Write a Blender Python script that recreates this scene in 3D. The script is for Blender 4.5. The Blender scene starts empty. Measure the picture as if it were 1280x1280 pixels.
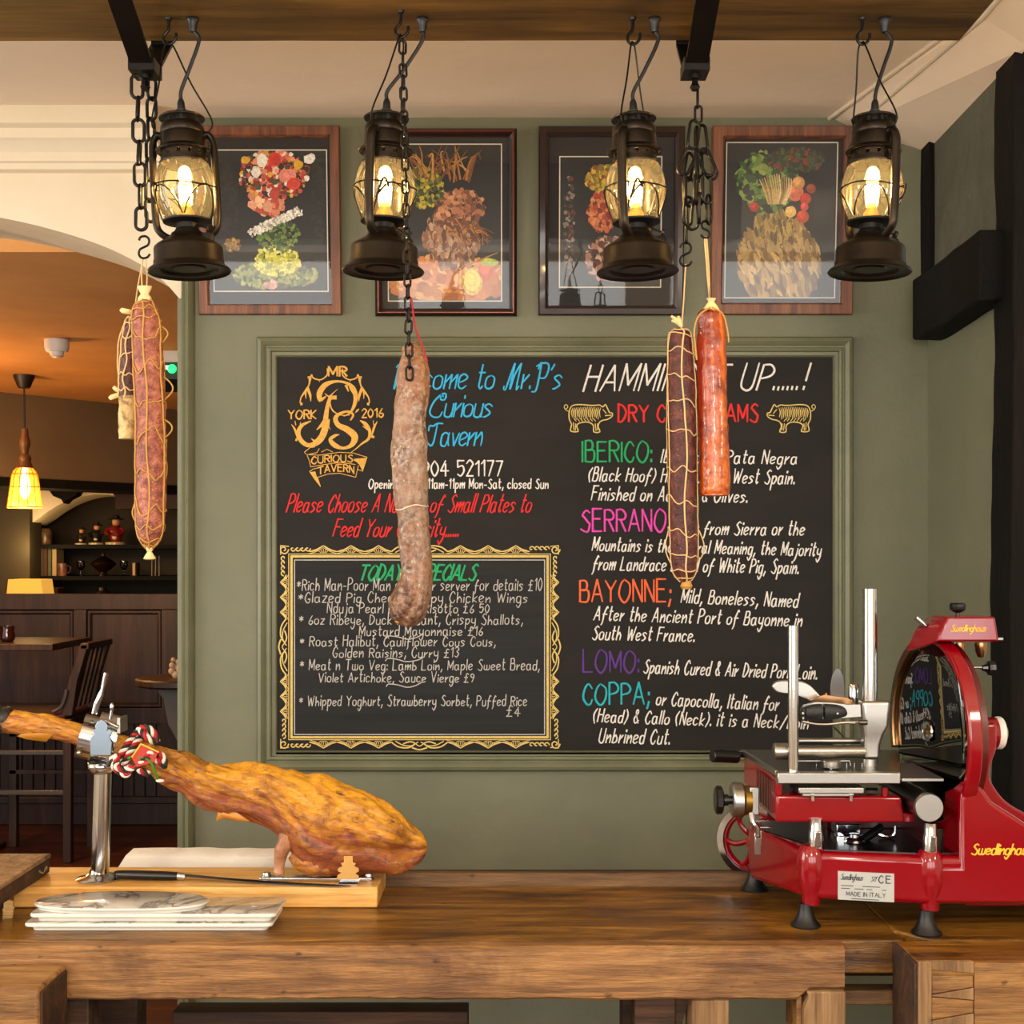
import bpy, bmesh, math, random
from mathutils import Vector, Matrix, noise
import numpy as np
R = math.radians; PI = math.pi
random.seed(7)
SC = bpy.context.scene; COL = SC.collection
F = 1632.0; CZ = 1.58                       # focal length in pixels of the 1280 frame, eye height
# ---------------------------------------------------------------- camera, world, lights, exposure
cd = bpy.data.cameras.new('camera'); cam = bpy.data.objects.new('camera', cd); COL.objects.link(cam)
cam.location = (0, 0, CZ); cam.rotation_euler = (R(90), 0, 0)
cd.sensor_width = 36; cd.sensor_fit = 'HORIZONTAL'; cd.lens = 36*F/1280; cd.shift_y = 60/1280
cd.clip_start = .02; SC.camera = cam
SC.view_settings.view_transform = 'Standard'; SC.view_settings.look = 'None'
SC.view_settings.exposure = -0.08; SC.view_settings.gamma = 1.0; SC.view_settings.use_curve_mapping = False
w = bpy.data.worlds.new('world'); SC.world = w; w.use_nodes = True
w.node_tree.nodes['Background'].inputs[0].default_value = (.86, .92, 1, 1)
w.node_tree.nodes['Background'].inputs[1].default_value = 1.2
def light(name, kind, loc, power, col, size=None, rot=(0,0,0), size_y=None, radius=None):
    l = bpy.data.lights.new(name, kind); l.energy = power; l.color = col
    if kind == 'AREA':
        l.shape = 'RECTANGLE'; l.size = size; l.size_y = size_y or size
    if radius is not None: l.shadow_soft_size = radius
    o = bpy.data.objects.new(name, l); COL.objects.link(o); o.location = loc; o.rotation_euler = rot
    return o
# daylight through the three front windows behind the camera
DAY = (1.0, .97, .92)
for x, p in ((-2.1, 62), (0, 62), (2.1, 55)):
    light('window_daylight', 'AREA', (x, -3.05, 1.80), p, DAY, 1.75, (R(90),0,0), 1.86)
light('added_side_daylight', 'AREA', (-3.24, 1.9, 1.75), 60, DAY, 1.7, (R(90),0,R(-90)), 1.5)  # added daylight from the unseen left side, lifts ceiling and arch wall
# added warm point lights fill the unseen customer side of the bar
WARM = (1.0, .86, .68)
for (x, y, p) in ((-1.7, .7, 50), (.2, .3, 50), (1.9, .8, 44)):
    light('warm_fill_light', 'POINT', (x, y, 2.05), p, WARM, radius=.14)
# the room beyond the arch: unseen warm point lights brighten it
light('snug_fill_light', 'POINT', (-2.9, 5.6, 2.0), 55, (1, .55, .2), radius=.12)
light('snug_fill_light', 'POINT', (-3.9, 7.0, 1.9), 22, (1, .6, .25), radius=.12)

def P(px, py, Y): return Vector(((px-640)/F*Y, Y, CZ-(py-700)/F*Y))
def X(px, Y): return (px-640)/F*Y
def Z(py, Y): return CZ-(py-700)/F*Y
def YT(py, z): return (CZ-z)*F/(py-700)      # depth of the point at height z seen on picture row py
def srgb(h):
    h = h.lstrip('#'); c = [int(h[i:i+2], 16)/255 for i in (0, 2, 4)]
    return tuple((x/12.92 if x <= .04045 else ((x+.055)/1.055)**2.4) for x in c)

# ---------------------------------------------------------------- materials
def newmat(name):
    m = bpy.data.materials.new(name); m.use_nodes = True
    return m, m.node_tree, m.node_tree.nodes['Principled BSDF']
def coords(nt, scale=(1,1,1), rot=(0,0,0)):
    tc = nt.nodes.new('ShaderNodeTexCoord'); mp = nt.nodes.new('ShaderNodeMapping')
    mp.inputs['Scale'].default_value = scale; mp.inputs['Rotation'].default_value = rot
    nt.links.new(tc.outputs['Object'], mp.inputs['Vector']); return mp.outputs['Vector']
def noi(nt, vec, scale, detail=6, rough=.6, dist=0):
    n = nt.nodes.new('ShaderNodeTexNoise'); n.inputs['Scale'].default_value = scale
    n.inputs['Detail'].default_value = detail; n.inputs['Roughness'].default_value = rough
    n.inputs['Distortion'].default_value = dist; nt.links.new(vec, n.inputs['Vector']); return n.outputs['Fac']
def ramp(nt, fac, stops):
    r = nt.nodes.new('ShaderNodeValToRGB'); e = r.color_ramp.elements
    while len(e) < len(stops): e.new(.5)
    for i, (p, c) in enumerate(stops):
        e[i].position = p; e[i].color = (*c, 1) if len(c) == 3 else c
    nt.links.new(fac, r.inputs['Fac']); return r.outputs['Color']
def mixc(nt, a, b, fac, mode='MIX'):
    n = nt.nodes.new('ShaderNodeMix'); n.data_type = 'RGBA'; n.blend_type = mode
    for s, v in ((0, fac), (6, a), (7, b)):
        if isinstance(v, (int, float)): n.inputs[s].default_value = v
        elif isinstance(v, tuple): n.inputs[s].default_value = (*v, 1)
        else: nt.links.new(v, n.inputs[s])
    return n.outputs[2]
def bump(nt, b, h, strength, dist=.01):
    n = nt.nodes.new('ShaderNodeBump'); n.inputs['Strength'].default_value = strength
    n.inputs['Distance'].default_value = dist
    nt.links.new(h, n.inputs['Height']); nt.links.new(n.outputs[0], b.inputs['Normal'])
def mat(name, col, rough=.5, metal=0, col2=None, nscale=8, stretch=(1,1,1), bmp=0, bscale=None, bdist=.004,
        lo=.35, hi=.65, coat=0, spec=None, emit=0, ecol=None, sss=0, detail=6, col3=None):
    m, nt, b = newmat(name)
    c = srgb(col); b.inputs['Roughness'].default_value = rough; b.inputs['Metallic'].default_value = metal
    b.inputs['Base Color'].default_value = (*c, 1)
    if col2 or bmp:
        v = coords(nt, stretch)
        f = noi(nt, v, nscale, detail)
        if col2:
            st = [(lo, c), (hi, srgb(col2))]
            if col3: st = [(lo, c), ((lo+hi)/2, srgb(col3)), (hi, srgb(col2))]
            nt.links.new(ramp(nt, f, st), b.inputs['Base Color'])
        if bmp:
            g = noi(nt, v, bscale or nscale*3, 4); bump(nt, b, g, bmp, bdist)
    if coat: b.inputs['Coat Weight'].default_value = coat; b.inputs['Coat Roughness'].default_value = .06
    if spec is not None: b.inputs['Specular IOR Level'].default_value = spec
    if emit:
        b.inputs['Emission Color'].default_value = (*srgb(ecol or col), 1); b.inputs['Emission Strength'].default_value = emit
    if sss:
        b.inputs['Subsurface Weight'].default_value = sss; b.inputs['Subsurface Radius'].default_value = (.02,.008,.004)
    return m
def wood(name, dark, mid, light_, axis='X', scale=1.0, rough=.5, knots=.0, bmp=.25, coat=0, stain=None, pits=0, spec=None):
    """grain runs along AXIS"""
    m, nt, b = newmat(name)
    st = {'X': (1.2, 14, 14), 'Y': (14, 1.2, 14), 'Z': (14, 14, 1.2)}[axis]
    v = coords(nt, tuple(s*scale for s in st))
    f = noi(nt, v, 1.6, 8, .62, .7)
    c = ramp(nt, f, [(.30, srgb(dark)), (.48, srgb(mid)), (.68, srgb(light_))])
    v2 = coords(nt, tuple(s*scale*k for s, k in zip(st, (.6, .6, .6)))); f2 = noi(nt, v2, 9, 4, .7)
    c = mixc(nt, c, ramp(nt, f2, [(.35, (.55,.5,.45)), (.6, (1,1,1))]), .55, 'MULTIPLY')
    if stain:
        v3 = coords(nt, {'X': (2, 5, 5), 'Y': (5, 2, 5), 'Z': (5, 5, 2)}[axis]); f3 = noi(nt, v3, 1.8, 7, .7, .6)
        c = mixc(nt, c, srgb(stain), ramp(nt, f3, [(.46, (0,0,0)), (.66, (.85,.85,.85))]))
    fs4 = {'X': (2.5, 60, 60), 'Y': (60, 2.5, 60), 'Z': (60, 60, 2.5)}[axis]; f4 = noi(nt, coords(nt, fs4), 3.0, 5, .65, .3)
    c = mixc(nt, c, ramp(nt, f4, [(.32, (.5,.45,.4)), (.5, (1,1,1)), (.7, (1.15,1.12,1.05))]), .6, 'MULTIPLY')
    if pits:
        vo = nt.nodes.new('ShaderNodeTexVoronoi'); vo.inputs['Scale'].default_value = 15
        nt.links.new(coords(nt, {'X': (1.2, 2, 2), 'Y': (2, 1.2, 2), 'Z': (2, 2, 1.2)}[axis]), vo.inputs['Vector'])
        fp = noi(nt, coords(nt), 38, 4, .7); ad = nt.nodes.new('ShaderNodeMath'); ad.operation = 'MULTIPLY_ADD'; ad.inputs[1].default_value = .55
        nt.links.new(fp, ad.inputs[0]); nt.links.new(vo.outputs['Distance'], ad.inputs[2])
        pm_ = ramp(nt, ad.outputs[0], [(.30, (.22,.17,.12)), (.40, (1,1,1))]); c = mixc(nt, c, pm_, pits, 'MULTIPLY')
    nt.links.new(c, b.inputs['Base Color']); b.inputs['Roughness'].default_value = rough
    if spec is not None: b.inputs['Specular IOR Level'].default_value = spec
    if coat: b.inputs['Coat Weight'].default_value = coat; b.inputs['Coat Roughness'].default_value = .25
    bump(nt, b, f2, bmp, .004)
    return m
def glass(name, tint, rough=.02, scatter=0):
    m, nt, b = newmat(name); nt.nodes.remove(b)
    t = nt.nodes.new('ShaderNodeBsdfTransparent'); t.inputs[0].default_value = (*tint, 1)
    g = nt.nodes.new('ShaderNodeBsdfGlossy'); g.inputs['Roughness'].default_value = rough
    lw = nt.nodes.new('ShaderNodeFresnel'); lw.inputs[0].default_value = 1.5
    if scatter:
        d = nt.nodes.new('ShaderNodeBsdfTranslucent'); d.inputs[0].default_value = (*tint, 1); m0 = nt.nodes.new('ShaderNodeMixShader'); m0.inputs[0].default_value = scatter
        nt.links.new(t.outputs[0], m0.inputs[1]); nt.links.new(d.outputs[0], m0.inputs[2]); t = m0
    mx = nt.nodes.new('ShaderNodeMixShader'); nt.links.new(lw.outputs[0], mx.inputs[0])
    nt.links.new(t.outputs[0], mx.inputs[1]); nt.links.new(g.outputs[0], mx.inputs[2])
    nt.links.new(mx.outputs[0], nt.nodes['Material Output'].inputs[0]); return m
def vcol(name, rough=.45):
    m, nt, b = newmat(name); a = nt.nodes.new('ShaderNodeAttribute'); a.attribute_name = 'Col'
    f = noi(nt, coords(nt), 160, 3)
    nt.links.new(mixc(nt, a.outputs['Color'], ramp(nt, f, [(.35, (.62,.62,.62)), (.62, (1,1,1))]), .8, 'MULTIPLY'), b.inputs['Base Color'])
    b.inputs['Roughness'].default_value = rough; return m

G = {}
G['green_wall'] = mat('green_paint', '#656853', .62, col2='#73755f', nscale=2.2, bmp=.35, bscale=9, bdist=.012, lo=.3, hi=.7)
G['green_trim'] = mat('green_gloss_paint', '#63664e', .42, col2='#73755b', nscale=5, bmp=.12, bscale=40)
G['green_shade'] = mat('shaded_green_wall', '#4a4b3c', .8, col2='#56564a', nscale=4, bmp=.8, bscale=10, bdist=.02)  # green wall with its shade put into the colour
G['cream'] = mat('cream_plaster', '#d9cbb0', .75, col2='#e2d6bd', nscale=1.5, bmp=.3, bscale=6, bdist=.01)
G['ceiling'] = mat('beige_ceiling_paint', '#ead7c0', .85, col2='#f0dfc9', nscale=1.6, bmp=.35, bscale=5, bdist=.01)
G['snug_ceiling'] = mat('ochre_ceiling_paint', '#c98a4a', .8, col2='#d89a58', nscale=2, bmp=.2, bscale=4)
G['snug_wall'] = mat('taupe_wall_paint', '#5d4c36', .8, col2='#675540', nscale=2)
G['snug_dark'] = mat('dark_alcove_paint', '#3d3627', .8)
G['black_wood'] = wood('black_stained_timber', '#030202', '#080504', '#110a06', 'Z', 1.0, .75, bmp=.8, spec=.2)
G['black_wood_y'] = wood('black_timber_rail', '#030202', '#060403', '#0c0705', 'Y', 1.0, .8, bmp=.8, spec=.2)
G['beam'] = wood('brown_oak_beam', '#3c290d', '#5c4216', '#785a26', 'X', .8, .5, bmp=.25)
G['bench_top'] = wood('worn_oak_top', '#4a2e0a', '#84581a', '#a8782c', 'X', 1.3, .34, bmp=.5, stain='#2c1a06', pits=.8)
G['bench_front'] = wood('worn_oak_edge', '#4c3018', '#946838', '#b88a54', 'X', 1.5, .55, bmp=.7, stain='#5c3a1c', pits=.9)
G['bench_block'] = wood('worn_oak_block', '#6a4520', '#986c38', '#b48a50', 'X', 1.5, .6, bmp=.7, stain='#5a3a20', pits=.8)
G['bench_rail'] = wood('greyed_oak_rail', '#3a2814', '#6a4c2a', '#86643c', 'X', 1.3, .65, bmp=.6, pits=.6)
G['bench_grey'] = wood('greyed_oak', '#5a4128', '#8b6a44', '#a4845c', 'Z', 1.2, .7, bmp=.5, pits=.6)
G['bench_dark'] = wood('dark_bench_timber', '#24150a', '#3c2512', '#5a3a1e', 'X', 1.1, .7, bmp=.5)
G['pine'] = wood('honey_pine', '#cf9040', '#e0aa58', '#ecbe74', 'X', .7, .42, bmp=.06)
G['frame_red'] = wood('red_brown_frame_wood', '#40200f', '#6f3d20', '#8a5430', 'Z', 1.5, .45, bmp=.2)
G['frame_dark'] = mat('dark_brown_lacquer', '#21100c', .28, coat=.5)
G['frame_copper'] = mat('copper_brown_lacquer', '#6a2d18', .3, metal=.3)
G['mat_black'] = mat('black_mount_card', '#161517', .8)
G['mat_grey'] = mat('charcoal_mount_card', '#242326', .8)
G['cream_line'] = mat('cream_bevel_line', '#d8cfc0', .7)
G['board'] = mat('blackboard_paint', '#171513', .7, col2='#1f1c1a', spec=.3, nscale=3, stretch=(1,1,3), bmp=.1, bscale=60)
G['board_grey'] = mat('blackboard_panel_paint', '#151617', .7, col2='#222324', spec=.3, nscale=3, stretch=(.5,1,9))
G['iron'] = mat('black_iron', '#131110', .38, .6, bmp=.15, bscale=60)
G['lamp_metal'] = mat('bronzed_dark_metal', '#332b21', .36, .8, col2='#262019', nscale=20)
G['lamp_dark'] = mat('matt_dark_metal', '#14110e', .5, .5)
G['brass'] = mat('dull_brass', '#8a6a28', .35, .9)
G['wire'] = mat('dark_wire', '#1e1a16', .35, .8)
G['rubber'] = mat('black_rubber_cable', '#0b0b0c', .45)
G['lamp_glass'] = glass('amber_tinted_glass', (.97, .88, .62), scatter=.013)  # slight translucent share added so the globe glows around its bulb
G['bulb_glass'] = glass('clear_bulb_glass', (1, .95, .85))
G['filament'] = mat('glowing_filament', '#ffd890', .5, emit=40, ecol='#ffc873')
G['pane'] = glass('picture_glass', (.97,.97,.96))
G['chrome'] = mat('polished_steel', '#c8ccd0', .12, 1)
G['steel'] = mat('brushed_aluminium', '#b0aea8', .32, 1, bmp=.03, bscale=200)
G['steel_dark'] = mat('dark_satin_steel', '#6c6860', .3, 1)
G['bronze'] = mat('warm_polished_rim', '#a98058', .22, 1)
G['blade'] = mat('mirror_steel_blade', '#8a8c8d', .025, 1)
G['red'] = mat('red_enamel', '#840211', .13, coat=.4, spec=.5)
G['red_dark'] = mat('deep_red_enamel', '#500408', .3, coat=.5)
G['black_plastic'] = mat('black_plastic', '#0c0c0d', .28)
G['grip'] = mat('grained_black_grip', '#1c1f20', .5, bmp=.3, bscale=300)
G['gold'] = mat('gold_leaf_paint', '#f0b828', .45, emit=0)
G['plate'] = mat('silver_label_plate', '#b8bab4', .4, .5)
G['ink'] = mat('grey_print', '#3a3d40', .6)
G['marble'] = None
G['white_paper'] = mat('white_paper', '#e6dccb', .7, bmp=.3, bscale=25, bdist=.01)
G['twine'] = mat('cream_twine', '#d6b57e', .8, bmp=.4, bscale=400)
G['twine_y'] = mat('yellow_waxed_twine', '#b88a40', .6, bmp=.3, bscale=400)
G['white_plastic'] = mat('white_plastic', '#e8e2da', .4)
G['rope_red'] = mat('red_cord', '#a3101c', .7); G['rope_white'] = mat('white_cord', '#e2d6c8', .7); G['rope_green'] = mat('dark_green_cord', '#141c12', .7)
def marble(name):
    m, nt, b = newmat(name); v = coords(nt, (1,1.4,1)); f = noi(nt, v, 3.2, 6, .55, 1.6)
    c = ramp(nt, f, [(.38, srgb('#c9c4b8')), (.475, srgb('#b5b0a6')), (.503, srgb('#6f6c67')), (.53, srgb('#b9b4aa')), (.8, srgb('#d6d0c4'))])
    nt.links.new(c, b.inputs['Base Color']); b.inputs['Roughness'].default_value = .12; return m
G['marble'] = marble('veined_marble')
G['platter_edge'] = mat('white_glazed_rim', '#dcdcd2', .2)
def meat(name, stops, nscale, bmp, rough, bscale=60, vor=None, dist=.006, coat=.0, warm=None):
    m, nt, b = newmat(name); v = coords(nt)
    f = noi(nt, v, nscale, 7, .65, .5); c = ramp(nt, f, [(p, srgb(h)) for p, h in stops])
    if vor:
        vs, vc = vor; n = nt.nodes.new('ShaderNodeTexVoronoi'); n.inputs['Scale'].default_value = vs
        nt.links.new(v, n.inputs['Vector'])
        f2 = noi(nt, v, vs*.9, 3); s = nt.nodes.new('ShaderNodeMath'); s.operation = 'ADD'
        nt.links.new(n.outputs['Distance'], s.inputs[0]); nt.links.new(f2, s.inputs[1])
        c = mixc(nt, srgb(vc), c, ramp(nt, s.outputs[0], [(.48, (0,0,0)), (.62, (1,1,1))]))
    nt.links.new(c, b.inputs['Base Color']); b.inputs['Roughness'].default_value = rough
    bump(nt, b, noi(nt, v, bscale, 5), bmp, dist)
    b.inputs['Coat Weight'].default_value = coat; b.inputs['Coat Roughness'].default_value = .2
    return m
G['salami'] = meat('salami_skin', [(.32,'#5e2a1e'),(.5,'#96503c'),(.66,'#b87458')], 70, .8, .42, 110, (210, '#d8b090'))
G['chorizo'] = meat('dark_red_sausage_skin', [(.32,'#240a0a'),(.5,'#4c1c18'),(.68,'#74382a')], 55, .8, .38, 110, (170, '#a87048'))
G['fuet'] = meat('mould_dusted_casing', [(.30,'#45260f'),(.42,'#7a4c2a'),(.52,'#8d7260'),(.60,'#7c5434'),(.72,'#a88a6c')], 42, 1.0, .55, 70, None)
G['fuet_end'] = meat('dark_mottled_casing', [(.3,'#3f240e'),(.5,'#754a1e'),(.7,'#a8753a')], 38, .9, .5, 60, None)
G['lomo'] = meat('amber_glossy_casing', [(.34,'#4a0a05'),(.46,'#982c06'),(.58,'#c8540a'),(.72,'#e08420')], 20, .5, .2, 30, None, coat=.8)
G['birch'] = meat('pale_cork_casing', [(.4,'#6e5230'),(.52,'#c0a268'),(.7,'#d8c08a')], 35, .5, .7, 80)
G['husk'] = mat('pale_dry_husk', '#e0c88e', .7, bmp=.4, bscale=80)
G['bone'] = meat('pink_bone_end', [(.3,'#7c4c30'),(.52,'#a87452'),(.75,'#c49a74')], 30, .5, .4, 60)
def chalk(name, h):
    m, nt, b = newmat(name); f = noi(nt, coords(nt), 260, 3)
    c = srgb(h); nt.links.new(ramp(nt, f, [(.3, tuple(x*.72 for x in c)), (.6, c)]), b.inputs['Base Color'])
    b.inputs['Roughness'].default_value = .85; return m
for k, h in (('blue','#35b4e8'),('white','#e9e6e0'),('red','#dc2a2c'),('cgreen','#1fa866'),('grey','#bdbab4'),
             ('magenta','#e548b8'),('orange','#f06a3c'),('purple','#5e3490'),('cyan','#20b4c4'),('cgold','#e0ac50'),('pale_gold','#dcc274')):
    G['c_'+k] = chalk(k.replace('cgreen','green').replace('cgold','gold')+'_chalk', h)

# ---------------------------------------------------------------- mesh building
class MB:
    def __init__(s): s.v = []; s.f = []; s.c = []; s.m = []; s.cur = None; s.mi = 0; s.nr = 0; s.lift = Vector((0, -3e-6, 0))
    def add(s, vs, fs, col=None, mi=None):
        b = len(s.v); s.v += [Vector(v) for v in vs]
        for f in fs:
            s.f.append([b+i for i in f]); s.c.append(col or s.cur or (1,1,1)); s.m.append(s.mi if mi is None else mi)
        return b
    def box(s, a, b, col=None):
        (x0,y0,z0), (x1,y1,z1) = a, b
        vs = [(x0,y0,z0),(x1,y0,z0),(x1,y1,z0),(x0,y1,z0),(x0,y0,z1),(x1,y0,z1),(x1,y1,z1),(x0,y1,z1)]
        s.add(vs, [(0,3,2,1),(4,5,6,7),(0,1,5,4),(1,2,6,5),(2,3,7,6),(3,0,4,7)], col); return s
    def rbox(s, c, size, rot=Matrix.Identity(3), col=None):
        h = [x/2 for x in size]; c = Vector(c)
        vs = [c + rot @ Vector((sx*h[0], sy*h[1], sz*h[2])) for sz in (-1,1) for sx, sy in ((-1,-1),(1,-1),(1,1),(-1,1))]
        s.add(vs, [(0,3,2,1),(4,5,6,7),(0,1,5,4),(1,2,6,5),(2,3,7,6),(3,0,4,7)], col); return s
    def hexa(s, pts, col=None):
        s.add(pts, [(0,3,2,1),(4,5,6,7),(0,1,5,4),(1,2,6,5),(2,3,7,6),(3,0,4,7)], col); return s
    def tube(s, pts, r, n=8, closed=False, cap=True, flat=1.0, up=None, col=None):
        pts = [Vector(p) for p in pts]; N = len(pts)
        rs = r if hasattr(r, '__len__') else [r]*N
        base = len(s.v); prev = None; vs = []
        for i, p in enumerate(pts):
            if closed: t = pts[(i+1) % N]-pts[i-1]
            else: t = pts[min(i+1, N-1)]-pts[max(i-1, 0)]
            if t.length < 1e-9: t = Vector((0,0,1))
            t.normalize()
            if prev is None:
                a = Vector(up) if up else (Vector((0,0,1)) if abs(t.z) < .9 else Vector((1,0,0)))
                u = (a - t*a.dot(t)).normalized()
            else:
                u = prev - t*prev.dot(t)
                u = u.normalized() if u.length > 1e-6 else prev
            prev = u; w_ = t.cross(u)
            for k in range(n):
                a = 2*PI*k/n; vs.append(p + (u*math.cos(a) + w_*math.sin(a)*flat)*rs[i])
        fs = []
        for i in range(N if closed else N-1):
            j = (i+1) % N
            for k in range(n):
                l = (k+1) % n; fs.append((i*n+k, i*n+l, j*n+l, j*n+k))
        if cap and not closed:
            fs.append(tuple(range(n-1, -1, -1))); fs.append(tuple((N-1)*n+k for k in range(n)))
        s.add(vs, fs, col); return s
    def cyl(s, p0, p1, r0, r1=None, n=20, col=None):
        return s.tube([p0, p1], [r0, r0 if r1 is None else r1], n, col=col)
    def lathe(s, prof, c=(0,0,0), n=28, rot=None, col=None, sx=1, sy=1):
        """prof: (radius, height) pairs; radius 0 closes the end"""
        c = Vector(c); rot = rot or Matrix.Identity(3); vs = []; rings = []
        for r, z in prof:
            if r < 1e-6: rings.append([len(vs)]); vs.append(c + rot @ Vector((0,0,z)))
            else:
                rings.append(list(range(len(vs), len(vs)+n)))
                for k in range(n):
                    a = 2*PI*k/n; vs.append(c + rot @ Vector((r*math.cos(a)*sx, r*math.sin(a)*sy, z)))
        fs = []
        for a, b in zip(rings, rings[1:]):
            if len(a) == 1 and len(b) == 1: continue
            for k in range(n):
                l = (k+1) % n
                if len(a) == 1: fs.append((a[0], b[k], b[l]))
                elif len(b) == 1: fs.append((a[k], b[0], a[l]))
                else: fs.append((a[k], a[l], b[l], b[k]))
        s.add(vs, fs, col); return s
    def ball(s, c, r, n=14, m=9, sc=(1,1,1), col=None):
        prof = [(r*math.sin(PI*i/m) if 0 < i < m else 0, -r*math.cos(PI*i/m)*sc[2]) for i in range(m+1)]
        return s.lathe(prof, c, n, sx=sc[0], sy=sc[1], col=col)
    def prism(s, pts, a, b, plane='XZ', col=None):
        """2-D outline extruded between a and b along the missing axis"""
        n = len(pts)
        def q(p, t): return {'XZ': (p[0], t, p[1]), 'XY': (p[0], p[1], t), 'YZ': (t, p[0], p[1])}[plane]
        vs = [q(p, a) for p in pts] + [q(p, b) for p in pts]
        s.add(vs, [tuple(range(n)), tuple(range(2*n-1, n-1, -1))] + [(i, n+i, n+(i+1) % n, (i+1) % n) for i in range(n)], col)
        return s
    def ribbon(s, pts, w, fn, col=None):
        """flat stroke through 2-D points (picture pixels), fn maps them onto the surface"""
        N = len(pts); ws = w if hasattr(w, '__len__') else [w]*N
        for i in range(1, N-1):                 # a sharp turn starts a new stroke
            ax_, ay_ = pts[i][0]-pts[i-1][0], pts[i][1]-pts[i-1][1]; bx_, by_ = pts[i+1][0]-pts[i][0], pts[i+1][1]-pts[i][1]
            d = math.hypot(ax_, ay_)*math.hypot(bx_, by_)
            if d > 0 and (ax_*bx_+ay_*by_)/d < .55:
                s.ribbon(pts[:i+1], ws[:i+1], fn, col); return s.ribbon(pts[i:], ws[i:], fn, col)
        if N < 2: return s
        L = []; Rr = []
        for i in range(N):
            a = pts[max(i-1, 0)]; b = pts[min(i+1, N-1)]
            dx, dy = b[0]-a[0], b[1]-a[1]; l = math.hypot(dx, dy) or 1; dx /= l; dy /= l
            k = ws[i]/2; x, y = pts[i]
            if i == 0: x -= dx*k*.6; y -= dy*k*.6
            if i == N-1: x += dx*k*.6; y += dy*k*.6
            L.append(fn(x-dy*k, y+dx*k)+s.lift*s.nr); Rr.append(fn(x+dy*k, y-dx*k)+s.lift*s.nr)
        s.nr += 1
        s.add(L+Rr, [(i, i+1, N+i+1, N+i) for i in range(N-1)], col); return s
ORG = {}
def obj(name, mb, m, parent=None, smooth=35, bevel=0, segs=2, loc=None, label=None, cat=None, group=None, kind=None, sub=0, thick=0):
    me = bpy.data.meshes.new(name)
    if parent is not None: org = ORG[parent]
    elif loc is not None: org = Vector(loc)
    else:
        xs = [v.x for v in mb.v]; ys = [v.y for v in mb.v]; zs = [v.z for v in mb.v]
        org = Vector(((min(xs)+max(xs))/2, (min(ys)+max(ys))/2, min(zs)))
    me.from_pydata([v-org for v in mb.v], [], mb.f)
    ms = m if isinstance(m, (list, tuple)) else [m]
    for x in ms: me.materials.append(G[x] if isinstance(x, str) else x)
    if len(ms) > 1: me.polygons.foreach_set('material_index', mb.m)
    if any(c != (1,1,1) for c in mb.c):
        at = me.color_attributes.new('Col', 'FLOAT_COLOR', 'CORNER'); d = []
        for f, c in zip(mb.f, mb.c): d += [c[0], c[1], c[2], 1.0]*len(f)
        at.data.foreach_set('color', d)
    bm = bmesh.new(); bm.from_mesh(me); bmesh.ops.recalc_face_normals(bm, faces=bm.faces); bm.to_mesh(me); bm.free()
    if smooth:
        me.shade_smooth(); me.set_sharp_from_angle(angle=R(smooth))
    o = bpy.data.objects.new(name, me); COL.objects.link(o)
    if parent is not None: o.parent = parent; ORG[o] = org
    else: o.location = org; ORG[o] = org
    if thick:
        md = o.modifiers.new('solid', 'SOLIDIFY'); md.thickness = thick; md.offset = 0
    if bevel:
        md = o.modifiers.new('bevel', 'BEVEL'); md.width = bevel; md.segments = segs; md.limit_method = 'ANGLE'; md.angle_limit = R(40)
    if sub:
        md = o.modifiers.new('sub', 'SUBSURF'); md.levels = md.render_levels = sub
    tag(o, label, cat, group, kind); return o
def tag(o, label=None, cat=None, group=None, kind=None):
    if label: o['label'] = label
    if cat: o['category'] = cat
    if group: o['group'] = group
    if kind: o['kind'] = kind
    return o
def thing(name, loc, label, cat, group=None):
    o = bpy.data.objects.new(name, None); o.empty_display_size = .05; COL.objects.link(o)
    o.location = loc; ORG[o] = Vector(loc); return tag(o, label, cat, group)
def struct(name, mb, m, **k): k.setdefault('kind', 'structure'); return obj(name, mb, m, **k)
def copy_tree(o, parent=None):
    c = o.copy(); COL.objects.link(c); c.parent = parent; ORG[c] = ORG.get(o, Vector())
    for ch in [x for x in bpy.data.objects if x.parent is o]: copy_tree(ch, c)
    return c
def cr(pts, n=6, closed=False):
    """Catmull-Rom through points (tuples of any size)"""
    P_ = [tuple(p) for p in pts]; N = len(P_); out = []
    if N < 3 and not closed: return P_
    rng = range(N if closed else N-1)
    for i in rng:
        g = (lambda k: P_[k % N]) if closed else (lambda k: P_[max(0, min(N-1, k))])
        a, b, c, d = g(i-1), g(i), g(i+1), g(i+2)
        for k in range(n):
            t = k/n
            out.append(tuple(.5*((2*q)+(-p+r)*t+(2*p-5*q+4*r-s)*t*t+(-p+3*q-3*r+s)*t**3) for p, q, r, s in zip(a, b, c, d)))
    if not closed: out.append(P_[-1])
    return out
def mitre(mb, x0, x1, z0, z1, prof, Yw, col=None):
    """picture-frame moulding: prof = (inset, projection) pairs swept round a rectangle on the wall plane Yw"""
    cs = [(x0,z0,1,1),(x1,z0,-1,1),(x1,z1,-1,-1),(x0,z1,1,-1)]; n = len(prof); vs = []
    for (x, z, sx, sz) in cs:
        for (i, d) in prof: vs.append((x+sx*i, Yw-d, z+sz*i))
    fs = []
    for c in range(4):
        d = (c+1) % 4
        for k in range(n-1): fs.append((c*n+k, d*n+k, d*n+k+1, c*n+k+1))
    mb.add(vs, fs, col); return mb
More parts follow.
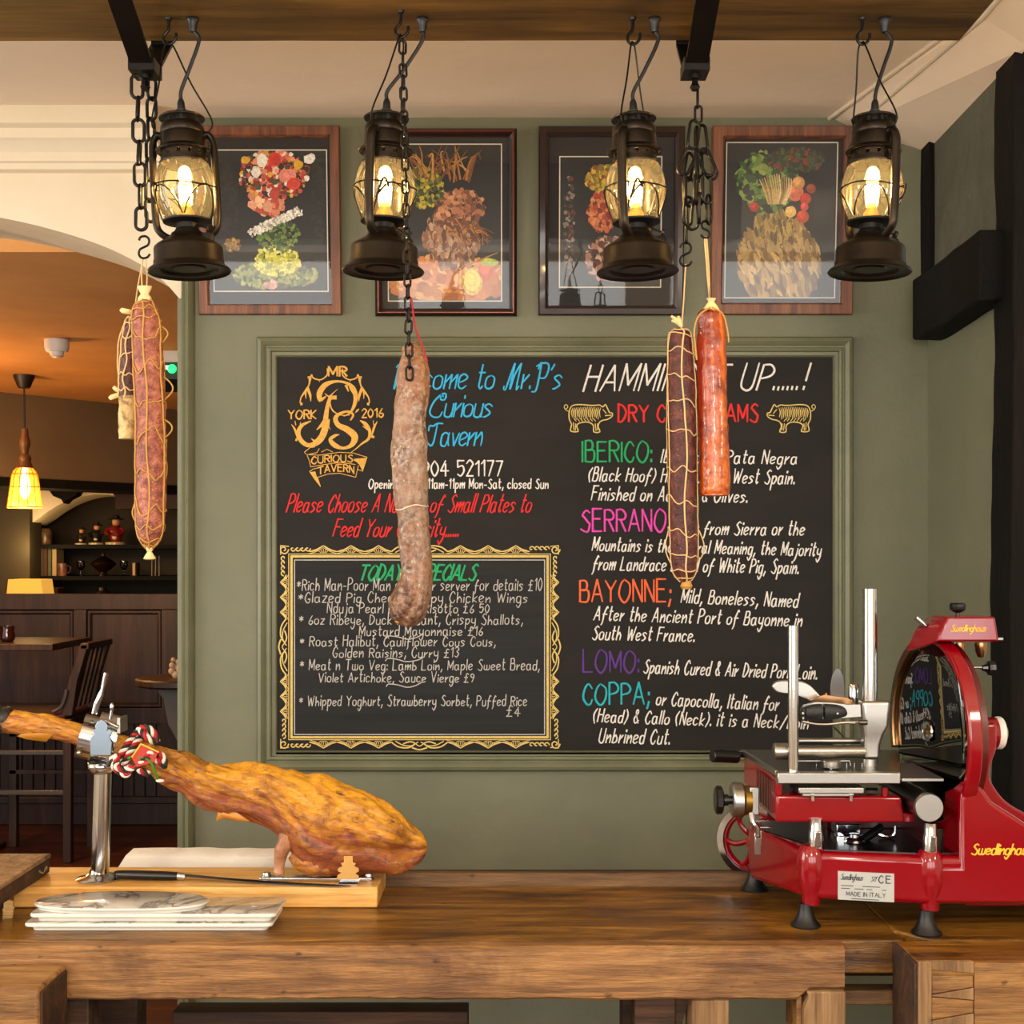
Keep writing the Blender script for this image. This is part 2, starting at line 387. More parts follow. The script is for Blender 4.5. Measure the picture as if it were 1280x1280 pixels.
# ---------------------------------------------------------------- hand lettering: one stroke font (x 0-9, y 0-9, a-d below the line)
GL = {
'a':'44 25 04 01 10 30 43|45 42 50','b':'-09 00|03 25 34 43 41 20 00','c':'44 25 04 01 20 41','d':'44 25 04 01 10 30 43|-49 40',
'e':'02 33 44 25 04 01 20 41','f':'48 39 27 14 1a 0c|-04 44','g':'44 25 04 01 10 30 43|45 42 4a 2d 0b','h':'-09 00|02 25 34 43 40',
'i':'-05 00|-07 08','j':'25 21 1c 0d|-27 28','k':'-09 00|-45 02 40','l':'-09 00','m':'-05 00|02 24 35 33 30|32 54 65 63 60',
'n':'-05 00|02 24 35 43 40','o':'25 04 01 20 41 44 25','p':'-05 0d|03 25 44 42 20 01','q':'44 25 04 01 20 42|-45 4d','r':'-05 00|02 24 35',
's':'44 25 04 32 31 10 00','t':'-19 11|11 20 31|-06 36','u':'05 01 10 30 42|-45 40','v':'-05 20 45','w':'05 01 20 31 35|31 40 61 65',
'x':'-05 40|-45 00','y':'05 02 21 42|45 42 4a 2d 0b','z':'-05 45 00 40',
'A':'-00 39 60|-13 53','B':'-00 09|09 39 47 35 05|05 45 53 40 00','C':'57 39 17 03 20 40 52','D':'-00 09|09 38 55 42 20 00',
'E':'-59 09 00 50|-05 45','F':'-59 09 00|-05 45','G':'57 39 17 03 20 40 53|-53 33','H':'-09 00|-59 50|-05 55','I':'-09 00','J':'39 32 20 01',
'K':'-09 00|-59 04 50','L':'-09 00 50','M':'-00 09 32 69 60','N':'-00 09 50 59','O':'39 17 03 20 40 63 67 39','P':'-09 00|09 39 57 45 04',
'Q':'39 17 03 20 40 63 67 39|-42 60','R':'-00 09|09 39 57 45 05|-25 50','S':'58 39 17 26 44 53 40 20 01','T':'-09 69|-39 30',
'U':'09 02 20 40 52 59','V':'-09 30 69','W':'-09 20 47 60 89','X':'-09 60|-69 00','Y':'-09 35 69|-35 30','Z':'-09 59 00 50',
'0':'29 06 03 20 43 46 29','1':'-07 29 20','2':'07 29 47 35 00|-00 40','3':'08 29 47 25 43 20 01','4':'-39 03 53|-37 30','5':'-49 09 05|05 36 43 20 01',
'6':'39 15 02 20 42 34 03','7':'-09 49 10','8':'25 07 29 47 25 03 20 43 25','9':'46 25 07 29 47 45 20','£':'58 39 27 22 00|-00 50|-05 45',
'&':'50 17 29 37 03 20 52','*':'-23 27|-04 46|-06 44','(':'29 06 03 2a','):':'',')':'09 26 23 0a','.':'-00 01','+':'-25 21|-03 43',
',':'-11 0b',':':'-00 01|-04 05',';':'-11 0b|-14 15','!':'-19 13|-10 11','-':'-03 33','/':'-0a 59',"'":'-19 07','~':'04 25 43 64'}
SG = {   # looped capitals for the painted script
'W':'08 19 17 10 25 39 37 40 55 69 78','M':'01 00 10 25 39 37 30 45 69 67 60 71','P':'17 29 20 0a|08 29 59 67 54 24','C':'58 49 47 67 69 49 16 02 20 50 62',
'T':'06 08 28 49 79|49 42 30 11 02'}
def parse(g):
    out = []
    for st in g.split('|'):
        straight = st.startswith('-')
        if straight: st = st[1:]
        pts = []
        for t in st.split():
            y = '0123456789'.find(t[1]); y = y if y >= 0 else -('abcd'.index(t[1])+1)
            pts.append((int(t[0]), y))
        out.append(pts if straight else cr(pts, 5))
    return out
GP = {k: parse(v) for k, v in GL.items() if v}; SP = {k: parse(v) for k, v in SG.items()}
def text(mb, s, x0, x1, yb, h, fn, w=1.8, slant=0, y1=None, script=False, gap=1.7, jit=.12, arc=0, rnd=None, col=None, bold=False):
    """lay string S between x0 and x1 (picture pixels) on baseline yb..y1, capital height h"""
    rnd = rnd or random.Random(sum(map(ord, s))); y1 = yb if y1 is None else y1
    cur = 0; items = []
    for ch in s:
        if ch == ' ': cur += 3.2+gap*.5; continue
        st = SP.get(ch) if script and ch in SP else GP.get(ch)
        if st is None: continue
        wd = max(p[0] for q in st for p in q)
        if script and ch.islower(): wd *= .9
        items.append((cur, st, ch)); cur += wd + gap
    tot = max(cur-gap, 1); sx = (x1-x0)/tot; sy = h/9
    for (c, st, ch) in items:
        dy = rnd.uniform(-jit, jit)*2; k = 1+rnd.uniform(-jit, jit)*.4
        for q in st:
            pts = []
            for (x, y) in q:
                if script and ch.islower(): x *= .9
                gx = c + x; t = gx/tot
                py = yb + (y1-yb)*t - (y*k+dy*.3)*sy - arc*4*t*(1-t)
                pts.append((x0 + gx*sx + slant*y*sy, py))
            if ch in '.:i;' and len(pts) == 2 and abs(pts[0][1]-pts[1][1]) < 3:
                mb.ribbon(pts, w*1.15, fn, col); continue
            n = len(pts); mb.ribbon(pts, [w*(.75+.35*math.sin(PI*i/max(n-1,1))) for i in range(n)] if n > 2 else w, fn, col)
    return mb

# ---------------------------------------------------------------- room shell
YW = 3.6; CEIL = 2.80
struct('floor', MB().box((-6,-3.2,-.1), (3.6,10,0)), wood('dark_red_floorboards', '#2c1208', '#4d230f', '#6a3417', 'X', .6, .4, bmp=.1), smooth=0)
struct('ceiling', MB().box((-3.3,-3.2,CEIL), (3.6,3.62,CEIL+.1)), 'ceiling', smooth=0)
xl = X(228, YW); xr = 1.147
struct('wall_back', MB().box((xl,YW,0), (xr+.3,YW+.3,CEIL+.02)), 'green_wall', smooth=0)
arch = [(-150,262),(-60,264),(0,272),(60,285.5),(125,306),(175,330),(205,352),(228,378)]
ap = [(X(x,YW), Z(y,YW)) for x, y in cr(arch, 4)]
right_ = ap; cx = X(-150,YW); left_ = [(2*cx-x, z) for x, z in reversed(ap)][:-1]
poly = [(-3.3, CEIL+.02), (-3.3, 0), (left_[0][0], 0)] + left_ + right_ + [(xl, CEIL+.02)]
mbw = MB()
# the arch wall is built in strips so that every face stays convex
full = left_+right_
for (a, b) in zip(full, full[1:]):
    mbw.prism([a, b, (b[0], CEIL+.02), (a[0], CEIL+.02)], YW, YW+.3)
mbw.box((-3.3,YW,0), (left_[0][0],YW+.3,CEIL+.02))
struct('wall_archway', mbw, 'cream', smooth=30)
struct('wall_left', MB().box((-3.4,-3.2,0), (-3.3,1.0,CEIL)).box((-3.4,2.8,0), (-3.3,YW+.3,CEIL)).box((-3.4,1.0,0), (-3.3,2.8,.95)).box((-3.4,1.0,2.55), (-3.3,2.8,CEIL)), 'cream', smooth=0)
f4_ = MB()
for (p_, q_) in (((-3.38,1.0,.95),(-3.31,1.05,2.55)),((-3.38,2.75,.95),(-3.31,2.8,2.55)),((-3.38,1.0,.95),(-3.31,2.8,1.0)),((-3.38,1.0,2.5),(-3.31,2.8,2.55)),((-3.38,1.88,.95),(-3.31,1.92,2.55))): f4_.box(p_, q_)
struct('window_4', f4_, 'white_plastic')  # frame of the unseen side window, added along with its daylight
struct('wall_side', MB().box((3.5,-3.2,0), (3.6,3.9,CEIL)), 'cream', smooth=0)
# front wall with three tall windows, behind the camera
fw = MB(); xs = [-3.3,-2.98,-1.22,-.88,.88,1.22,2.98,3.5]
for i in range(0, 7, 2): fw.box((xs[i],-3.2,0), (xs[i+1],-3.1,CEIL))
for i in range(1, 7, 2): fw.box((xs[i],-3.2,0), (xs[i+1],-3.1,.9)); fw.box((xs[i],-3.2,2.74), (xs[i+1],-3.1,CEIL))
struct('wall_front', fw, 'cream', smooth=0)
for i in range(1, 7, 2):
    f = MB(); a, b = xs[i], xs[i+1]
    for (p, q) in (((a,-3.19,.9),(a+.05,-3.12,2.74)),((b-.05,-3.19,.9),(b,-3.12,2.74)),((a,-3.19,.9),(b,-3.12,.95)),((a,-3.19,2.69),(b,-3.12,2.74)),((a,-3.19,1.72),(b,-3.12,1.76))): f.box(p, q)
    struct('window_%d' % ((i+1)//2), f, 'white_plastic')
# wall corner on the customer's far side
wr = MB().box((xr,2.95,0), (xr+.15,YW,CEIL))
struct('wall_right', wr, 'green_shade' if False else 'green_wall', smooth=0)
# shade on the wall between the timbers, put in as a darker panel
struct('wall_shade_panel', MB().box((xr-.004,2.95,2.22), (xr+.02,YW-.02,2.74)), 'green_shade', smooth=0)
# sloped ceiling boxing over the corner
bk = [(.882,CEIL),(.9375,2.771),(1.147,2.705),(1.147,CEIL)]; fr = [(1.035,CEIL),(1.047,2.785),(1.147,2.72),(1.147,CEIL)]
sb = MB(); sb.add([(x,YW,z) for x, z in bk]+[(x,2.9,z) for x, z in fr]+[(x,2.2,z) for x, z in fr],
   [(0,1,5,4),(1,2,6,5),(4,5,9,8),(5,6,10,9),(8,9,10,11),(0,3,2,1)])
struct('trim_1', sb, 'ceiling', smooth=0)
e1 = MB().tube([(.875,YW,2.797),(1.03,2.9,2.797),(1.03,2.2,2.797)], .006, 8)
struct('trim_2', e1, 'cream')
e2 = MB().tube([(.935,YW,2.772),(1.045,2.9,2.786),(1.045,2.2,2.786)], .007, 8)
struct('trim_3', e2, 'cream')
# cornice over the arch
cp = [(YW+.01,2.645),(3.575,2.650),(3.57,2.665),(3.56,2.668),(3.555,2.69),(3.535,2.715),(3.525,2.72),(3.52,2.745),(3.50,2.752),(3.50,CEIL),(YW+.01,CEIL)]
cm = MB().prism(cp, -3.3, X(205,YW), 'YZ')
struct('trim_4', cm, 'cream', smooth=25)
# green vertical moulding at the archway jamb: ridges
jm = MB(); x0 = xl
prof = [(0,0),(0,.012),(.004,.016),(.010,.012),(.013,.018),(.022,.026),(.030,.018),(.033,.010),(.036,0)]
pts = [(x0+a, YW-b) for a, b in prof]
jm.prism([(x0,YW)]+pts[1:], 0, 2.40, 'XY'); struct('trim_5', jm, 'green_trim', smooth=30)
jm2 = MB().box((xl-.012,YW-.006,0), (xl,YW+.306,2.30)); struct('trim_6', jm2, 'green_trim')
# right post and timbers
def rough_box(a, b, n, axis=2, amp=.008, seed=0):
    (x0,y0,z0),(x1,y1,z1) = a, b; mb = MB(); lo, hi = a[axis], b[axis]; rings = []
    for i in range(n+1):
        t = lo+(hi-lo)*i/n
        def c(u, v, k):
            d = noise.noise(Vector((k*7.3+seed, t*2.2, seed)))*amp
            e = noise.noise(Vector((k*3.1+seed, t*9, seed+5)))*amp*.4
            return d+e
        if axis == 2: q = [(x0+c(0,0,1),y0+c(0,0,2),t),(x1+c(0,0,3),y0+c(0,0,2),t),(x1+c(0,0,3),y1,t),(x0+c(0,0,1),y1,t)]
        elif axis == 1: q = [(x0+c(0,0,1),t,z0+c(0,0,2)),(x1,t,z0+c(0,0,3)),(x1,t,z1+c(0,0,4)),(x0+c(0,0,1),t,z1+c(0,0,5))]
        else: q = [(t,y0+c(0,0,1),z0+c(0,0,2)),(t,y1,z0+c(0,0,2)),(t,y1,z1+c(0,0,4)),(t,y0+c(0,0,3),z1+c(0,0,4))]
        rings.append(mb.add(q, []))
    for a_, b_ in zip(rings, rings[1:]):
        for k in range(4): mb.add([], []); mb.f.append([a_+k, a_+(k+1)%4, b_+(k+1)%4, b_+k]); mb.c.append((1,1,1)); mb.m.append(mb.mi)
    for r, rev in ((rings[0], 1), (rings[-1], 0)):
        mb.f.append([r+3,r+2,r+1,r] if rev else [r,r+1,r+2,r+3]); mb.c.append((1,1,1)); mb.m.append(mb.mi)
    return mb
pb = rough_box((1.122,2.93,0), (1.32,3.06,CEIL), 60, 2, .012, 3)
for v in pb.v: 
    if v.x < 1.2: v.x += .010*(v.z/2.8-.3)
struct('trim_7', pb, 'black_wood', smooth=50, bevel=.006)
struct('trim_8', rough_box((xr-.02,3.53,2.28), (xr+.02,YW+.0,2.712), 20, 2, .004, 9), 'black_wood', smooth=50)
struct('trim_9', rough_box((1.078,3.0,2.175), (xr+.02,3.5,2.335), 24, 1, .012, 6), 'black_wood_y', smooth=50, bevel=.006)
# oak beam over the bar
struct('ceiling_beam', rough_box((-3.3,2.08,2.535), (.825,2.405,CEIL), 30, 0, .002, 2), 'beam', smooth=40, bevel=.004)

# ---------------------------------------------------------------- iron straps on the beam, carrying the chains
def strap(name, px, label, bz=2.437):
    x = X(px, 2.3); hw = .0195; pts = [(2.06,2.74),(2.09,2.53),(2.27,bz+.012),(2.29,bz),(2.315,bz),(2.325,bz+.012),(2.415,2.53),(2.42,2.74)]
    t = thing(name, (x, 2.3, bz), label, 'bracket')
    mb = MB(); inn = []
    for i, (y, z) in enumerate(pts):
        a = pts[max(i-1,0)]; b = pts[min(i+1,len(pts)-1)]; dy, dz = b[0]-a[0], b[1]-a[1]; l = math.hypot(dy,dz)
        inn.append((y+dz/l*-.006, z+dy/l*.006))
    for i in range(len(pts)-1):
        mb.hexa([(x-hw,*pts[i]),(x+hw,*pts[i]),(x+hw,*pts[i+1]),(x-hw,*pts[i+1]),(x-hw,*inn[i]),(x+hw,*inn[i]),(x+hw,*inn[i+1]),(x-hw,*inn[i+1])])
    mb.box((x-hw-.003,2.275,bz-.002),(x+hw+.003,2.33,bz+.02))
    obj('strap', mb, 'iron', t, smooth=30)
    obj('eye_bolt', MB().lathe([(0,-.028),(.006,-.028),(.009,-.022),(.006,-.016),(.005,-.01),(.010,-.008),(.010,0),(0,0)], (x,2.303,bz-.001), 16), 'iron', t)
    return t
strap('beam_strap', 181, 'black iron strap looped under the beam above the pair of netted salamis')
strap('beam_strap', 869, 'black iron strap looped under the beam above the bunched knot of chain')

# ---------------------------------------------------------------- blackboard
YB = YW-.012
def BF(px, py): return Vector(((px-640)/F*YB, YB-.0016, CZ-(py-700)/F*YB))
bb = thing('blackboard', (X(693,YW), YW, Z(941,YW)), 'large black chalkboard menu in a green moulded frame on the green wall', 'chalkboard')
obj('panel', MB().box((X(345,YB),YB,Z(943,YB)), (X(1042,YB),YW+.002,Z(444,YB))), 'board', bb, smooth=0)
fx0, fx1, fz0, fz1 = X(322,YW), X(1065,YW), Z(963,YW), Z(422,YW); K = YW/F
fp = [(0,-.001),(0,.014),(2*K,.022),(6*K,.026),(10*K,.020),(11.5*K,.014),(13*K,.014),(14*K,.020),(16*K,.022),(18*K,.020),(19*K,.012),(23*K,.012),(24.5*K,.016),(25.5*K,.012),(25.5*K,-.001)]
obj('frame', mitre(MB(), fx0, fx1, fz0, fz1, fp, YW), 'green_trim', bb, smooth=30)
def line(s, x0, x1, y, h, m, lab=None, **k):
    o = obj('chalk_text', text(MB(), s, x0, x1, y, h, BF, **k), m, bb, smooth=0, label=lab); return o
line("Welcome to Mr.P's", 490, 700, 486, 31, 'c_blue', 'light blue script greeting', w=2.1, slant=.2, script=True, gap=1.3)
line("Curious", 536, 613, 521, 29, 'c_blue', 'light blue script word', w=2.1, slant=.2, script=True, gap=1.0)
line("Tavern", 532, 601, 557, 29, 'c_blue', 'light blue script word', w=2.1, slant=.2, script=True, gap=1.0)
line("01904 521177", 509, 628, 595, 19, 'c_white', w=2.0)
line("Opening hours 11am-11pm Mon-Sat, closed Sun", 461, 685, 610.5, 12, 'c_white', w=1.5, slant=.05, gap=2.5)
line("Please Choose A Number of Small Plates to", 358, 662, 640, 22, 'c_red', 'red slanted line of text', w=1.85, slant=.3, gap=2.3)
line("Feed Your Curiosity......", 416, 572, 670.5, 22, 'c_red', 'red slanted line of text', w=1.85, slant=.3, gap=2.3)
line("TODAY'S SPECIALS", 448, 593, 725, 19, 'c_cgreen', 'green slanted capitals', w=2.6, slant=.3, gap=1.4)
gm = [("*Rich Man-Poor Man ask your server for details £10",371,677,738,14),("*Glazed Pig Cheek, Crispy Chicken Wings",373,659,753,13),
 ("Nduja Pearl Barley Risotto £6 50",409,611,766,12),("* 6oz Ribeye, Duck Fondant, Crispy Shallots,",374,653,780.5,13),("Mustard Mayonnaise £16",449,603,794.5,12),
 ("* Roast Halibut, Cauliflower Cous Cous,",375,619,807.5,12),("Golden Raisins, Curry £13",416,573,821.5,12),("* Meat n Two Veg: Lamb Loin, Maple Sweet Bread,",375,674,837.5,12.5),
 ("Violet Artichoke, Sauce Vierge £9",398,592,852.5,12),("* Whipped Yoghurt, Strawberry Sorbet, Puffed Rice",374,658,882,12.5),("£4",633,650,895,12)]
for s, a, b, y, h in gm: line(s, a, b, y, h, 'c_grey', w=1.2, slant=.08, jit=.35, gap=2.5)
uf = MB()
for (a, b, y) in ((483,528,797),(482,530,825),(483,527,857)):
    uf.ribbon(cr([(a,y+1),(a+3,y-2),(a+14,y-1),(a+26,y+2),(b-8,y),(b,y-4)], 5), 1.2, BF)
obj('chalk_underline', uf, 'c_grey', bb, smooth=0)
line("HAMMING IT UP......!", 729, 1004, 489, 32, 'c_white', 'large white slanted heading', w=2.5, slant=.3, y1=487, gap=1.9)
line("DRY CURED HAMS", 773, 947, 527, 21, 'c_red', 'red capitals between two gold pigs', w=2.6, gap=1.8)
for s, a, b, y, h, m, lab in (("IBERICO:",728,814,577,25,'c_cgreen','green capitals'),("SERRANO;",726,838,664,27,'c_magenta','magenta capitals'),
      ("BAYONNE;",725,838,752,27,'c_orange','orange capitals'),("LOMO:",729,798,840,27,'c_purple','dim purple capitals'),("COPPA;",729,811,880,26,'c_cyan','cyan capitals')):
    line(s, a, b, y, h, m, lab, w=2.4, gap=1.7)
for s, a, b, y, y1, h in (("Iberico or Pata Negra",826,995,578,580,16),("(Black Hoof) Ham - South West Spain.",735,992,601,605,17),("Finished on Acorns & Olives.",739,933,625,628,17),
      ("Ham from Sierra or the",846,1004,668,669,17),("Mountains is the Literal Meaning, the Majority",740,1025,688,695,16),("from Landrace Breed of White Pig, Spain.",741,997,712,717,17),
      ("Mild, Boneless, Named",851,996,753,759,17),("After the Ancient Port of Bayonne in",742,1001,775,783,17),("South West France.",740,867,799,802,17),
      ("Spanish Cured & Air Dried Pork Loin.",804,1020,841,849,17),("or Capocolla, Italian for",820,972,881,888,17),("(Head) & Callo (Neck). it is a Neck/Loin",741,1009,902,911,16),("Unbrined Cut.",748,836,928,930,18)):
    line(s, a, b, y, h, 'c_white', y1=y1, w=1.75, slant=.22, gap=2.7)
# the lower left panel and its gold ornamental border
obj('chalk_panel', MB().box((X(366,YB),YB-.0008,Z(920,YB)), (X(682,YB),YB+.001,Z(698,YB))), 'board_grey', bb, smooth=0)
gb = MB()
def rect(mb, x0, y0, x1, y1, w):
    for a, b in (((x0,y0),(x1,y0)),((x1,y0),(x1,y1)),((x1,y1),(x0,y1)),((x0,y1),(x0,y0))): mb.ribbon([a,b], w, BF)
rect(gb, 364.5, 695.5, 684.5, 921.5, 3.0); rect(gb, 361, 692.5, 688, 924.5, 1.0)
wl = MB(); rect(wl, 368.3, 700, 680.7, 918, 1.2)
def spiral(cx, cy, r, a0, turns, sgn=1, k=.72):
    n = 14; return [(cx+r*(1-.78*i/n)*math.cos(a0+sgn*turns*2*PI*i/n), cy+r*(1-.78*i/n)*math.sin(a0+sgn*turns*2*PI*i/n)) for i in range(n+1)]
def edge(p0, p1, out, corner=26):
    """ornament along one side: zigzag double line, shells and a scrolled middle; out = unit normal pointing away"""
    (x0,y0),(x1,y1) = p0, p1; L = math.hypot(x1-x0,y1-y0); ux, uy = (x1-x0)/L, (y1-y0)/L
    q = lambda t, d: (x0+ux*t+out[0]*d, y0+uy*t+out[1]*d)
    m = L/2; st = [corner+(m-corner-34)*k/6 for k in range(7)]
    for half in (0, 1):
        f = (lambda t, d: q(t, d)) if not half else (lambda t, d: q(L-t, d))
        pts = [f(t, 3 if k % 2 == 0 else 10.5) for k, t in enumerate(st)]
        for a, b in zip(pts, pts[1:]):
            mx = ((a[0]+b[0])/2-out[0]*1.6, (a[1]+b[1])/2-out[1]*1.6)
            gb.ribbon(cr([a, mx, b], 4), [1.0,1.6,2.2,2.4,2.2,2.0,1.8,1.4,1.0][:9], BF)
            gb.ribbon(cr([(a[0]-out[0]*2.6,a[1]-out[1]*2.6),(mx[0]-out[0]*2,mx[1]-out[1]*2),(b[0]-out[0]*2.6,b[1]-out[1]*2.6)], 4), .8, BF)
        for t in st[1::2]:
            for j in (-6,-3,0,3,6): gb.ribbon([f(t+j*.5, 1.5), f(t+j, 6-abs(j)*.3)], .8, BF)
        gb.ribbon(cr([f(m-34,4), f(m-26,9), f(m-14,10), f(m-6,5), f(m-12,2.5), f(m-20,5)], 4), 1.7, BF)
        gb.ribbon(cr([f(m-30,2), f(m-20,7), f(m-10,7.5), f(m-2,3)], 4), 1.3, BF)
        for k in range(4): gb.ribbon(spiral(*f(5+k*6.2, 6.5), 3.6, 0 if out[1] else PI/2, .8, 1 if not half else -1), 1.5, BF)
    gb.ribbon(cr([q(m-9,10), q(m,12.5), q(m+9,10)], 4), 1.8, BF); gb.ribbon(cr([q(m-6,4), q(m,8), q(m+6,4)], 4), 1.2, BF)
edge((361,692.5),(688,692.5),(0,-1)); edge((361,924.5),(688,924.5),(0,1)); edge((361,692.5),(361,924.5),(-1,0)); edge((688,692.5),(688,924.5),(1,0))
for (cx_, cy_, sx_, sy_) in ((355,687,-1,-1),(694,687,1,-1),(355,930,-1,1),(694,930,1,1)):
    gb.ribbon(spiral(cx_, cy_, 6, 0, 1.2), 1.6, BF)
    gb.ribbon([(cx_-sx_*6,cy_+sy_*4),(cx_+sx_*4,cy_+sy_*5),(cx_+sx_*4,cy_-sy_*6)], 1.2, BF)
obj('painted_border', gb, 'c_pale_gold', bb, smooth=0, label='pale gold painted ornamental border')
obj('painted_line', wl, 'c_grey', bb, smooth=0)
# emblem
S7 = 7.1125
def EF(px, py): return BF(340+px/S7, 440+py/S7)
em = MB()
def es(*pts, k=5): c = cr(pts, k); em.ribbon([(p[0],p[1]) for p in c], [p[2] for p in c], EF)
es((480,395,10),(430,425,36),(425,360,50),(480,290,44),(570,262,22),(660,275,22),(720,320,40),(745,400,40),(730,480,30),(690,545,16),(640,570,8))
es((690,560,8),(610,560,8),(540,520,12),(515,450,14),(525,410,30),(565,405,36)); es((470,370,4),(510,395,14),(550,360,7),(585,330,3))
es((520,400,30),(495,480,34),(480,580,44),(470,690,60),(420,790,52),(330,830,38),(262,790,40),(235,720,38),(265,655,30),(345,615,10))
es((510,600,10),(505,660,12),(520,690,3)); es((400,690,8),(440,650,26),(470,600,20)); es((350,770,6),(390,790,24),(450,720,26))
es((700,605,14),(722,560,20),(680,530,20),(610,545,24),(565,590,40),(590,650,44),(670,690,56),(735,750,62),(715,820,44),(640,855,24),(560,830,44),(520,780,34),(560,745,26),(600,735,6))
es((740,540,4),(760,520,18),(775,505,3)); es((690,290,20),(700,330,14),(720,370,5)); es((660,300,26),(680,350,8))
es((175,645,6),(205,690,18),(228,770,10)); es((205,615,6),(212,650,10)); es((255,625,6),(250,670,14)); es((215,780,22),(220,782,22))
es((785,610,8),(830,640,34),(868,700,28),(860,770,24),(800,815,16),(760,850,10),(705,892,5)); es((935,620,6),(905,680,20),(885,760,8)); es((900,610,5),(905,650,8)); es((810,660,8),(850,690,14)); es((898,755,22),(904,757,22))
for mx in (0, 1):
    f = lambda x: x if not mx else 1118-x
    es((f(492),150,10),(f(490),205,12),(f(440),245,11),(f(385),240,12),(f(350),215,12)); es((f(350),210,22),(f(356),212,20)); es((f(322),226,16),(f(338),232,26),(f(330),290,12),(f(305),340,22),(f(262),400,12),(f(250),450,10))
    es((f(320),330,26),(f(340),385,22),(f(346),440,4)); es((f(300),360,18),(f(302),415,5)); es((f(260),462,26),(f(266),462,22)); es((f(420),250,8),(f(424),268,3))
text(em, 'MR', 505, 665, 214, 82, EF, w=17, jit=0); text(em, 'YORK', 145, 392, 594, 76, EF, w=13, jit=0); text(em, '2016', 802, 990, 584, 78, EF, w=12, jit=0, y1=580)
text(em, 'CURIOUS', 352, 716, 996, 62, EF, w=11, jit=0, y1=978, arc=8); text(em, 'TAVERN', 410, 728, 1092, 62, EF, w=11, jit=0, y1=1080, arc=26)
for st in ([(310,912),(420,918),(600,892),(720,898),(846,936),(806,1060),(764,1045)],[(345,1022),(440,1005),(600,982),(742,1000)],[(312,915),(330,960),(345,1022)],
           [(335,1062),(380,1130),(432,1196),(405,1115),(500,1085),(600,1078),(745,1114),(768,1010)],[(335,1062),(370,1040),(420,1030)],[(720,960),(780,985),(846,938)],[(300,905),(290,890),(340,850),(380,845)],[(440,890),(490,865),(540,890)],[(330,910),(400,895),(420,860)]):
    em.ribbon(st, 6, EF)
em.add([EF(*p) for p in ((335,1068),(385,1062),(400,1110),(428,1190))], [(0,1,2,3)]); em.add([EF(*p) for p in ((725,950),(846,940),(806,1058),(775,1000))], [(0,1,2,3)])
obj('painted_emblem', em, 'c_cgold', bb, smooth=0, label='gold scrolled monogram emblem')
# two gold pigs
SR = 1280/370
for flip in (0, 1):
    fn = (lambda x, y: BF(700+x/SR, 430+y/SR)) if not flip else (lambda x, y: BF(700+(1122-x)/SR, 430+y/SR))
    body = [(40,292),(52,268),(85,262),(140,266),(170,264),(185,272),(196,262),(204,276),(214,296),(226,300),(224,314),(205,326),(185,330),(170,340),(165,358),(172,380),(146,380),(144,352),(120,338),(84,342),(72,356),(78,378),(46,376),(50,348),(40,325)]
    pg = MB(); pg.ribbon(cr(body, 3, True)+[body[0]], 5, fn)
    pg.ribbon(cr([(40,292),(26,286),(18,272),(26,262),(34,272),(24,284)], 4), 3.5, fn)
    for k in range(16):
        x = 56+k*8; pg.ribbon(cr([(x,272+abs(k-8)*.6),(x-6,295),(x-2,318+(k % 3)*5)], 3), [2,2.6,4.5,4.5,4,3,1.2], fn)
    for (a, b) in (((58,340),(60,372)),((68,345),(66,374)),((152,345),(156,374)),((162,345),(163,372)),((186,284),(200,300)),((196,310),(220,308))): pg.ribbon([a,b], 4, fn)
    for k in range(7): pg.ribbon([(60+k*14,322),(70+k*14,334)], 3, fn)
    obj('painted_pig', pg, 'c_pale_gold', bb, smooth=0, label='gold pig facing %s' % ('left' if flip else 'right'))

# ---------------------------------------------------------------- framed pictures on the wall, each leaning forward a little from its bottom edge
KP = YW/F
def blob(mb, x, y, rx, ry, c, fn, rnd, n=7, rough=.25, rot=0):
    k = rnd.uniform(.8, 1.15); a0 = rnd.uniform(0, 6.3); ps = []
    for i in range(n):
        a = a0+2*PI*i/n; q = 1+rnd.uniform(-rough, rough); u, v = rx*q*math.cos(a), ry*q*math.sin(a)
        ps.append(fn(x+u*math.cos(rot)-v*math.sin(rot), y+u*math.sin(rot)+v*math.cos(rot), len(mb.f)))
    mb.add(ps, [tuple(range(n))], tuple(min(1, t*k) for t in c))
def cluster(mb, cx, cy, rx, ry, cols, n, size, fn, rnd, long_=1.0, rot=None):
    cs = [srgb(c) for c in cols]
    n = int(n*1.9); size *= .72
    for _ in range(n):
        a = rnd.uniform(0, 6.283); r = math.sqrt(rnd.random())
        x, y = cx+rx*r*math.cos(a), cy+ry*r*math.sin(a); s = size*rnd.uniform(.6, 1.3)
        blob(mb, x, y, s*long_, s, rnd.choice(cs), fn, rnd, rot=rnd.uniform(0, 6.3) if rot is None else rot+rnd.uniform(-.3,.3))
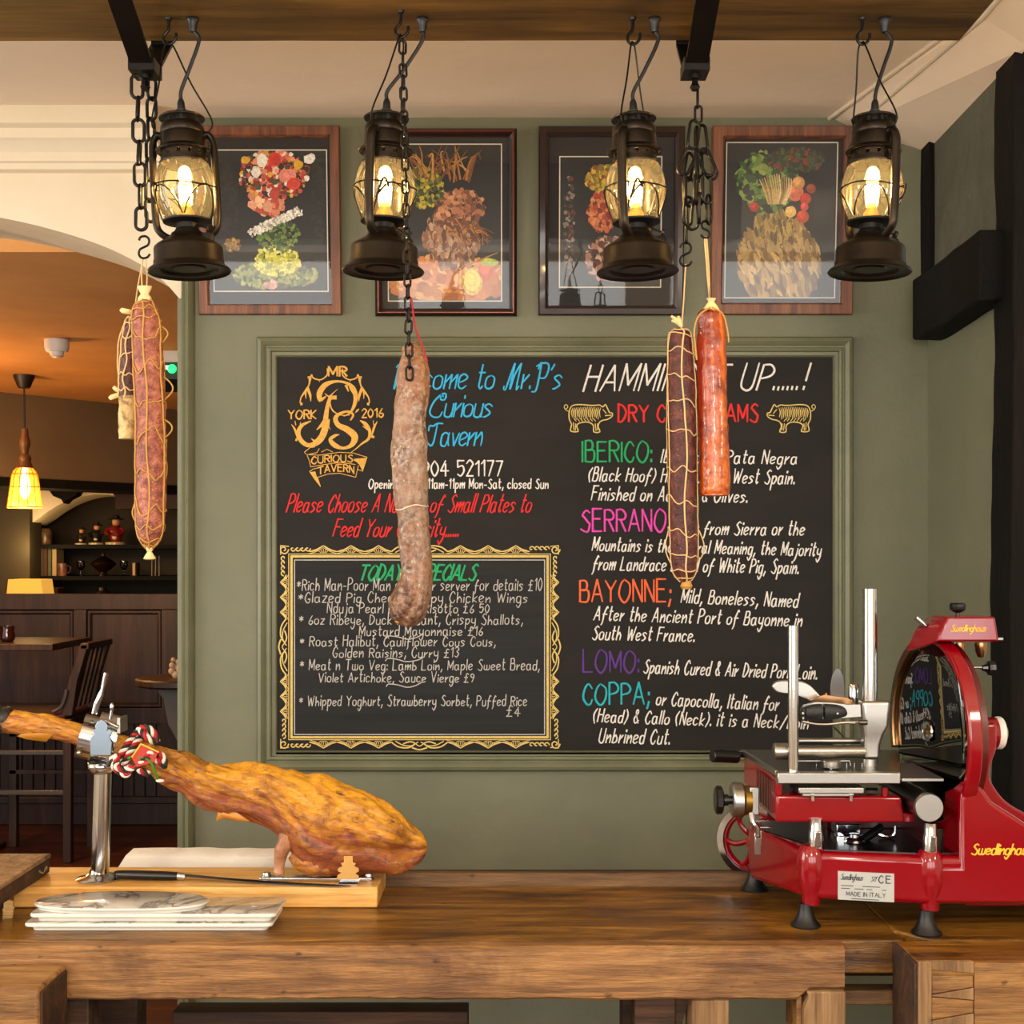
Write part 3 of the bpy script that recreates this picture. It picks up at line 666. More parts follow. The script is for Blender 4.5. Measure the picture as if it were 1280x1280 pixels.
def picture(box, fw, framemat, prof, matmat, line_box, print_box, label, painter, seed):
    x0, y0, x1, y1 = box; Yp = YW
    t = thing('framed_picture', (X((x0+x1)/2, Yp), Yp-.002, Z(y1, Yp)), label, 'picture', 'framed prints above the chalkboard')
    K = KP; B = lambda px, py, d: Vector((X(px,Yp), Yp-.002-d, Z(py,Yp)))
    pr = [(a*K, d) for a, d in prof]
    obj('frame', mitre(MB(), X(x0,Yp), X(x1,Yp), Z(y1,Yp), Z(y0,Yp), pr, Yp-.002), framemat, t, smooth=30)
    a, b = B(x0+fw-1, y1-fw+1, .004), B(x1-fw+1, y0+fw-1, .004)
    obj('mount', MB().box((a.x,a.y,a.z), (b.x,Yp-.002,b.z)), matmat, t, smooth=0)
    lb = MB(); fnl = lambda x, y: B(x, y, .0046); X0,Y0,X1,Y1 = line_box
    for p, q in (((X0,Y0),(X1,Y0)),((X1,Y0),(X1,Y1)),((X1,Y1),(X0,Y1)),((X0,Y1),(X0,Y0))): lb.ribbon([p,q], 1.3, fnl)
    obj('mount_line', lb, 'cream_line', t, smooth=0)
    pm = MB(); px0,py0,px1,py1 = print_box; rnd = random.Random(seed)
    pm.add([B(px0,py0,.0048),B(px1,py0,.0048),B(px1,py1,.0048),B(px0,py1,.0048)], [(0,1,2,3)], srgb('#0b0907'))
    def fn(x, y, i): return B(min(max(x,px0),px1), min(max(y,py0),py1), .0050+i*1.2e-6)
    painter(pm, fn, rnd)
    obj('art_print', pm, MATV, t, smooth=0)
    gq = MB().add([B(x0+fw,y0+fw,.009),B(x1-fw,y0+fw,.009),B(x1-fw,y1-fw,.009),B(x0+fw,y1-fw,.009)], [(0,1,2,3)])
    m_ = MB(); m_.add([B(x0+fw-1,y0+fw-1,.009),B(x1-fw+1,y0+fw-1,.009),B(x1-fw+1,y1-fw+1,.009),B(x0+fw-1,y1-fw+1,.009)], [(0,1,2,3)])
    obj('glass_pane', m_, 'pane', t, smooth=0)
    t.rotation_euler = (R(5), 0, 0); return t
MATV = vcol('printed_paper')
flatp = [(0,-.0),(0,.018),(1,.021),(11,.021),(12,.018),(13,.008),(13.5,.004)]
def strokes(pm, fn, rnd, pts, w, col):
    c = cr(pts, 5); n = len(c)
    pm.ribbon(c, [w*(1-.7*i/n) for i in range(n)], lambda x, y, k=len(pm.f): fn(x, y, k), srgb(col))
def art1(m, fn, r):
    cluster(m, 290,265,10,60,['#12160c','#1c2010','#2a1a12'],50,4,fn,r); cluster(m, 400,250,8,60,['#12180c','#23220f','#1a140c'],60,4,fn,r)
    cluster(m, 345,345,52,16,['#5f6a2a','#8c9440','#3f4a1c','#a7a650'],200,4,fn,r); cluster(m, 348,328,28,18,['#c6c238','#dcd650','#8f9a2c','#e5e07a'],120,4,fn,r)
    cluster(m, 350,296,26,22,['#3e5a1c','#5a7a28','#2a4014','#7a8c30'],130,3,fn,r)
    cluster(m, 338,246,24,24,['#e0a078','#cf7a58','#e8b890','#b8452e'],34,8,fn,r)
    for k in range(60):
        t = k/59; cluster(m, 318+58*t, 293-26*t, 6, 5, ['#e8e2d4','#cfc8b8','#a8a090','#f2eee4'],3,2.2,fn,r)
    cluster(m, 346,223,43,29,['#b8281c','#7c1c14','#e6d8c8','#d8a020','#3c4a18','#c8503c','#e88a70','#1c200c'],260,4.2,fn,r)
    for x,y,c,s in ((347,204,'#cf2c1c',9),(361,222,'#e88a78',9),(371,234,'#d23a22',8),(332,206,'#efe8dc',7),(375,210,'#e8b020',6),(348,247,'#b83a28',7),(390,205,'#f0ece2',7),(312,205,'#d8a828',5),(325,220,'#e6dfd2',6)):
        for q in range(5): blob(m, x+r.uniform(-2,2), y+r.uniform(-2,2), s*(1-.15*q), s*(1-.15*q), srgb(c), fn, r, 9)
    cluster(m, 293,308,9,8,['#8a6a30','#b08c48','#6a4c20'],30,3,fn,r); cluster(m, 340,357,8,4,['#d8a8a0','#c88a88'],14,3,fn,r)
def art2(m, fn, r):
    cluster(m, 560,350,75,26,['#c87a34','#d8904a','#b86a2c','#e0a860'],230,9,fn,r)
    cluster(m, 565,300,34,36,['#8a5a3c','#a87c5c','#5c3822','#c09a7c','#6e4028'],240,4,fn,r,1.8,PI/2)
    cluster(m, 575,262,30,20,['#a86a44','#7a4428','#c88c60','#4a2814'],160,4,fn,r,1.6)
    cluster(m, 532,238,22,26,['#8a8420','#3a4814','#c0a828','#202a0c','#5c6a1c'],190,3.6,fn,r)
    for k in range(34):
        x = r.uniform(515,590); a = r.uniform(-1,1)
        strokes(m, fn, r, [(x,r.uniform(212,232)),(x+a*14,r.uniform(198,214)),(x+a*26+r.uniform(-8,8),r.uniform(188,206))], r.uniform(1.5,3.4), r.choice(['#a8702c','#6e4418','#c08a3c','#8a5020']))
    for k in range(22):
        x = r.uniform(560,600); strokes(m, fn, r, [(x,r.uniform(275,300)),(x+r.uniform(2,10),r.uniform(285,305)),(x+r.uniform(6,22),r.uniform(292,312))], 2, r.choice(['#c07c30','#7c4418']))
    for x,y,rx,ry,c in ((591,353,13,17,'#e0c050'),(608,340,10,12,'#c85a38'),(612,330,12,5,'#9aa838'),(500,310,9,10,'#c05a28')):
        for q in range(4): blob(m, x-q*.8, y-q*1.2, rx*(1-.2*q), ry*(1-.2*q), tuple(min(1,v*(1+.18*q)) for v in srgb(c)), fn, r, 12, .05)
    strokes(m, fn, r, [(575,335),(592,330),(612,322),(622,318)], 3, '#a8702c')
def art3(m, fn, r):
    cluster(m, 711,290,6,70,['#4a3a2a','#8a8070','#2a2018','#6e2a1a'],60,3,fn,r); cluster(m, 752,228,20,16,['#b89828','#d8b838','#7c7a20','#8c4a1c'],120,4,fn,r)
    cluster(m, 752,268,17,24,['#a83a18','#cf6a30','#7a2410','#d88a50'],130,4.5,fn,r); cluster(m, 760,325,28,26,['#6a3420','#a87860','#4a2418','#c8a48c'],120,5,fn,r)
def art4(m, fn, r):
    cluster(m, 972,330,50,52,['#8a6a30','#b08c48','#6c4e20','#c8a45c'],420,4,fn,r,3,1.2)
    cluster(m, 965,285,24,18,['#8a7030','#b89848','#5c4a1c'],120,3,fn,r,3,1.5)
    cluster(m, 955,232,36,34,['#2c4a18','#3f6a20','#1c2c10','#6a8a30','#12180a','#8a9a3c'],330,5,fn,r,1.7)
    cluster(m, 990,205,36,14,['#1c2c10','#3c5018','#7c2018','#2a3a14'],110,4,fn,r)
    for x,y,s,c in ((990,244,11,'#d06a48'),(1003,252,7,'#b82c20'),(985,268,7,'#d8b060'),(1000,274,8,'#b8401c'),(1002,262,5,'#d84838'),(940,262,6,'#a82c18'),(994,233,8,'#c89050'),(1010,240,6,'#8c3a18'),(957,244,5,'#c85a20')):
        for q in range(4): blob(m, x-q*.8, y-q, s*(1-.22*q), s*(1-.22*q), tuple(min(1,v*(1+.2*q)) for v in srgb(c)), fn, r, 12, .05)
    for k in range(14):
        strokes(m, fn, r, [(958+k*1.5,258),(952+k*2.5,242),(946+k*3,222+abs(k-7))], 3, r.choice(['#c8a868','#9a8040','#e0c890']))
picture((251,165,428,394), 12.5, 'frame_red', flatp, 'mat_black', (269,193,411,365), (270,194,410,364), 'wide rusty brown wooden frame around a print of red, white and yellow flowers', art1, 1)
picture((470,168,646,396), 9.5, ['frame_dark'], [(0,0),(0,.016),(2,.022),(3.2,.024),(5.5,.020),(6.5,.016),(9.5,.012),(10,.004)], 'mat_grey', (486,186,627,377), (487,187,626,376), 'dark glossy frame with copper bead around a print of twigs, lemon and orange cloth', art2, 2)
picture((673,165,853,395), 12, 'frame_dark', [(0,0),(0,.014),(1.5,.018),(8,.022),(11,.018),(12,.010),(12.5,.004)], 'mat_grey', (699,201,825,360), (700,202,824,359), 'plain dark brown frame with wide charcoal mount and small brown and yellow print', art3, 3)
picture((887,165,1063,394), 14, 'frame_red', [(0,0),(0,.018),(1,.021),(12,.021),(13.5,.018),(14.5,.008),(15,.004)], 'mat_black', (905,184,1042,373), (906,185,1041,372), 'reddish wooden frame around a print of green leaves, fruit and a tan sheaf', art4, 4)
pc = [o for o in bpy.data.objects if o.name == 'framed_picture.001'][0]
obj('frame_bead', mitre(MB(), X(470,YW)+3.0*KP, X(646,YW)-3.0*KP, Z(396,YW)+3.0*KP, Z(168,YW)-3.0*KP, [(0,.0225),(.6*KP,.0255),(1.6*KP,.0258),(2.4*KP,.022)], YW-.002), 'frame_copper', pc, label='copper coloured bead')

# ---------------------------------------------------------------- storm lanterns
YL = 2.3; KL = YL/F
def lantern(cx, cy, az, tilt, hook, cordtop, label, knob_az, power=5):
    root = P(cx, cy, YL); t = thing('storm_lantern', root, label, 'lantern', 'storm lanterns under the beam')
    Rt = Matrix.Rotation(R(tilt), 3, 'Y'); Ri = Rt.inverted()
    L = lambda p: root + Ri @ (Vector(p)-root)          # a world point, in the lantern's own upright frame
    k = KL; c = root
    def la(prof, m, name, n=40, **kw): return obj(name, MB().lathe([(r*k, z*k) for r, z in prof], c, n), m, t, **kw)
    la([(0,3),(20,3),(22,5),(34,5),(36,2),(46,2),(50.5,-.6),(51.5,.8),(50,3),(45,6.5),(43.5,9),(43.5,13),(42.5,15),(42.5,28),(41.5,31),(38,34),(28,40),(22,44),(20,48),(0,48)], 'lamp_metal', 'fuel_tank')
    la([(17,46),(15.5,52),(14,54),(14,60),(24,61),(29.5,62),(30,64),(24,65.5),(12,65.5)], 'lamp_dark', 'burner_plate')
    la([(10,64),(10,74),(6,80),(6,86)], 'brass', 'burner')
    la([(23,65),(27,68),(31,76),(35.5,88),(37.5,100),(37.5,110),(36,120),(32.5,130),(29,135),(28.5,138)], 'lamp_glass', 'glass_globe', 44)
    # perforated collar: rings with pillars between, so that the light shows through the holes
    mb = MB(); mb.lathe([(30,134),(30.5,136),(28,137.5),(27.5,143),(26.5,143),(26.5,136)][:6], (0,0,0), 36)
    for v in mb.v: v.xyz = c + v*k
    m2 = MB(); m2.lathe([(26.5,148),(27.5,148),(27.5,152),(26.5,152)], (0,0,0), 36)
    for v in m2.v: v.xyz = c + v*k
    mb.add(m2.v, m2.f)
    for i in range(12):
        a = 2*PI*(i+.5)/12; ca, sa = math.cos(a), math.sin(a); q = []
        for z in (142.5,148.5):
            for rr, da in ((26.4,-.17),(27.6,-.17),(27.6,.17),(26.4,.17)): q.append(c+Vector((rr*math.cos(a+da), rr*math.sin(a+da), z))*k)
        mb.hexa(q)
    obj('collar', mb, 'lamp_metal', t)
    la([(28,151),(33.5,149.5),(34.5,151),(31,154),(28,156),(27.5,170),(26.5,172),(27.5,174),(27,180),(25,184),(20,185.5)], 'lamp_metal', 'hood')
    vm = MB()
    for i in range(8):
        a = 2*PI*i/8+.2; vm.rbox(c+Vector((20*math.cos(a),20*math.sin(a),189))*k, (4*k,2*k,8*k), Matrix.Rotation(a+PI/2, 3, 'Z'))
    vm.lathe([(14*k,184*k),(14*k,193*k)], c, 20); obj('vent', vm, 'lamp_dark', t)
    la([(0,200),(6,199),(14,197),(26,194),(28.5,192),(28,190.8),(22,191.5),(0,192.5)], 'lamp_metal', 'vent_cap')
    # side tubes
    for s in (0, 1):
        a = az + s*180; d = Vector((math.cos(R(a)), math.sin(R(a)), 0))
        pts = cr([d*24+Vector((0,0,168)), d*31+Vector((0,0,171)), d*36.5+Vector((0,0,163)), d*38+Vector((0,0,148)), d*38.5+Vector((0,0,100)), d*38+Vector((0,0,66)), d*35+Vector((0,0,52)), d*26+Vector((0,0,44)), d*20+Vector((0,0,42))], 5)
        obj('side_tube', MB().tube([c+Vector(p)*k for p in pts], 6.2*k, 12, flat=.72, up=tuple(d.cross(Vector((0,0,1))))), 'lamp_metal', t)
    # wire guard
    wg = MB(); wr_ = 1.0*k
    wg.tube([c+Vector((39.5*math.cos(2*PI*i/40),39.5*math.sin(2*PI*i/40),103+2*math.sin(4*PI*i/40)))*k for i in range(40)], wr_, 6, True)
    for s in (0, 1, 2, 3):
        a0 = R(az+45+90*s); pts = []
        for i in range(13):
            u = i/12; a = a0+(u-.5)*1.5; z = 66+36*math.sin(PI*u)**.8; rr = 30+9.5*math.sin(PI*u)**.7
            pts.append(c+Vector((rr*math.cos(a), rr*math.sin(a), z))*k)
        wg.tube(pts, wr_, 6)
    obj('wire_guard', wg, 'wire', t)
    a = R(az+14); lf = [(36,84),(41,92),(42,104),(38,106),(39,96)]
    obj('lift_lever', MB().tube(cr([tuple(c+Vector((r_*math.cos(a+.1*i), r_*math.sin(a+.1*i), z))*k) for i, (r_, z) in enumerate(lf)], 4), 1.5*k, 6), 'wire', t)
    a = R(knob_az); d = Vector((math.cos(a), math.sin(a), 0))
    wk = MB().cyl(c+(d*14+Vector((0,0,57)))*k, c+(d*32+Vector((0,0,50)))*k, 1.3*k, n=8); wk.cyl(c+(d*31+Vector((0,0,50)))*k, c+(d*34+Vector((0,0,49)))*k, 5.5*k, n=14)
    obj('wick_knob', wk, 'lamp_metal', t)
    fc = MB().lathe([(0,44),(8,44),(8,38),(9,38),(9,50),(8,52),(0,52)], (0,0,0), 18)
    for v in fc.v: v.xyz = c+(v+d*28+Vector((0,0,-8)))*k
    obj('filler_cap', fc, 'lamp_dark', t)
    # bulb hanging from the hood
    obj('bulb_socket', MB().lathe([(0,160),(9,160),(9,140),(7,136),(0,136)][::-1], (0,0,0), 18), 'lamp_dark', t) if False else None
    sm = MB().lathe([(9*k,136*k),(9*k,160*k),(0,160*k)], c, 18); obj('bulb_socket', sm, 'lamp_dark', t)
    b = la([(0,78),(5,79),(10,86),(12.5,96),(12,106),(9.5,118),(8.5,128),(8.5,137)], 'bulb_glass', 'bulb', 24)
    obj('filament', MB().ball(c+Vector((0,0,122))*k, 8.2*k, 14, 10, (1,1,1.3)), 'filament', b)
    l = light('lantern_light', 'POINT', c+Rt@(Vector((0,0,108))*k), power, (1,.72,.38), radius=.016)
    # bail wire over the hook
    d = Vector((math.cos(R(az)), math.sin(R(az)), 0)); hb = L(hook)
    A, B_ = c+(d*28+Vector((0,0,172)))*k, c+(-d*28+Vector((0,0,172)))*k
    mid = hb+Vector((0,0,.002))
    pts = cr([tuple(A), tuple(A+(d*9+Vector((0,0,16)))*k), tuple(A.lerp(mid,.55)+d*7*k), tuple(mid+d*7*k-Vector((0,0,9*k))), tuple(mid), tuple(mid-d*7*k-Vector((0,0,9*k))), tuple(B_.lerp(mid,.55)-d*7*k), tuple(B_+(-d*9+Vector((0,0,16)))*k), tuple(B_)], 6)
    obj('bail_handle', MB().tube(pts, 1.1*k, 8), 'wire', t)
    # cable
    g0 = c+Vector((0,0,199))*k
    la([(0,198),(6.5,198),(6.5,203),(5,204),(4.5,212),(3,216),(0,216)], 'rubber', 'cable_gland', 14)
    ct = L(cordtop); g1 = g0+Vector((0,0,16))*k
    pts = cr([tuple(g1), tuple(g1+Vector((1*k,0,12*k))), tuple(g1.lerp(ct,.38)+Vector((5*k,0,0))), tuple(g1.lerp(ct,.72)+Vector((12*k,0,0))), tuple(ct-Vector((-1*k,0,16*k))), tuple(ct)], 6)
    obj('cable', MB().tube(pts, 2.4*k, 10), 'rubber', t)
    ce = MB().lathe([(7.5,0),(8,-3),(6,-6),(5.5,-12),(4,-18),(0,-19)], (0,0,0), 14); 
    for v in ce.v: v.xyz = ct+Ri@(v*k)
    obj('ceiling_gland', ce, 'rubber', t)
    t.rotation_euler = (0, R(tilt), 0); return t
def jhook(px, label, flip=1, Y=YL, s=1.0):
    x = X(px, Y); z = 2.535; k = KL
    pts = [(0,0),(0,-10),(-1,-16),(-6,-22),(-6,-29),(-1,-33),(5,-31),(9,-25),(9,-19)]
    o = MB().tube(cr([(x+flip*a*k*s, Y, z+b*k*s) for a, b in pts], 5), 1.9*k, 8); o.lathe([(0,0),(4.5*k,0),(3.5*k,-3*k),(0,-3*k)], (x,Y,z), 12)
    return obj('beam_hook', o, 'iron', None, loc=(x,Y,z), label=label, cat='hook', group='hooks screwed into the beam')
BZ = 2.535
def hk(px, Y=YL): return Vector((X(px,Y), Y, BZ-.0325*1.0-.012))
lantern(237, 340, 186, -2.9, hk(211), Vector((X(241,YL),YL,BZ)), 'lit black storm lantern hanging beside the big looped chains', -20, 5)
lantern(479, 340, 246, 1.2, hk(501,2.27), Vector((X(528,YL),YL,BZ)), 'lit black storm lantern with a long chain hanging down across its side', 20, 5)
lantern(797, 341, 240, -1.5, hk(791), Vector((X(818,YL),YL,BZ)), 'lit black storm lantern in front of the picture with the wide charcoal mount', 0, 5)
lantern(1087, 341, 300, 1.8, hk(1078), Vector((X(1106,YL),YL,BZ)), 'lit black storm lantern nearest the dark timber post', 10, 5)
jhook(211, 'small black hook in the beam holding the lantern by the looped chains')
jhook(501, 'small black hook in the beam holding a lantern and the long single chain', Y=2.27)
jhook(791, 'small black hook in the beam holding the lantern before the charcoal-mounted print')
jhook(1078, 'small black hook in the beam holding the lantern nearest the timber post')

# ---------------------------------------------------------------- chains: every link an object
def link_mesh(Lpx, Wpx, wpx, Y=YL, n=26, squash=1):
    k = Y/F; h = (Lpx-Wpx)/2*k; r = (Wpx-wpx)/2*k; pts = []
    for i in range(n):
        a = 2*PI*i/n; pts.append(Vector((r*math.cos(a), 0, r*math.sin(a)+(h if math.sin(a) >= 0 else -h))))
    mb = MB().tube(pts, wpx/2*k, 7, True); me = bpy.data.meshes.new('link')
    me.from_pydata(mb.v, [], mb.f); me.materials.append(G['iron']); me.shade_smooth(); return me
def put_link(t, me, pos, rz=0, rx=0, ry=0, order='XYZ'):
    o = bpy.data.objects.new('link', me); COL.objects.link(o); o.parent = t
    o.location = Vector(pos)-ORG[t]; o.rotation_mode = 'XYZ'; o.rotation_euler = (R(rx), R(ry), R(rz)); return o
def chain(top, bot, n, me, label, group, z0=20, sway=0):
    t = thing('hanging_chain', top, label, 'chain', group)
    for i in range(n):
        u = (i+.5)/n; p = Vector(top).lerp(Vector(bot), u)
        put_link(t, me, p+Vector((math.sin(u*9)*sway,0,0)), z0+90*(i % 2)+random.uniform(-12,12), random.uniform(-3,3), random.uniform(-3,3))
    return t
small = link_mesh(19.5, 11, 2.9); big = link_mesh(33, 18, 4.4); med = link_mesh(25, 12, 3.2); grand = link_mesh(40, 19, 4)
YC = 2.215
chain(P(503,52,YC), P(512,474,YC), 29, small, 'long thin black chain dropping in front of a lantern to the big mottled sausage', 'hanging chains')
c1 = chain(P(171,95,2.265), P(177,287,2.265), 7, big, 'thick black chain on the outer side of the strap above the netted salami', 'hanging chains', 10)
c2 = chain(P(190,98,2.35), P(187,276,2.35), 7, big, 'thick black chain between the looped chain and the lantern tube', 'hanging chains', 65)
cc = thing('hanging_chain', P(872,118,YL), 'bunched knot of black chain links under the strap between two pictures', 'chain', 'hanging chains')
for (x, y, dy, m_, rz, rx, ry) in ((872,124,0,med,85,0,0),(873,143,0,med,10,0,0),(866,171,-.01,grand,30,0,8),(878,172,.01,grand,-40,0,-8),(872,172,.02,grand,90,0,0),
      (857,205,-.015,grand,10,0,25),(862,206,.012,grand,50,0,14),(869,207,-.02,grand,70,0,4),(875,206,.015,grand,-60,0,-6),(882,205,-.01,grand,-20,0,-22),(887,203,.02,grand,5,0,-28),
      (856,237,-.01,grand,80,0,4),(862,238,.01,grand,20,0,-3),(868,240,-.018,grand,70,0,2),(876,236,.01,grand,110,0,0),(882,238,-.01,grand,30,0,-4),(886,262,.0,grand,60,0,2),
      (859,266,-.01,grand,40,0,6),(866,268,.005,grand,-30,0,-3),(873,262,-.01,grand,80,0,-12),(858,293,0,med,80,0,0)):
    put_link(cc, m_, P(x, y, YL)+Vector((0,dy,0)), rz, rx, ry)
def shook(px, py, s, label, Y=YL, mirror=1):
    k = Y/F*s; c = P(px, py, Y); pts = [(-6,8),(-4,12),(2,13),(6,9),(5,3),(0,0),(-5,-3),(-6,-9),(-2,-13),(4,-12),(7,-8)]
    return obj('meat_hook', MB().tube(cr([(c.x+a*mirror*k, Y, c.z+b*k) for a, b in pts], 5), 1.5*Y/F, 8), 'iron', None, loc=c, label=label, cat='hook', group='s-shaped meat hooks')
shook(180, 309, 1.05, 'small s-shaped hook holding the twine of the netted salami')
shook(857, 318, 1.1, 'small s-shaped hook holding the dark netted sausage')
shook(882, 287, .8, 'small s-shaped hook holding the glossy orange cured loin', mirror=-1)

# ---------------------------------------------------------------- cured sausages
class Body:
    def __init__(s, pts, Y, amp=.002, fs=30, seed=0, n=40, per=8, depth=1.0, dY=None, fold=0):
        s.c = cr([(x, y, h) + ((dY[i],) if dY else (0,)) for i, (x, y, h) in enumerate(pts)], per); s.Y = Y; s.amp = amp; s.fs = fs; s.seed = seed; s.depth = depth; s.n = n; s.k = Y/F; s.fold = fold
    def at(s, u, a, off=0):
        f = u*(len(s.c)-1); i = min(int(f), len(s.c)-2); t = f-i; p = [s.c[i][j]*(1-t)+s.c[i+1][j]*t for j in range(4)]
        q = s.c[i]; q2 = s.c[i+1]; dx, dy = q2[0]-q[0], q2[1]-q[1]; l = math.hypot(dx, dy) or 1
        nx, ny = -dy/l, dx/l     # perpendicular in the picture
        if ny < 0 or (abs(ny) < 1e-6 and nx < 0): pass
        nx, ny = (dy/l, -dx/l) if dy > 0 else (-dy/l, dx/l)
        r = max(p[2], .01)*s.k; ce = P(p[0], p[1], s.Y)+Vector((0, p[3], 0))
        dirx = Vector((nx, 0, -ny)); d = dirx*math.sin(a) + Vector((0,-1,0))*math.cos(a)*s.depth
        v = ce+d*r; nn = noise.fractal(v*s.fs+Vector((s.seed,0,0)), .9, 2.1, 4)
        if s.fold: nn += s.fold*noise.noise(Vector((math.sin(a)*2.2, math.cos(a)*2.2, u*2.5+s.seed)))
        return ce+d*(r+nn*s.amp*min(1, r/.012)+off)
    def mesh(s):
        mb = MB(); N = len(s.c); n = s.n; vs = [s.at(i/(N-1), 2*PI*k/n) for i in range(N) for k in range(n)]
        fs = [(i*n+k, i*n+(k+1) % n, (i+1)*n+(k+1) % n, (i+1)*n+k) for i in range(N-1) for k in range(n)]
        fs += [tuple(range(n-1,-1,-1)), tuple((N-1)*n+k for k in range(n))]
        mb.add(vs, fs); return mb
def mixt(a, b, t): t = max(0, min(1, t)); return tuple(p*(1-t)+q*t for p, q in zip(a, b))
def paint_body(mb, body, fn):
    N = len(body.c); n = body.n
    for i in range(N-1):
        for k in range(n): j = i*n+k; mb.c[j] = fn(i/(N-1), 2*PI*(k+.5)/n, mb.v[i*n+k])
def skin(name, rough, coat, bscale, bmp):
    m, nt, b_ = newmat(name); a = nt.nodes.new('ShaderNodeAttribute'); a.attribute_name = 'Col'; f = noi(nt, coords(nt), bscale*1.3, 5)
    nt.links.new(mixc(nt, a.outputs['Color'], ramp(nt, f, [(.3, (.6,.5,.42)), (.5, (1,1,1)), (.72, (1.25,1.22,1.15))]), .85, 'MULTIPLY'), b_.inputs['Base Color'])
    b_.inputs['Roughness'].default_value = rough; b_.inputs['Coat Weight'].default_value = coat; b_.inputs['Coat Roughness'].default_value = .12
    bump(nt, b_, noi(nt, coords(nt), bscale, 5), bmp, .006); return m
MATSK = skin('mould_dusted_casing_skin', .5, .15, 90, .9); MATLO = skin('amber_glossy_skin', .26, .35, 40, .5)
def ring(body, u, off=.0012, wob=.01, du=0, n=40, seed=0, a0=0, a1=2*PI):
    return [body.at(min(1, max(0, u+wob*noise.noise(Vector((math.sin(a)*1.5, math.cos(a)*1.5, u*10+seed)))*2+du*math.sin(a))), a, off) for a in [a0+(a1-a0)*i/n for i in range(n)]]
def vert_(body, a, u0, u1, off=.0012, wob=.25, n=80, seed=0):
    return [body.at(u0+(u1-u0)*i/n, a+wob*noise.noise(Vector((i/n*5, seed, a))), off) for i in range(n+1)]
def sausage(name, loc, label, cat='sausage', group='cured meats hanging from the beam'):
    return thing(name, loc, label, cat, group)
# two netted salamis
t = sausage('netted_salami', P(180,372,2.30), 'large pink marbled salami in loose yellow netting, hanging in front of a smaller one')
b = Body([(180,374,4),(181,380,11),(182,392,15.5),(184,408,17),(186,450,18),(187.5,500,18),(188.5,550,18),(189,600,18),(188.5,645,17.5),(187.5,668,15),(187,680,9),(187,686,3)], 2.3, .0011, 55, 1, 48, 10)
obj('casing', b.mesh(), 'salami', t, smooth=60)
nt_ = MB()
for i, a in enumerate((-1.15, .05, 1.2, 2.4, 3.6)): nt_.tube(vert_(b, a, .03, .985, .0014, .42, 120, i*3.1), .0016, 6)
for i in range(12): nt_.tube(ring(b, .07+i*.079, .0013, .022, seed=i), .0013, 6, True)
for (u, a, s_, w_) in ((.43,1.5,10,.05),(.30,1.5,7,.045),(.52,1.45,9,.04),(.72,-1.5,4,.06)):
    nt_.tube([b.at(u-w_/2+w_*j/12, a, .0014+s_*KL*math.sin(PI*j/12)) for j in range(13)], .0014, 6)
obj('netting', nt_, 'twine_y', t)
obj('tied_end', MB().lathe([(0,.018),(.009,.016),(.006,.004),(.004,0),(.008,-.006),(.011,-.012),(.006,-.014),(0,-.012)], P(187,690,2.3), 14), 'husk', t)
tp = MB().lathe([(0,-.012),(.014,-.010),(.012,0),(.007,.006),(.011,.014),(.013,.02),(.006,.018),(0,.016)], P(181,372,2.3), 14, sx=1, sy=.6); obj('gathered_top', tp, 'husk', t)
st = MB(); st.tube([P(178,322,2.3), P(177,345,2.3), P(178,368,2.3)], .0012, 6); st.tube([P(182,322,2.3), P(184,345,2.3), P(183,368,2.3)], .0012, 6); obj('twine', st, 'twine', t)
t = sausage('netted_salami', P(165,398,2.35), 'smaller salami half hidden behind the large netted one, with pale flaky lower end')
b = Body([(167,396,4),(166,402,8),(165,420,10.5),(163,450,11.5),(161,480,11.5),(160,500,11)], 2.345, .0012, 50, 4, 36, 8)
obj('casing', b.mesh(), 'chorizo', t, smooth=60)
b2 = Body([(161,495,11),(161,500,12),(160,520,11.5),(160,540,11),(160,549,10.8)], 2.345, .0016, 60, 8, 36, 8)
obj('flaky_lower_end', b2.mesh(), 'birch', t, smooth=40)
nt_ = MB()
for i, a in enumerate((-1.3, -.2, 1)): nt_.tube(vert_(b, a, .03, .97, .0016, .5, 60, i*2.1), .0015, 6)
for i in range(6): nt_.tube(ring(b, .12+i*.15, .0014, .03, seed=i+3), .0013, 6, True)
nt_.tube([b.at(.25+.5*j/14, -1.6, .002+.006*math.sin(PI*j/14)) for j in range(15)], .0014, 6)
obj('netting', nt_, 'twine', t)
hm = MB()
for (x, y, dx, dy) in ((167,392,-15,-4),(150,494,-12,3),(152,492,-9,-7)):
    a = P(x,y,2.34); q = P(x+dx,y+dy,2.335); up = Vector((0,0,.006)); hm.add([a-up*.5, q-up*.8, q+Vector((-.004,0,0)), q+up*.8, a+up], [(0,1,2,3,4)]); 
obj('dry_husk', hm, 'husk', t, thick=.0015)
obj('twine', MB().tube([P(179,322,2.315), P(172,360,2.33), P(167,397,2.34)], .0012, 6), 'twine', t)
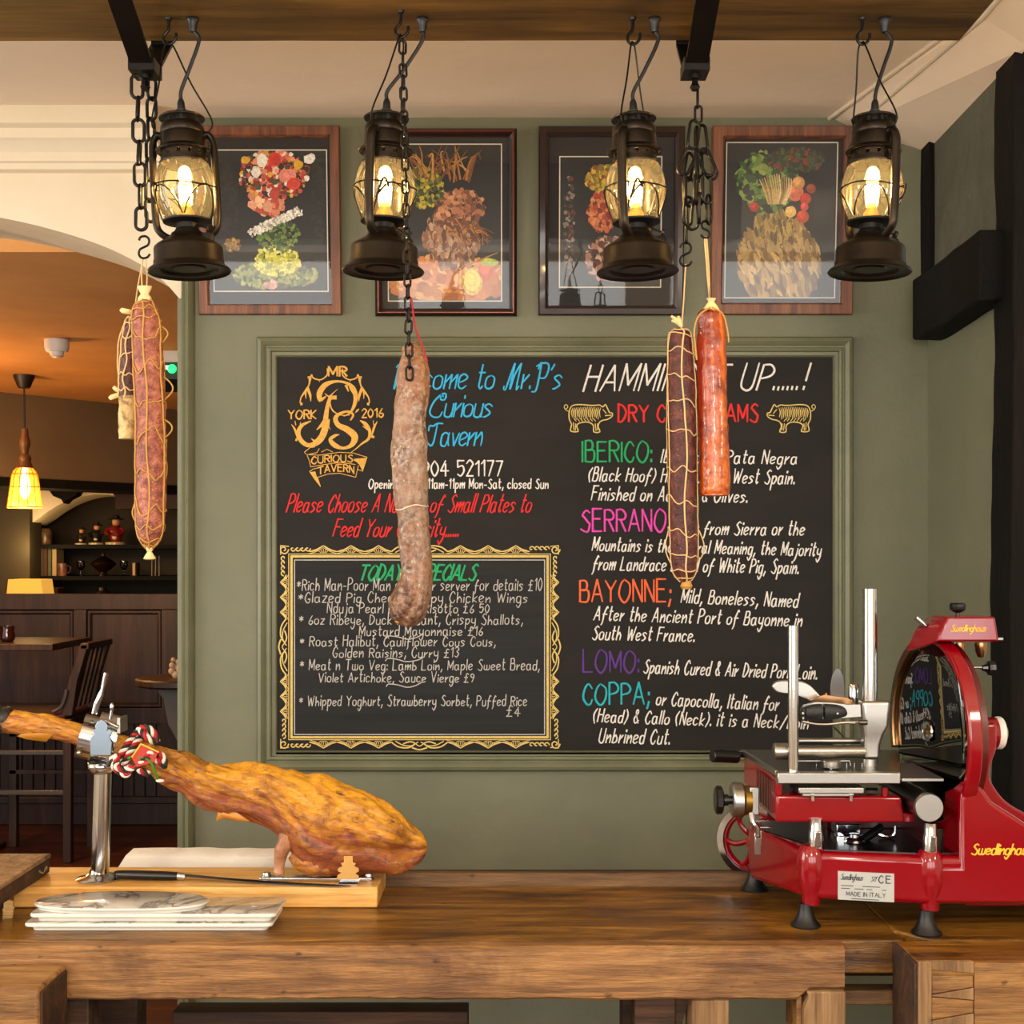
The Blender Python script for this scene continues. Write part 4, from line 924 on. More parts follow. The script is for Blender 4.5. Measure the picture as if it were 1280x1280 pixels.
# big mottled sausage on the long chain
def q8(x, y): return (470+x/3.282, 400+y/3.282)
pr = [(132,92,14),(138,110,34),(150,150,50),(155,200,60),(153,250,64),(150,300,66),(144,350,66),(141,400,66),(137,470,70),(135,560,73),(138,640,73),(142,720,70),(150,800,67),(156,870,65),(161,950,64),(165,1010,64),(162,1070,68),(148,1130,77),(128,1180,78),(108,1215,66),(92,1235,42),(86,1244,14)]
pts = [(*q8(x, y), h/3.282) for x, y, h in pr]
t = sausage('dried_sausage', P(512,428,2.25), 'long mottled brown mould-dusted sausage hanging from the long thin chain')
b = Body(pts, 2.25, .0028, 24, 12, 100, 12, fold=.9)
mb = b.mesh(); n_ = b.n
def fcol(u, a, v):
    f = noise.fractal(v*16, 1, 2.1, 4); g = noise.fractal(v*46+Vector((3,0,0)), 1, 2, 3); h = noise.noise(Vector((v.x*60, v.y*60, v.z*7)))
    c = mixt(srgb('#8c664c'), srgb('#744a28'), .5+f*1.5); c = mixt(c, srgb('#a08c7c'), (.75-abs(u-.48)*2.2)*.75+g*.7)
    c = mixt(c, srgb('#a0642c'), (.28-u)*1.8+h*.4); c = mixt(c, srgb('#4c260c'), (u-.70)*2.2+g*1.4+f*.9); g2 = noise.fractal(v*150, 1, 2, 3); c = mixt(c, srgb('#b8aea4'), g2*.7-.05+f*.5 if u < .75 else g2*.5); return mixt(c, srgb('#40200c'), -g2*.9-.12+(u-.6)*.7+f*.5)
paint_body(mb, b, fcol); obj('casing', mb, MATSK, t, smooth=70)
obj('twine_band', MB().tube(ring(b, .555, .0002, .004, seed=2), .0009, 6, True), 'white_paper', t)
stp = MB(); stp.tube(cr([tuple(P(514,372,2.215)), tuple(P(519,408,2.222)), tuple(P(527,430,2.222)), tuple(P(534,452,2.225))], 5), .0018, 6)
obj('twine', stp, 'rope_red', t, label='red and white twine')
kn = MB(); kn.ball(P(497.5,776,2.235), .005, 10, 6); obj('knot', kn, 'twine_y', t)
# dark netted sausage
def q7(x, y): return (820+x/3.555, 380+y/3.555)
pr = [(108,104,8),(108,114,28),(108,130,44),(106,160,50),(109,250,55),(112,350,60),(113,450,62),(114,560,64),(116,700,64),(117,820,63),(119,950,63),(122,1050,62),(124,1130,58),(127,1185,50),(130,1215,36),(132,1236,18)]
t = sausage('netted_sausage', P(852,408,2.3), 'long slim dark red sausage in cream string netting beside the orange loin')
b = Body([(*q7(x, y), h/3.555) for x, y, h in pr], 2.3, .0008, 60, 22, 44, 8)
obj('casing', b.mesh(), 'chorizo', t, smooth=60)
nt_ = MB()
for i, a in enumerate((0.05, 1.45, 2.7, 4.3, -1.35)): nt_.tube(vert_(b, a, .04, .985, .0014, .34, 120, i*5+1), .0015 if i == 0 else .0011, 6)
for i in range(12): nt_.tube(ring(b, .085+i*.078, .0012, .010, .010, seed=i+8), .0011, 6, True)
for s_ in (1, -1): nt_.tube([b.at(.70+.12*j/14, 1.45*s_, .0012+(7.5 if s_ > 0 else 5)*KL*math.sin(PI*j/14)) for j in range(15)], .0011, 6)
obj('netting', nt_, 'twine', t)
obj('tied_end', MB().lathe([(0,.016),(.010,.012),(.008,.004),(.011,-.004),(.008,-.009),(0,-.008)], P(858,730,2.3), 14), 'twine_y', t)
rf = MB(); rr = random.Random(4)
for i in range(9):
    a = P(852,408,2.3); e = P(841+rr.uniform(-4,8), 398+rr.uniform(-4,9), 2.3+rr.uniform(-.006,.006)); rf.tube([a, a.lerp(e,.5)+Vector((0,0,.003)), e], [.003,.0035,.002], 6)
obj('gathered_top', rf, 'husk', t)
obj('twine', MB().tube([P(857,330,2.3), P(855,370,2.3), P(852,412,2.3)], .0013, 6), 'twine', t)
# glossy cured loin
pr = [(245,22,22),(243,40,52),(243,60,58),(245,100,62),(246,200,66),(250,400,67),(256,600,67),(259,760,69),(258,830,68),(258,850,60)]
t = sausage('cured_loin', P(889,384,2.3), 'glossy amber and dark red cured loin with a flat bottom, tied with cream string', 'cured meat')
b = Body([(*q7(x, y), h/3.555) for x, y, h in pr], 2.3, .0017, 30, 32, 100, 24, depth=.85, fold=.9)
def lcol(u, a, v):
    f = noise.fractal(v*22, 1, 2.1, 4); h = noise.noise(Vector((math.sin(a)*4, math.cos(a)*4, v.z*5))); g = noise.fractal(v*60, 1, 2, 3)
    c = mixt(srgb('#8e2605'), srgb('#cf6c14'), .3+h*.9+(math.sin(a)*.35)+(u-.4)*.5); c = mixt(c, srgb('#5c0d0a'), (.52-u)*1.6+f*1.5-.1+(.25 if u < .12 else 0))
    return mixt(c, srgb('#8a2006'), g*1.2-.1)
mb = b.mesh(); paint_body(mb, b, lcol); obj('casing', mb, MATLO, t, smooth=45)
nt_ = MB(); nt_.tube(cr([tuple(P(883,296,2.3)), tuple(P(886,340,2.3)), tuple(P(887,382,2.3))], 4), .0016, 6); nt_.tube(cr([tuple(P(881,296,2.3)), tuple(P(884,340,2.3)), tuple(P(888,382,2.3))], 4), .0016, 6)
obj('twine', nt_, 'twine', t)
lp = MB().tube(cr([tuple(P(888,384,2.28)), tuple(P(874,394,2.27)), tuple(P(868,412,2.27)), tuple(P(869,432,2.27)), tuple(P(871,450,2.27))], 6), .0017, 6)
obj('binding_string', MB().tube(cr([tuple(P(890,384,2.28)), tuple(P(903,392,2.272)), tuple(P(909,410,2.272)), tuple(P(911,428,2.272))], 6), .0014, 6), 'twine_y', t)
obj('bottom_tie', MB().tube(ring(b, .985, .0008, .004), .0016, 6, True), 'lomo', t)
obj('binding_string', lp, 'twine_y', t)
obj('gathered_top', MB().lathe([(0,-.01),(.016,-.008),(.010,.002),(.005,.008),(.009,.014),(0,.014)], P(889,383,2.3), 14, sy=.7), 'husk', t)

# ---------------------------------------------------------------- the joiner's bench
ZB = .90
bench = thing('workbench', (-.3, 2.5, 0), 'long worn oak joiner bench across the front with dovetailed vise block', 'bench')
top = MB(); top.box((-1.55,2.335,ZB-.06), (.70,2.72,ZB)); obj('bench_top', top, 'bench_top', bench, bevel=.004)
nz = lambda x, k: noise.noise(Vector((x*9, k, 0)))*.0022+noise.noise(Vector((x*37, k, 4)))*.0016
xe, xf = X(998,2.3), X(1056,2.3); xs5 = [-1.55+(xe+1.55)*i/90 for i in range(91)]; xt5 = [xf-(xf+1.55)*i/100 for i in range(101)]
fr5 = MB(); n5 = 104
prv = None
for i in range(n5+1):
    x = -1.55+(xf+1.55)*i/n5; zb5 = (.8045 if x < xe else .823)+nz(x, 1); zt5 = ZB-.001-abs(nz(x, 7)); c5 = .004+abs(nz(x, 3))*1.6; yf5 = 2.3+nz(x, 11)*.5
    cur5 = fr5.add([(x,yf5+c5,zb5),(x,2.345,zb5),(x,2.345,zt5+.0008),(x,yf5+c5*1.5,zt5),(x,yf5,zt5-c5),(x,yf5,zb5+c5)], [])
    if prv is not None:
        for k in range(6): fr5.f.append([prv+k, prv+(k+1) % 6, cur5+(k+1) % 6, cur5+k]); fr5.c.append((1,1,1)); fr5.m.append(0)
    else: fr5.f.append([cur5+k for k in range(6)]); fr5.c.append((1,1,1)); fr5.m.append(0)
    prv = cur5
fr5.f.append([prv+k for k in range(5,-1,-1)]); fr5.c.append((1,1,1)); fr5.m.append(0)
obj('front_rail', fr5, 'bench_front', bench, smooth=28)
# right part of the top, past the gap of the tail vise
obj('bench_top_end', MB().prism([(.70,2.40),(.70,2.72),(1.45,2.72),(1.45,2.335),(.70+.06,2.335)], ZB-.06, ZB, 'XY'), 'bench_top', bench, bevel=.004)
obj('gap_edge', MB().box((X(1028,2.42),2.395,ZB-.022), (X(1114,2.42)+.01,2.43,ZB-.001)), 'bench_block', bench, bevel=.003)
obj('rear_rail', MB().box((-1.55,2.722,.86), (1.45,2.742,Z(1091,2.722))), 'bench_rail', bench, bevel=.004)
obj('tool_tray', MB().box((-1.55,2.742,.865), (1.45,2.93,.885)), 'bench_dark', bench)
obj('rear_apron', MB().box((-1.55,2.70,.72), (1.45,2.725,.86)), 'bench_dark', bench)
obj('guide_bar', MB().box((X(1056,2.36)-.06,2.36,Z(1216,2.36)), (X(1115,2.36)+.06,2.40,Z(1186,2.36))), 'bench_rail', bench, bevel=.003)
obj('guide_bar', MB().box((X(1056,2.36)-.06,2.36,Z(1257,2.36)), (X(1115,2.36)+.06,2.40,Z(1238,2.36))), 'bench_rail', bench, bevel=.003)
obj('vise_screw', MB().cyl(Vector((.60,2.44,.825)), Vector((.72,2.44,.825)), .02, n=16), 'bench_dark', bench)
# tail vise block with dovetails let into its face
vb = thing('vise_block', (.95, 2.28, 0.56), 'heavy squared vise block with dovetailed corner at the bench end under the slicer', 'vise')
yb = 2.2; xl_ = X(1147,yb)
obj('block', MB().box((xl_+.004,yb+.006,.56), (1.45,2.333,ZB-.024)), 'bench_block', vb, bevel=.004)
obj('cap_board', MB().box((xl_+.001,yb,ZB-.0235), (1.45,2.333,ZB)), 'bench_top', vb, bevel=.004)
obj('end_cheek', MB().box((xl_-.004,yb+.004,.56), (xl_+.004,2.333,ZB-.001)), 'bench_dark', vb, bevel=.002)
def vz(y): return Z(y, yb)
def vx(x): return X(x, yb)
obj('corner_stile', MB().box((vx(1148),yb-.002,.56), (vx(1164.5),yb+.01,vz(1202))), 'bench_grey', vb, bevel=.0015)
for pts in ([(1164.5,1202),(1217,1202),(1217,1216.5),(1164.5,1212.5)],[(1165,1244),(1217,1235),(1217,1250),(1165,1245.5)],[(1164.5,1276),(1217,1267),(1217,1300),(1164.5,1300)]):
    obj('dovetail', MB().prism([(vx(x),vz(y)) for x, y in pts], yb-.001, yb+.01), 'bench_grey', vb, bevel=.001)
for pts in ([(1165,1213.5),(1216.5,1217.5),(1216.5,1234),(1165,1243)],[(1165,1247),(1216.5,1251),(1216.5,1266),(1165,1275)]):
    obj('dovetail_pin', MB().prism([(vx(x),vz(y)) for x, y in pts], yb+.0005, yb+.01), 'bench_block', vb, bevel=.001)
obj('face_board', MB().box((vx(1218),yb-.001,.56), (1.45,yb+.01,vz(1203.5))), 'bench_block', vb, bevel=.0015)
# chamfered block below the rail's end, legs, lower stretcher
cbk = MB(); z1_, z0_ = .822, .70
cbk.prism([(X(1008,2.3),z1_),(X(1056,2.3),z1_),(X(1056,2.3),z0_),(X(1004,2.3),z0_),(X(1004,2.3),.79),(X(1010,2.3),.812)], 2.292, 2.40)
obj('stop_block', cbk, 'bench_grey', bench, bevel=.003)
obj('stop_block_cheek', MB().box((X(997,2.3),2.31,.73), (X(1004,2.3),2.40,.818)), 'bench_block', bench, bevel=.002)
for (a, b, y) in ((793,836,2.36),(58,79,2.32)):
    obj('leg', MB().box((X(a,y),y,0), (X(a,y)+.075,y+.07,.84)), 'bench_dark', bench, bevel=.003)
for (x, y) in ((X(793,2.36),2.62),(X(58,2.32),2.62),(1.25,2.36),(1.25,2.62)):
    obj('leg', MB().box((x,y,0), (x+.075,y+.07,.84)), 'bench_dark', bench, bevel=.003)
obj('vise_jaw', MB().box((X(862,2.34),2.31,.72), (X(908,2.34),2.40,.802)), 'bench_grey', bench, bevel=.004)
obj('brace', MB().hexa([(X(828,2.36),2.37,.72),(X(850,2.36),2.37,.72),(X(850,2.36),2.41,.72),(X(828,2.36),2.41,.72),(X(828,2.36)-.02,2.37,.81),(X(868,2.36),2.37,.81),(X(868,2.36),2.41,.81),(X(828,2.36)-.02,2.41,.81)]), 'bench_dark', bench)
obj('stretcher', MB().box((X(215,2.6),2.60,.60), (X(585,2.6),2.66,Z(1265,2.6))), 'bench_dark', bench, bevel=.003)
lv = thing('vise_block', (X(28,2.17), 2.2, .60), 'squared oak front vise jaw at the bench corner near the chopping slab', 'vise')
obj('jaw', MB().box((-1.25,2.15,.60), (X(48,2.15),2.285,.873)), 'bench_block', lv, bevel=.006, segs=3)
obj('jaw_cheek', MB().box((X(48,2.15)-.002,2.157,.60), (X(48,2.15)+.004,2.28,.866)), 'bench_dark', lv, bevel=.003)
obj('screw', MB().cyl(P(16,1219,2.285), P(16,1219,2.290), .018, n=20), 'bench_dark', lv)

# ---------------------------------------------------------------- ham board and stand
board = obj('ham_board', MB().box((X(16,2.55),2.55,ZB+.0005), (X(472,2.55),2.718,.941)), 'pine', None, bevel=.003, label='long honey coloured pine board carrying the ham stand', cat='board')
sl = thing('wooden_slab', (-1.15, 2.5, .943), 'old dark-edged wooden slab with metal clasp on the pine board end', 'chopping board')
obj('slab', MB().box((-1.42,2.385,.9425), (-.943,2.665,.972)), 'bench_dark', sl, bevel=.003)
obj('slab_top', MB().box((-1.42,2.383,.972), (-.941,2.667,.981)), 'bench_grey', sl, bevel=.003)
obj('clasp', MB().tube(cr([(-.939,2.59,.964),(-.934,2.60,.957),(-.934,2.615,.966),(-.936,2.625,.958),(-.939,2.63,.962)], 4), .002, 6), 'chrome', sl)
obj('wooden_block', MB().box((-1.40,2.39,ZB+.0005), (-.990,2.545,.9415)), 'bench_dark', None, bevel=.003, label='dark wooden block under the old slab at the bench edge', cat='block')
stand = thing('ham_stand', (X(122,2.61), 2.61, .941), 'polished steel ham stand clamping the shank over the pine board', 'ham stand')
pz = .9415; pxx = X(126,2.61)
obj('base_flange', MB().lathe([(0,0),(.043,0),(.044,.003),(.040,.006),(.026,.009),(.019,.014),(.017,.02)], (pxx-.004,2.61,pz), 32), 'chrome', stand)
obj('post', MB().cyl((pxx-.002,2.61,pz+.004), (pxx+.004,2.61,Z(966,2.61)), .0178, .0172, 28), 'chrome', stand)
HY = 2.61; kh = HY/F
def hring(cx_, cy_, r, w_, tl, yaw=0, th=.003):
    """steel band: axis along the shank, TL degrees below the level"""
    c = P(cx_, cy_, HY); rot = Matrix.Rotation(R(yaw), 3, 'Z') @ Matrix.Rotation(R(90+tl), 3, 'Y')
    return MB().lathe([(r,-w_/2),(r+th,-w_/2),(r+th,w_/2),(r,w_/2),(r,-w_/2)], c, 40, rot)
obj('clamp_ring', hring(110,921,.041,.030,15,14), 'chrome', stand, smooth=40)
obj('clamp_ring', hring(133,921,.044,.042,15,14), 'chrome', stand, smooth=40)
cp_ = MB().lathe([(.018,0),(.023,.004),(.026,.012),(.0265,.021)], P(127,966,HY)-Vector((0,0,0)), 28); obj('cup', cp_, 'chrome', stand, thick=.002)
pl_ = [(113,944),(139,944),(140,928),(137,921),(141,914),(137,911),(134,914),(135,908),(132,902),(127,899),(122,902),(119,908),(120,911),(116,912),(118,918),(113,922)]
obj('face_plate', MB().prism([(X(x,HY-.06),Z(y,HY-.06)) for x, y in pl_], HY-.062, HY-.058), mat('bluish_steel_plate', '#8c9cac', .28, 1), stand, smooth=30, bevel=.0008)
obj('bolt', MB().lathe([(.0045,.001),(.0075,.001),(.0085,-.001),(.0085,-.003),(.0045,-.003),(.004,.0)], P(125,923,HY-.0605), 20, Matrix.Rotation(R(90), 3, 'X')), 'steel_dark', stand)
obj('clamp_rod', MB().tube([P(118,892,HY-.02), P(121,880,HY-.02), P(126,868,HY-.02), P(128,862,HY-.02), P(131,851,HY-.02), P(133,841,HY-.02)], [.006,.0065,.0058,.0035,.0052,.0052], 14), 'chrome', stand)
obj('wing_screw', MB().ball(P(140,884,HY-.03), .0085, 14, 10, (.5,.5,1.1)).cyl(P(138,899,HY-.03), P(140,888,HY-.03), .003), 'chrome', stand)
obj('latch_bar', MB().cyl(P(131,901,HY-.045), P(148,909,HY-.045), .004, n=12).rbox(P(153,905,HY-.02), (.006,.05,.03)).cyl(P(97,941,HY-.05), P(101,941,HY-.05), .0045, n=12), 'steel', stand)
# serrated support and its slide at the wide end
sp = thing('ham_support', (X(400,2.6), 2.62, .941), 'chrome slide with notched brass support under the wide end of ham', 'ham support')
obj('slide', MB().box((X(325,2.6),2.590,pz), (X(466,2.6),2.612,pz+.009)), 'chrome', sp, bevel=.003)
obj('slide_screw', MB().lathe([(0,.016),(.008,.016),(.009,.012),(.009,.008),(.011,.006),(.011,0)], (X(333,2.6),2.601,pz), 18), 'chrome', sp)
obj('slide_screw', MB().lathe([(0,.014),(.008,.014),(.009,.010),(.009,.008),(.011,.006),(.011,0)], (X(461,2.6),2.601,pz), 18), 'chrome', sp)
nl = [(421,1099),(449,1099),(448,1094),(444,1092),(449,1089),(448,1085),(443,1083),(445,1079),(441,1078),(441,1070),(430,1070),(430,1078),(426,1079),(428,1083),(423,1085),(422,1089),(427,1091),(422,1094)]
obj('notched_plate', MB().prism([(X(x,2.558),Z(y,2.558)) for x, y in nl], 2.5565, 2.5605), mat('gold_anodised_plate', '#d8a860', .35, .7), sp, smooth=30, bevel=.0006)

obj('plate_foot', MB().box((X(423,2.56),2.5605,pz), (X(447,2.56),2.5895,pz+.003)), 'chrome', sp)
# the ham: one surface from hoof to hip
HM = meat('cured_ham_fat_and_rind', [(.28,'#6a2c0a'),(.42,'#a4560f'),(.55,'#c98218'),(.72,'#dba032')], 7, .6, .36, 22, None, .010, coat=.35)
G['bone_dark'] = meat('browned_ham_edge', [(.3,'#5c2c0c'),(.5,'#94561a'),(.7,'#c08428')], 22, .8, .45, 50)
ham = thing('cured_ham', P(300,1090,2.61), 'whole golden brown dry-cured ham leg held in the steel stand', 'ham')
prof = [(-4,886,914,0),(4,885,916,0),(14,887,917,0),(30,889,918,0),(46,892,920,0),(60,893,923,0),(80,899,927,0),(96,903,931,0),(115,909,938,0),(135,914,944,0),(150,918,949,0),(170,923,957,0),(185,929,967,0),(200,934,980,0),(225,939,987,0),
 (242,946,1000,0),(262,953,1010,0),(285,955,1021,0),(310,956,1027,0),(335,957,1036,0),(355,961,1052,0),(372,964,1070,0),(390,967,1085,0),(408,973,1091,0),(428,981,1092,0),(448,989,1090,0),(468,997,1090,0),(488,1007,1093,0),(503,1017,1092,0),(516,1028,1086,0),(526,1037,1078,0),(532,1048,1068,0),(534,1056,1061,0)]
cur = cr([(x,(t_+b_)/2,(b_-t_)/2) for x, t_, b_, _ in prof], 7)
hm_ = MB(); n = 72; N = len(cur); kk = 2.61/F; vs = []
for i, (x, y, h) in enumerate(cur):
    u = i/(N-1); dep = h*(.95 if x < 200 else .95-.33*min(1, (x-200)/120))
    for k in range(n):
        a = 2*PI*k/n; s_, c_ = math.sin(a), math.cos(a)
        v = P(x+s_*0, y, 2.61) + Vector((0, -c_*dep*kk, s_*h*kk))
        nd = Vector((0, -c_, s_))
        q = Vector((x*.018, c_*1.2, s_*1.4)); big_ = 1 if x > 205 else max(.12, (x-150)/55)
        d = noise.noise(q*1.0)*.010*big_
        st_ = Vector((x*.013+y*.02, (s_*1.0)*4.2+x*.012*1.3, c_*1.6))
        d += (1-abs(noise.noise(st_))*2.6)*.0062*big_ - .003*big_      # long muscle folds along the leg
        d += noise.fractal(Vector((x*.12, s_*5, c_*5)), 1, 2, 3)*.0016
        if x < 12: d += noise.noise(Vector((x*.3, s_*3, c_*3)))*.003
        # hollow of the hip joint at the wide end
        dx, dy = x-508, (y - s_*h)-1055
        if c_ > 0: d -= .024*math.exp(-((dx/13)**2+(dy/22)**2))*c_; d -= .006*math.exp(-(((x-440)/50)**2+((y-s_*h-1050-(x-440)*.3)/10)**2))*c_
        vs.append(v+nd*d)
fs = [(i*n+k, i*n+(k+1) % n, (i+1)*n+(k+1) % n, (i+1)*n+k) for i in range(N-1) for k in range(n)]
fs += [tuple(range(n-1,-1,-1)), tuple((N-1)*n+k for k in range(n))]
hm_.add(vs, fs)
def hamcol():
    """colour by natural zones: yellow fat ridge on top, red-brown muscle along the middle, dark hoof"""
    nt = HM.node_tree; return HM
# vertex colours carry the ham's own patches (fat, muscle, rind, hoof)
fat, mus, rin, dark = srgb('#e2a31f'), srgb('#95491a'), srgb('#c4821e'), srgb('#2c180c')
cols = []
for i in range(N-1):
    x, y, h = cur[i]
    for k in range(n):
        a = 2*PI*(k+.5)/n; s_, c_ = math.sin(a), math.cos(a)
        q = Vector((x*.03+y*.01, s_*3.4+x*.012*1.3, c_*2))
        f1 = noise.fractal(q, 1, 2, 4); f2 = noise.fractal(Vector((x*.06, s_*7+x*.02, c_*4+9)), 1, 2, 3)
        c = mixt(rin, fat, .5+s_*.9+f1*.5); c = mixt(c, mus, .15-(s_-.25)*.95*(c_ > -.2)+f1*.9+f2*.4 if x > 200 else .35+f1*.8)
        c = mixt(c, dark, (f2-.45)*1.6)
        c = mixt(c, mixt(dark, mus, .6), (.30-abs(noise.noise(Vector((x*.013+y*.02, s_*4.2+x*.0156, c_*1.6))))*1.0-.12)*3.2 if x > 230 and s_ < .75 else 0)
        if 190 < x < 262: c = mixt(c, mixt(dark, mus, .45), (s_*.9-.25+f1*.5))
        if x < 16: c = mixt((.02,.018,.02), c, (x-4)/10+f1)
        if x > 480: c = mixt(c, srgb('#7a4410'), .3*math.exp(-((x-508)/14)**2)+.2*f1)
        cols.append(c)
for i, c in enumerate(cols): hm_.c[i] = c
mh, nth, bh = newmat('cured_ham_rind'); at_ = nth.nodes.new('ShaderNodeAttribute'); at_.attribute_name = 'Col'
vv = coords(nth, (6,10,10)); vv2 = coords(nth)
fN = noi(nth, vv, 5, 7, .65, 1.2); 
nth.links.new(mixc(nth, at_.outputs['Color'], ramp(nth, fN, [(.30,(.34,.18,.09)),(.45,(.88,.8,.7)),(.70,(1.25,1.2,1.0))]), .85, 'MULTIPLY'), bh.inputs['Base Color'])
bh.inputs['Roughness'].default_value = .38; bh.inputs['Coat Weight'].default_value = .3; bh.inputs['Coat Roughness'].default_value = .22
bump(nth, bh, noi(nth, vv, 9, 8, .7, 1.0), .8, .009)
obj('leg', hm_, mh, ham, smooth=80)
def lump(name, pts, m, Y=2.61, n_=20, amp=.0015, seed=0, fs_=40):
    b = Body(pts, Y, amp, fs_, seed, n_, 6); return obj(name, b.mesh(), m, ham, smooth=70)
lump('aitch_bone', [(362,1042,12),(358,1052,11),(353,1062,9.5),(350,1074,7.5),(349,1084,6),(348,1091,7),(346,1095,3)], 'bone', 2.585)
fl = MB(); fl.add([P(270,1026,2.60),P(274,1012,2.60),P(292,1013,2.59),P(312,1026,2.585),P(296,1026,2.595),P(282,1023,2.60)], [(0,1,2,3,4,5)])
obj('skin_flap', fl, mat('pale_ham_flap', '#d08a3a', .5), ham, thick=.004)
fl = MB(); fl.add([P(22,920,2.60),P(36,912,2.595),P(66,918,2.59),P(58,927,2.595),P(34,924,2.6)], [(0,1,2,3,4)])
obj('skin_flap', fl, mat('amber_skin_flap', '#b87a20', .5), ham, thick=.003)
lump('hoof', [(-12,905,10),(-4,900,16),(6,899,16),(13,897,14),(20,896,6)], mat('dark_hoof', '#1a1512', .5, bmp=.4), 2.61, amp=.003, seed=6)
lump('loin_tip', [(364,1068,5),(374,1076,9),(388,1082,12),(402,1084,11),(410,1089,8),(414,1094,3)], 'bone_dark', 2.585, amp=.005, seed=16, fs_=50)
# red, white and green twisted cord round the shank
def cord(path, r, name='cord'):
    N_ = len(path); tt = []
    for j, m in enumerate(('rope_red','rope_white','rope_green')):
        mb = MB(); pts = []
        L = 0
        for i in range(N_):
            p = Vector(path[i]); tn = (Vector(path[min(i+1,N_-1)])-Vector(path[max(i-1,0)])).normalized()
            if i: L += (p-Vector(path[i-1])).length
            u = tn.cross(Vector((0,.3,1))).normalized(); w_ = tn.cross(u)
            a = L/.0045+2*PI*j/3; pts.append(p+(u*math.cos(a)+w_*math.sin(a))*r*.55)
        mb.tube(pts, r*.60, 7); yield mb, m
rope = thing('twisted_cord', P(165,935,2.56), 'red, white and dark green twisted cord knotted round the ham shank', 'cord')
def ham_loop(xt, yt, xb, yb_, n_=40, turns=1.0, ph=0):
    c = (P(xt,yt,2.61)+P(xb,yb_,2.61))/2; h = (P(xt,yt,2.61)-P(xb,yb_,2.61))/2; hl = h.length
    return [c+h*math.cos(ph+2*PI*turns*i/n_)*1.12+Vector((0,-1,0))*hl*1.15*math.sin(ph+2*PI*turns*i/n_)+Vector((.006*i/n_,0,0)) for i in range(n_+1)]
paths = [ham_loop(172,917,148,955,80), ham_loop(180,919,156,960,80),
 cr([tuple(P(146,945,2.555)), tuple(P(146,958,2.55)), tuple(P(158,962,2.545)), tuple(P(172,956,2.545)), tuple(P(184,948,2.54)), tuple(P(196,950,2.545)), tuple(P(206,957,2.55)), tuple(P(202,945,2.545)), tuple(P(190,940,2.54)), tuple(P(178,951,2.54)), tuple(P(172,960,2.545)), tuple(P(186,968,2.55))], 10),
 cr([tuple(P(168,918,2.57)), tuple(P(180,909,2.56)), tuple(P(192,916,2.56)), tuple(P(196,928,2.56)), tuple(P(184,922,2.55)), tuple(P(176,912,2.56))], 12),
 cr([tuple(P(143,943,2.56)), tuple(P(140,952,2.555)), tuple(P(146,962,2.555)), tuple(P(158,968,2.55)), tuple(P(163,958,2.55))], 10)]
for p in paths:
    mbs = list(cord([tuple(v) for v in p], .0062))
    mm = MB()
    for mi, (q, m) in enumerate(mbs): mm.add(q.v, q.f, None, mi)
    obj('cord_loop', mm, ['rope_red','rope_white','rope_green'], rope)
obj('green_tie', MB().tube(cr([tuple(P(160,948,2.54)), tuple(P(168,946,2.538)), tuple(P(186,950,2.535)), tuple(P(193,963,2.535)), tuple(P(197,974,2.54))], 6), .0025, 6), mat('green_ribbon', '#2f7a18', .5), rope)
obj('white_tip', MB().ball(P(200,976,2.54), .007, 10, 6, (1.2,.6,.5)), 'rope_white', rope)
tg = thing('swing_tag', P(176,940,2.535), 'red paper tag with yellow border tucked under the twisted cord', 'tag')
tb = MB().prism([(X(x,2.54),Z(y,2.54)) for x, y in ((165,946),(176,930),(198,940),(194,952),(172,958))], 2.535, 2.5365); obj('card', tb, mat('red_tag_card', '#b02c14', .4), tg, smooth=0)
tr_ = MB(); TF = lambda x, y: Vector((X(x,2.533), 2.5335, Z(y,2.533)))
for a_, b_ in (((165,946),(176,930)),((176,930),(198,940))): tr_.ribbon([a_, b_], 1.8, TF)
obj('tag_border', tr_, mat('yellow_tag_border', '#e8b020', .5), tg, smooth=0)

# ---------------------------------------------------------------- slicing knife, platters, folded paper
kn_ = thing('ham_knife', P(200,1098,2.62), 'long slicing knife with black handle lying on the pine board', 'knife')
kb = Body([(143,1093.5,4.6),(150,1093.5,5.6),(175,1094,6.0),(200,1094.6,5.8),(214,1095,5.4),(222,1095.2,5.0)], 2.60, 0, 10, 0, 20, 6, depth=1.0)
def lower(mb, z, dz): 
    for v in mb.v: v.z = z+(v.z-z)*dz
    return mb
obj('handle', kb.mesh(), 'black_plastic', kn_)
bl = Body([(222,1095.2,5.1),(228,1095.8,4.8),(232,1096.5,4),(233,1097,1)], 2.60, 0, 10, 0, 16, 4, depth=.8); obj('bolster', bl.mesh(), 'chrome', kn_)
z0 = .9435; bp = [(X(232,2.60),2.590),(X(232,2.60),2.607),(X(330,2.575),2.580),(X(420,2.55),2.5545),(X(438,2.54),2.544),(X(415,2.54),2.543),(X(330,2.56),2.566)]
bm_ = MB(); bm_.prism(bp, z0, z0+.0018, 'XY')
for v in bm_.v: v.z += max(0, (X(330,2.58)-v.x))*.05
obj('blade', bm_, 'steel_dark', kn_, smooth=30)
def rrect(x0, x1, y0, y1, r, n_=6):
    o = []
    for cx_, cy_, a0 in ((x1-r,y1-r,0),(x0+r,y1-r,90),(x0+r,y0+r,180),(x1-r,y0+r,270)):
        for i in range(n_+1): a = R(a0+90*i/n_); o.append((cx_+r*math.cos(a), cy_+r*math.sin(a)))
    return o
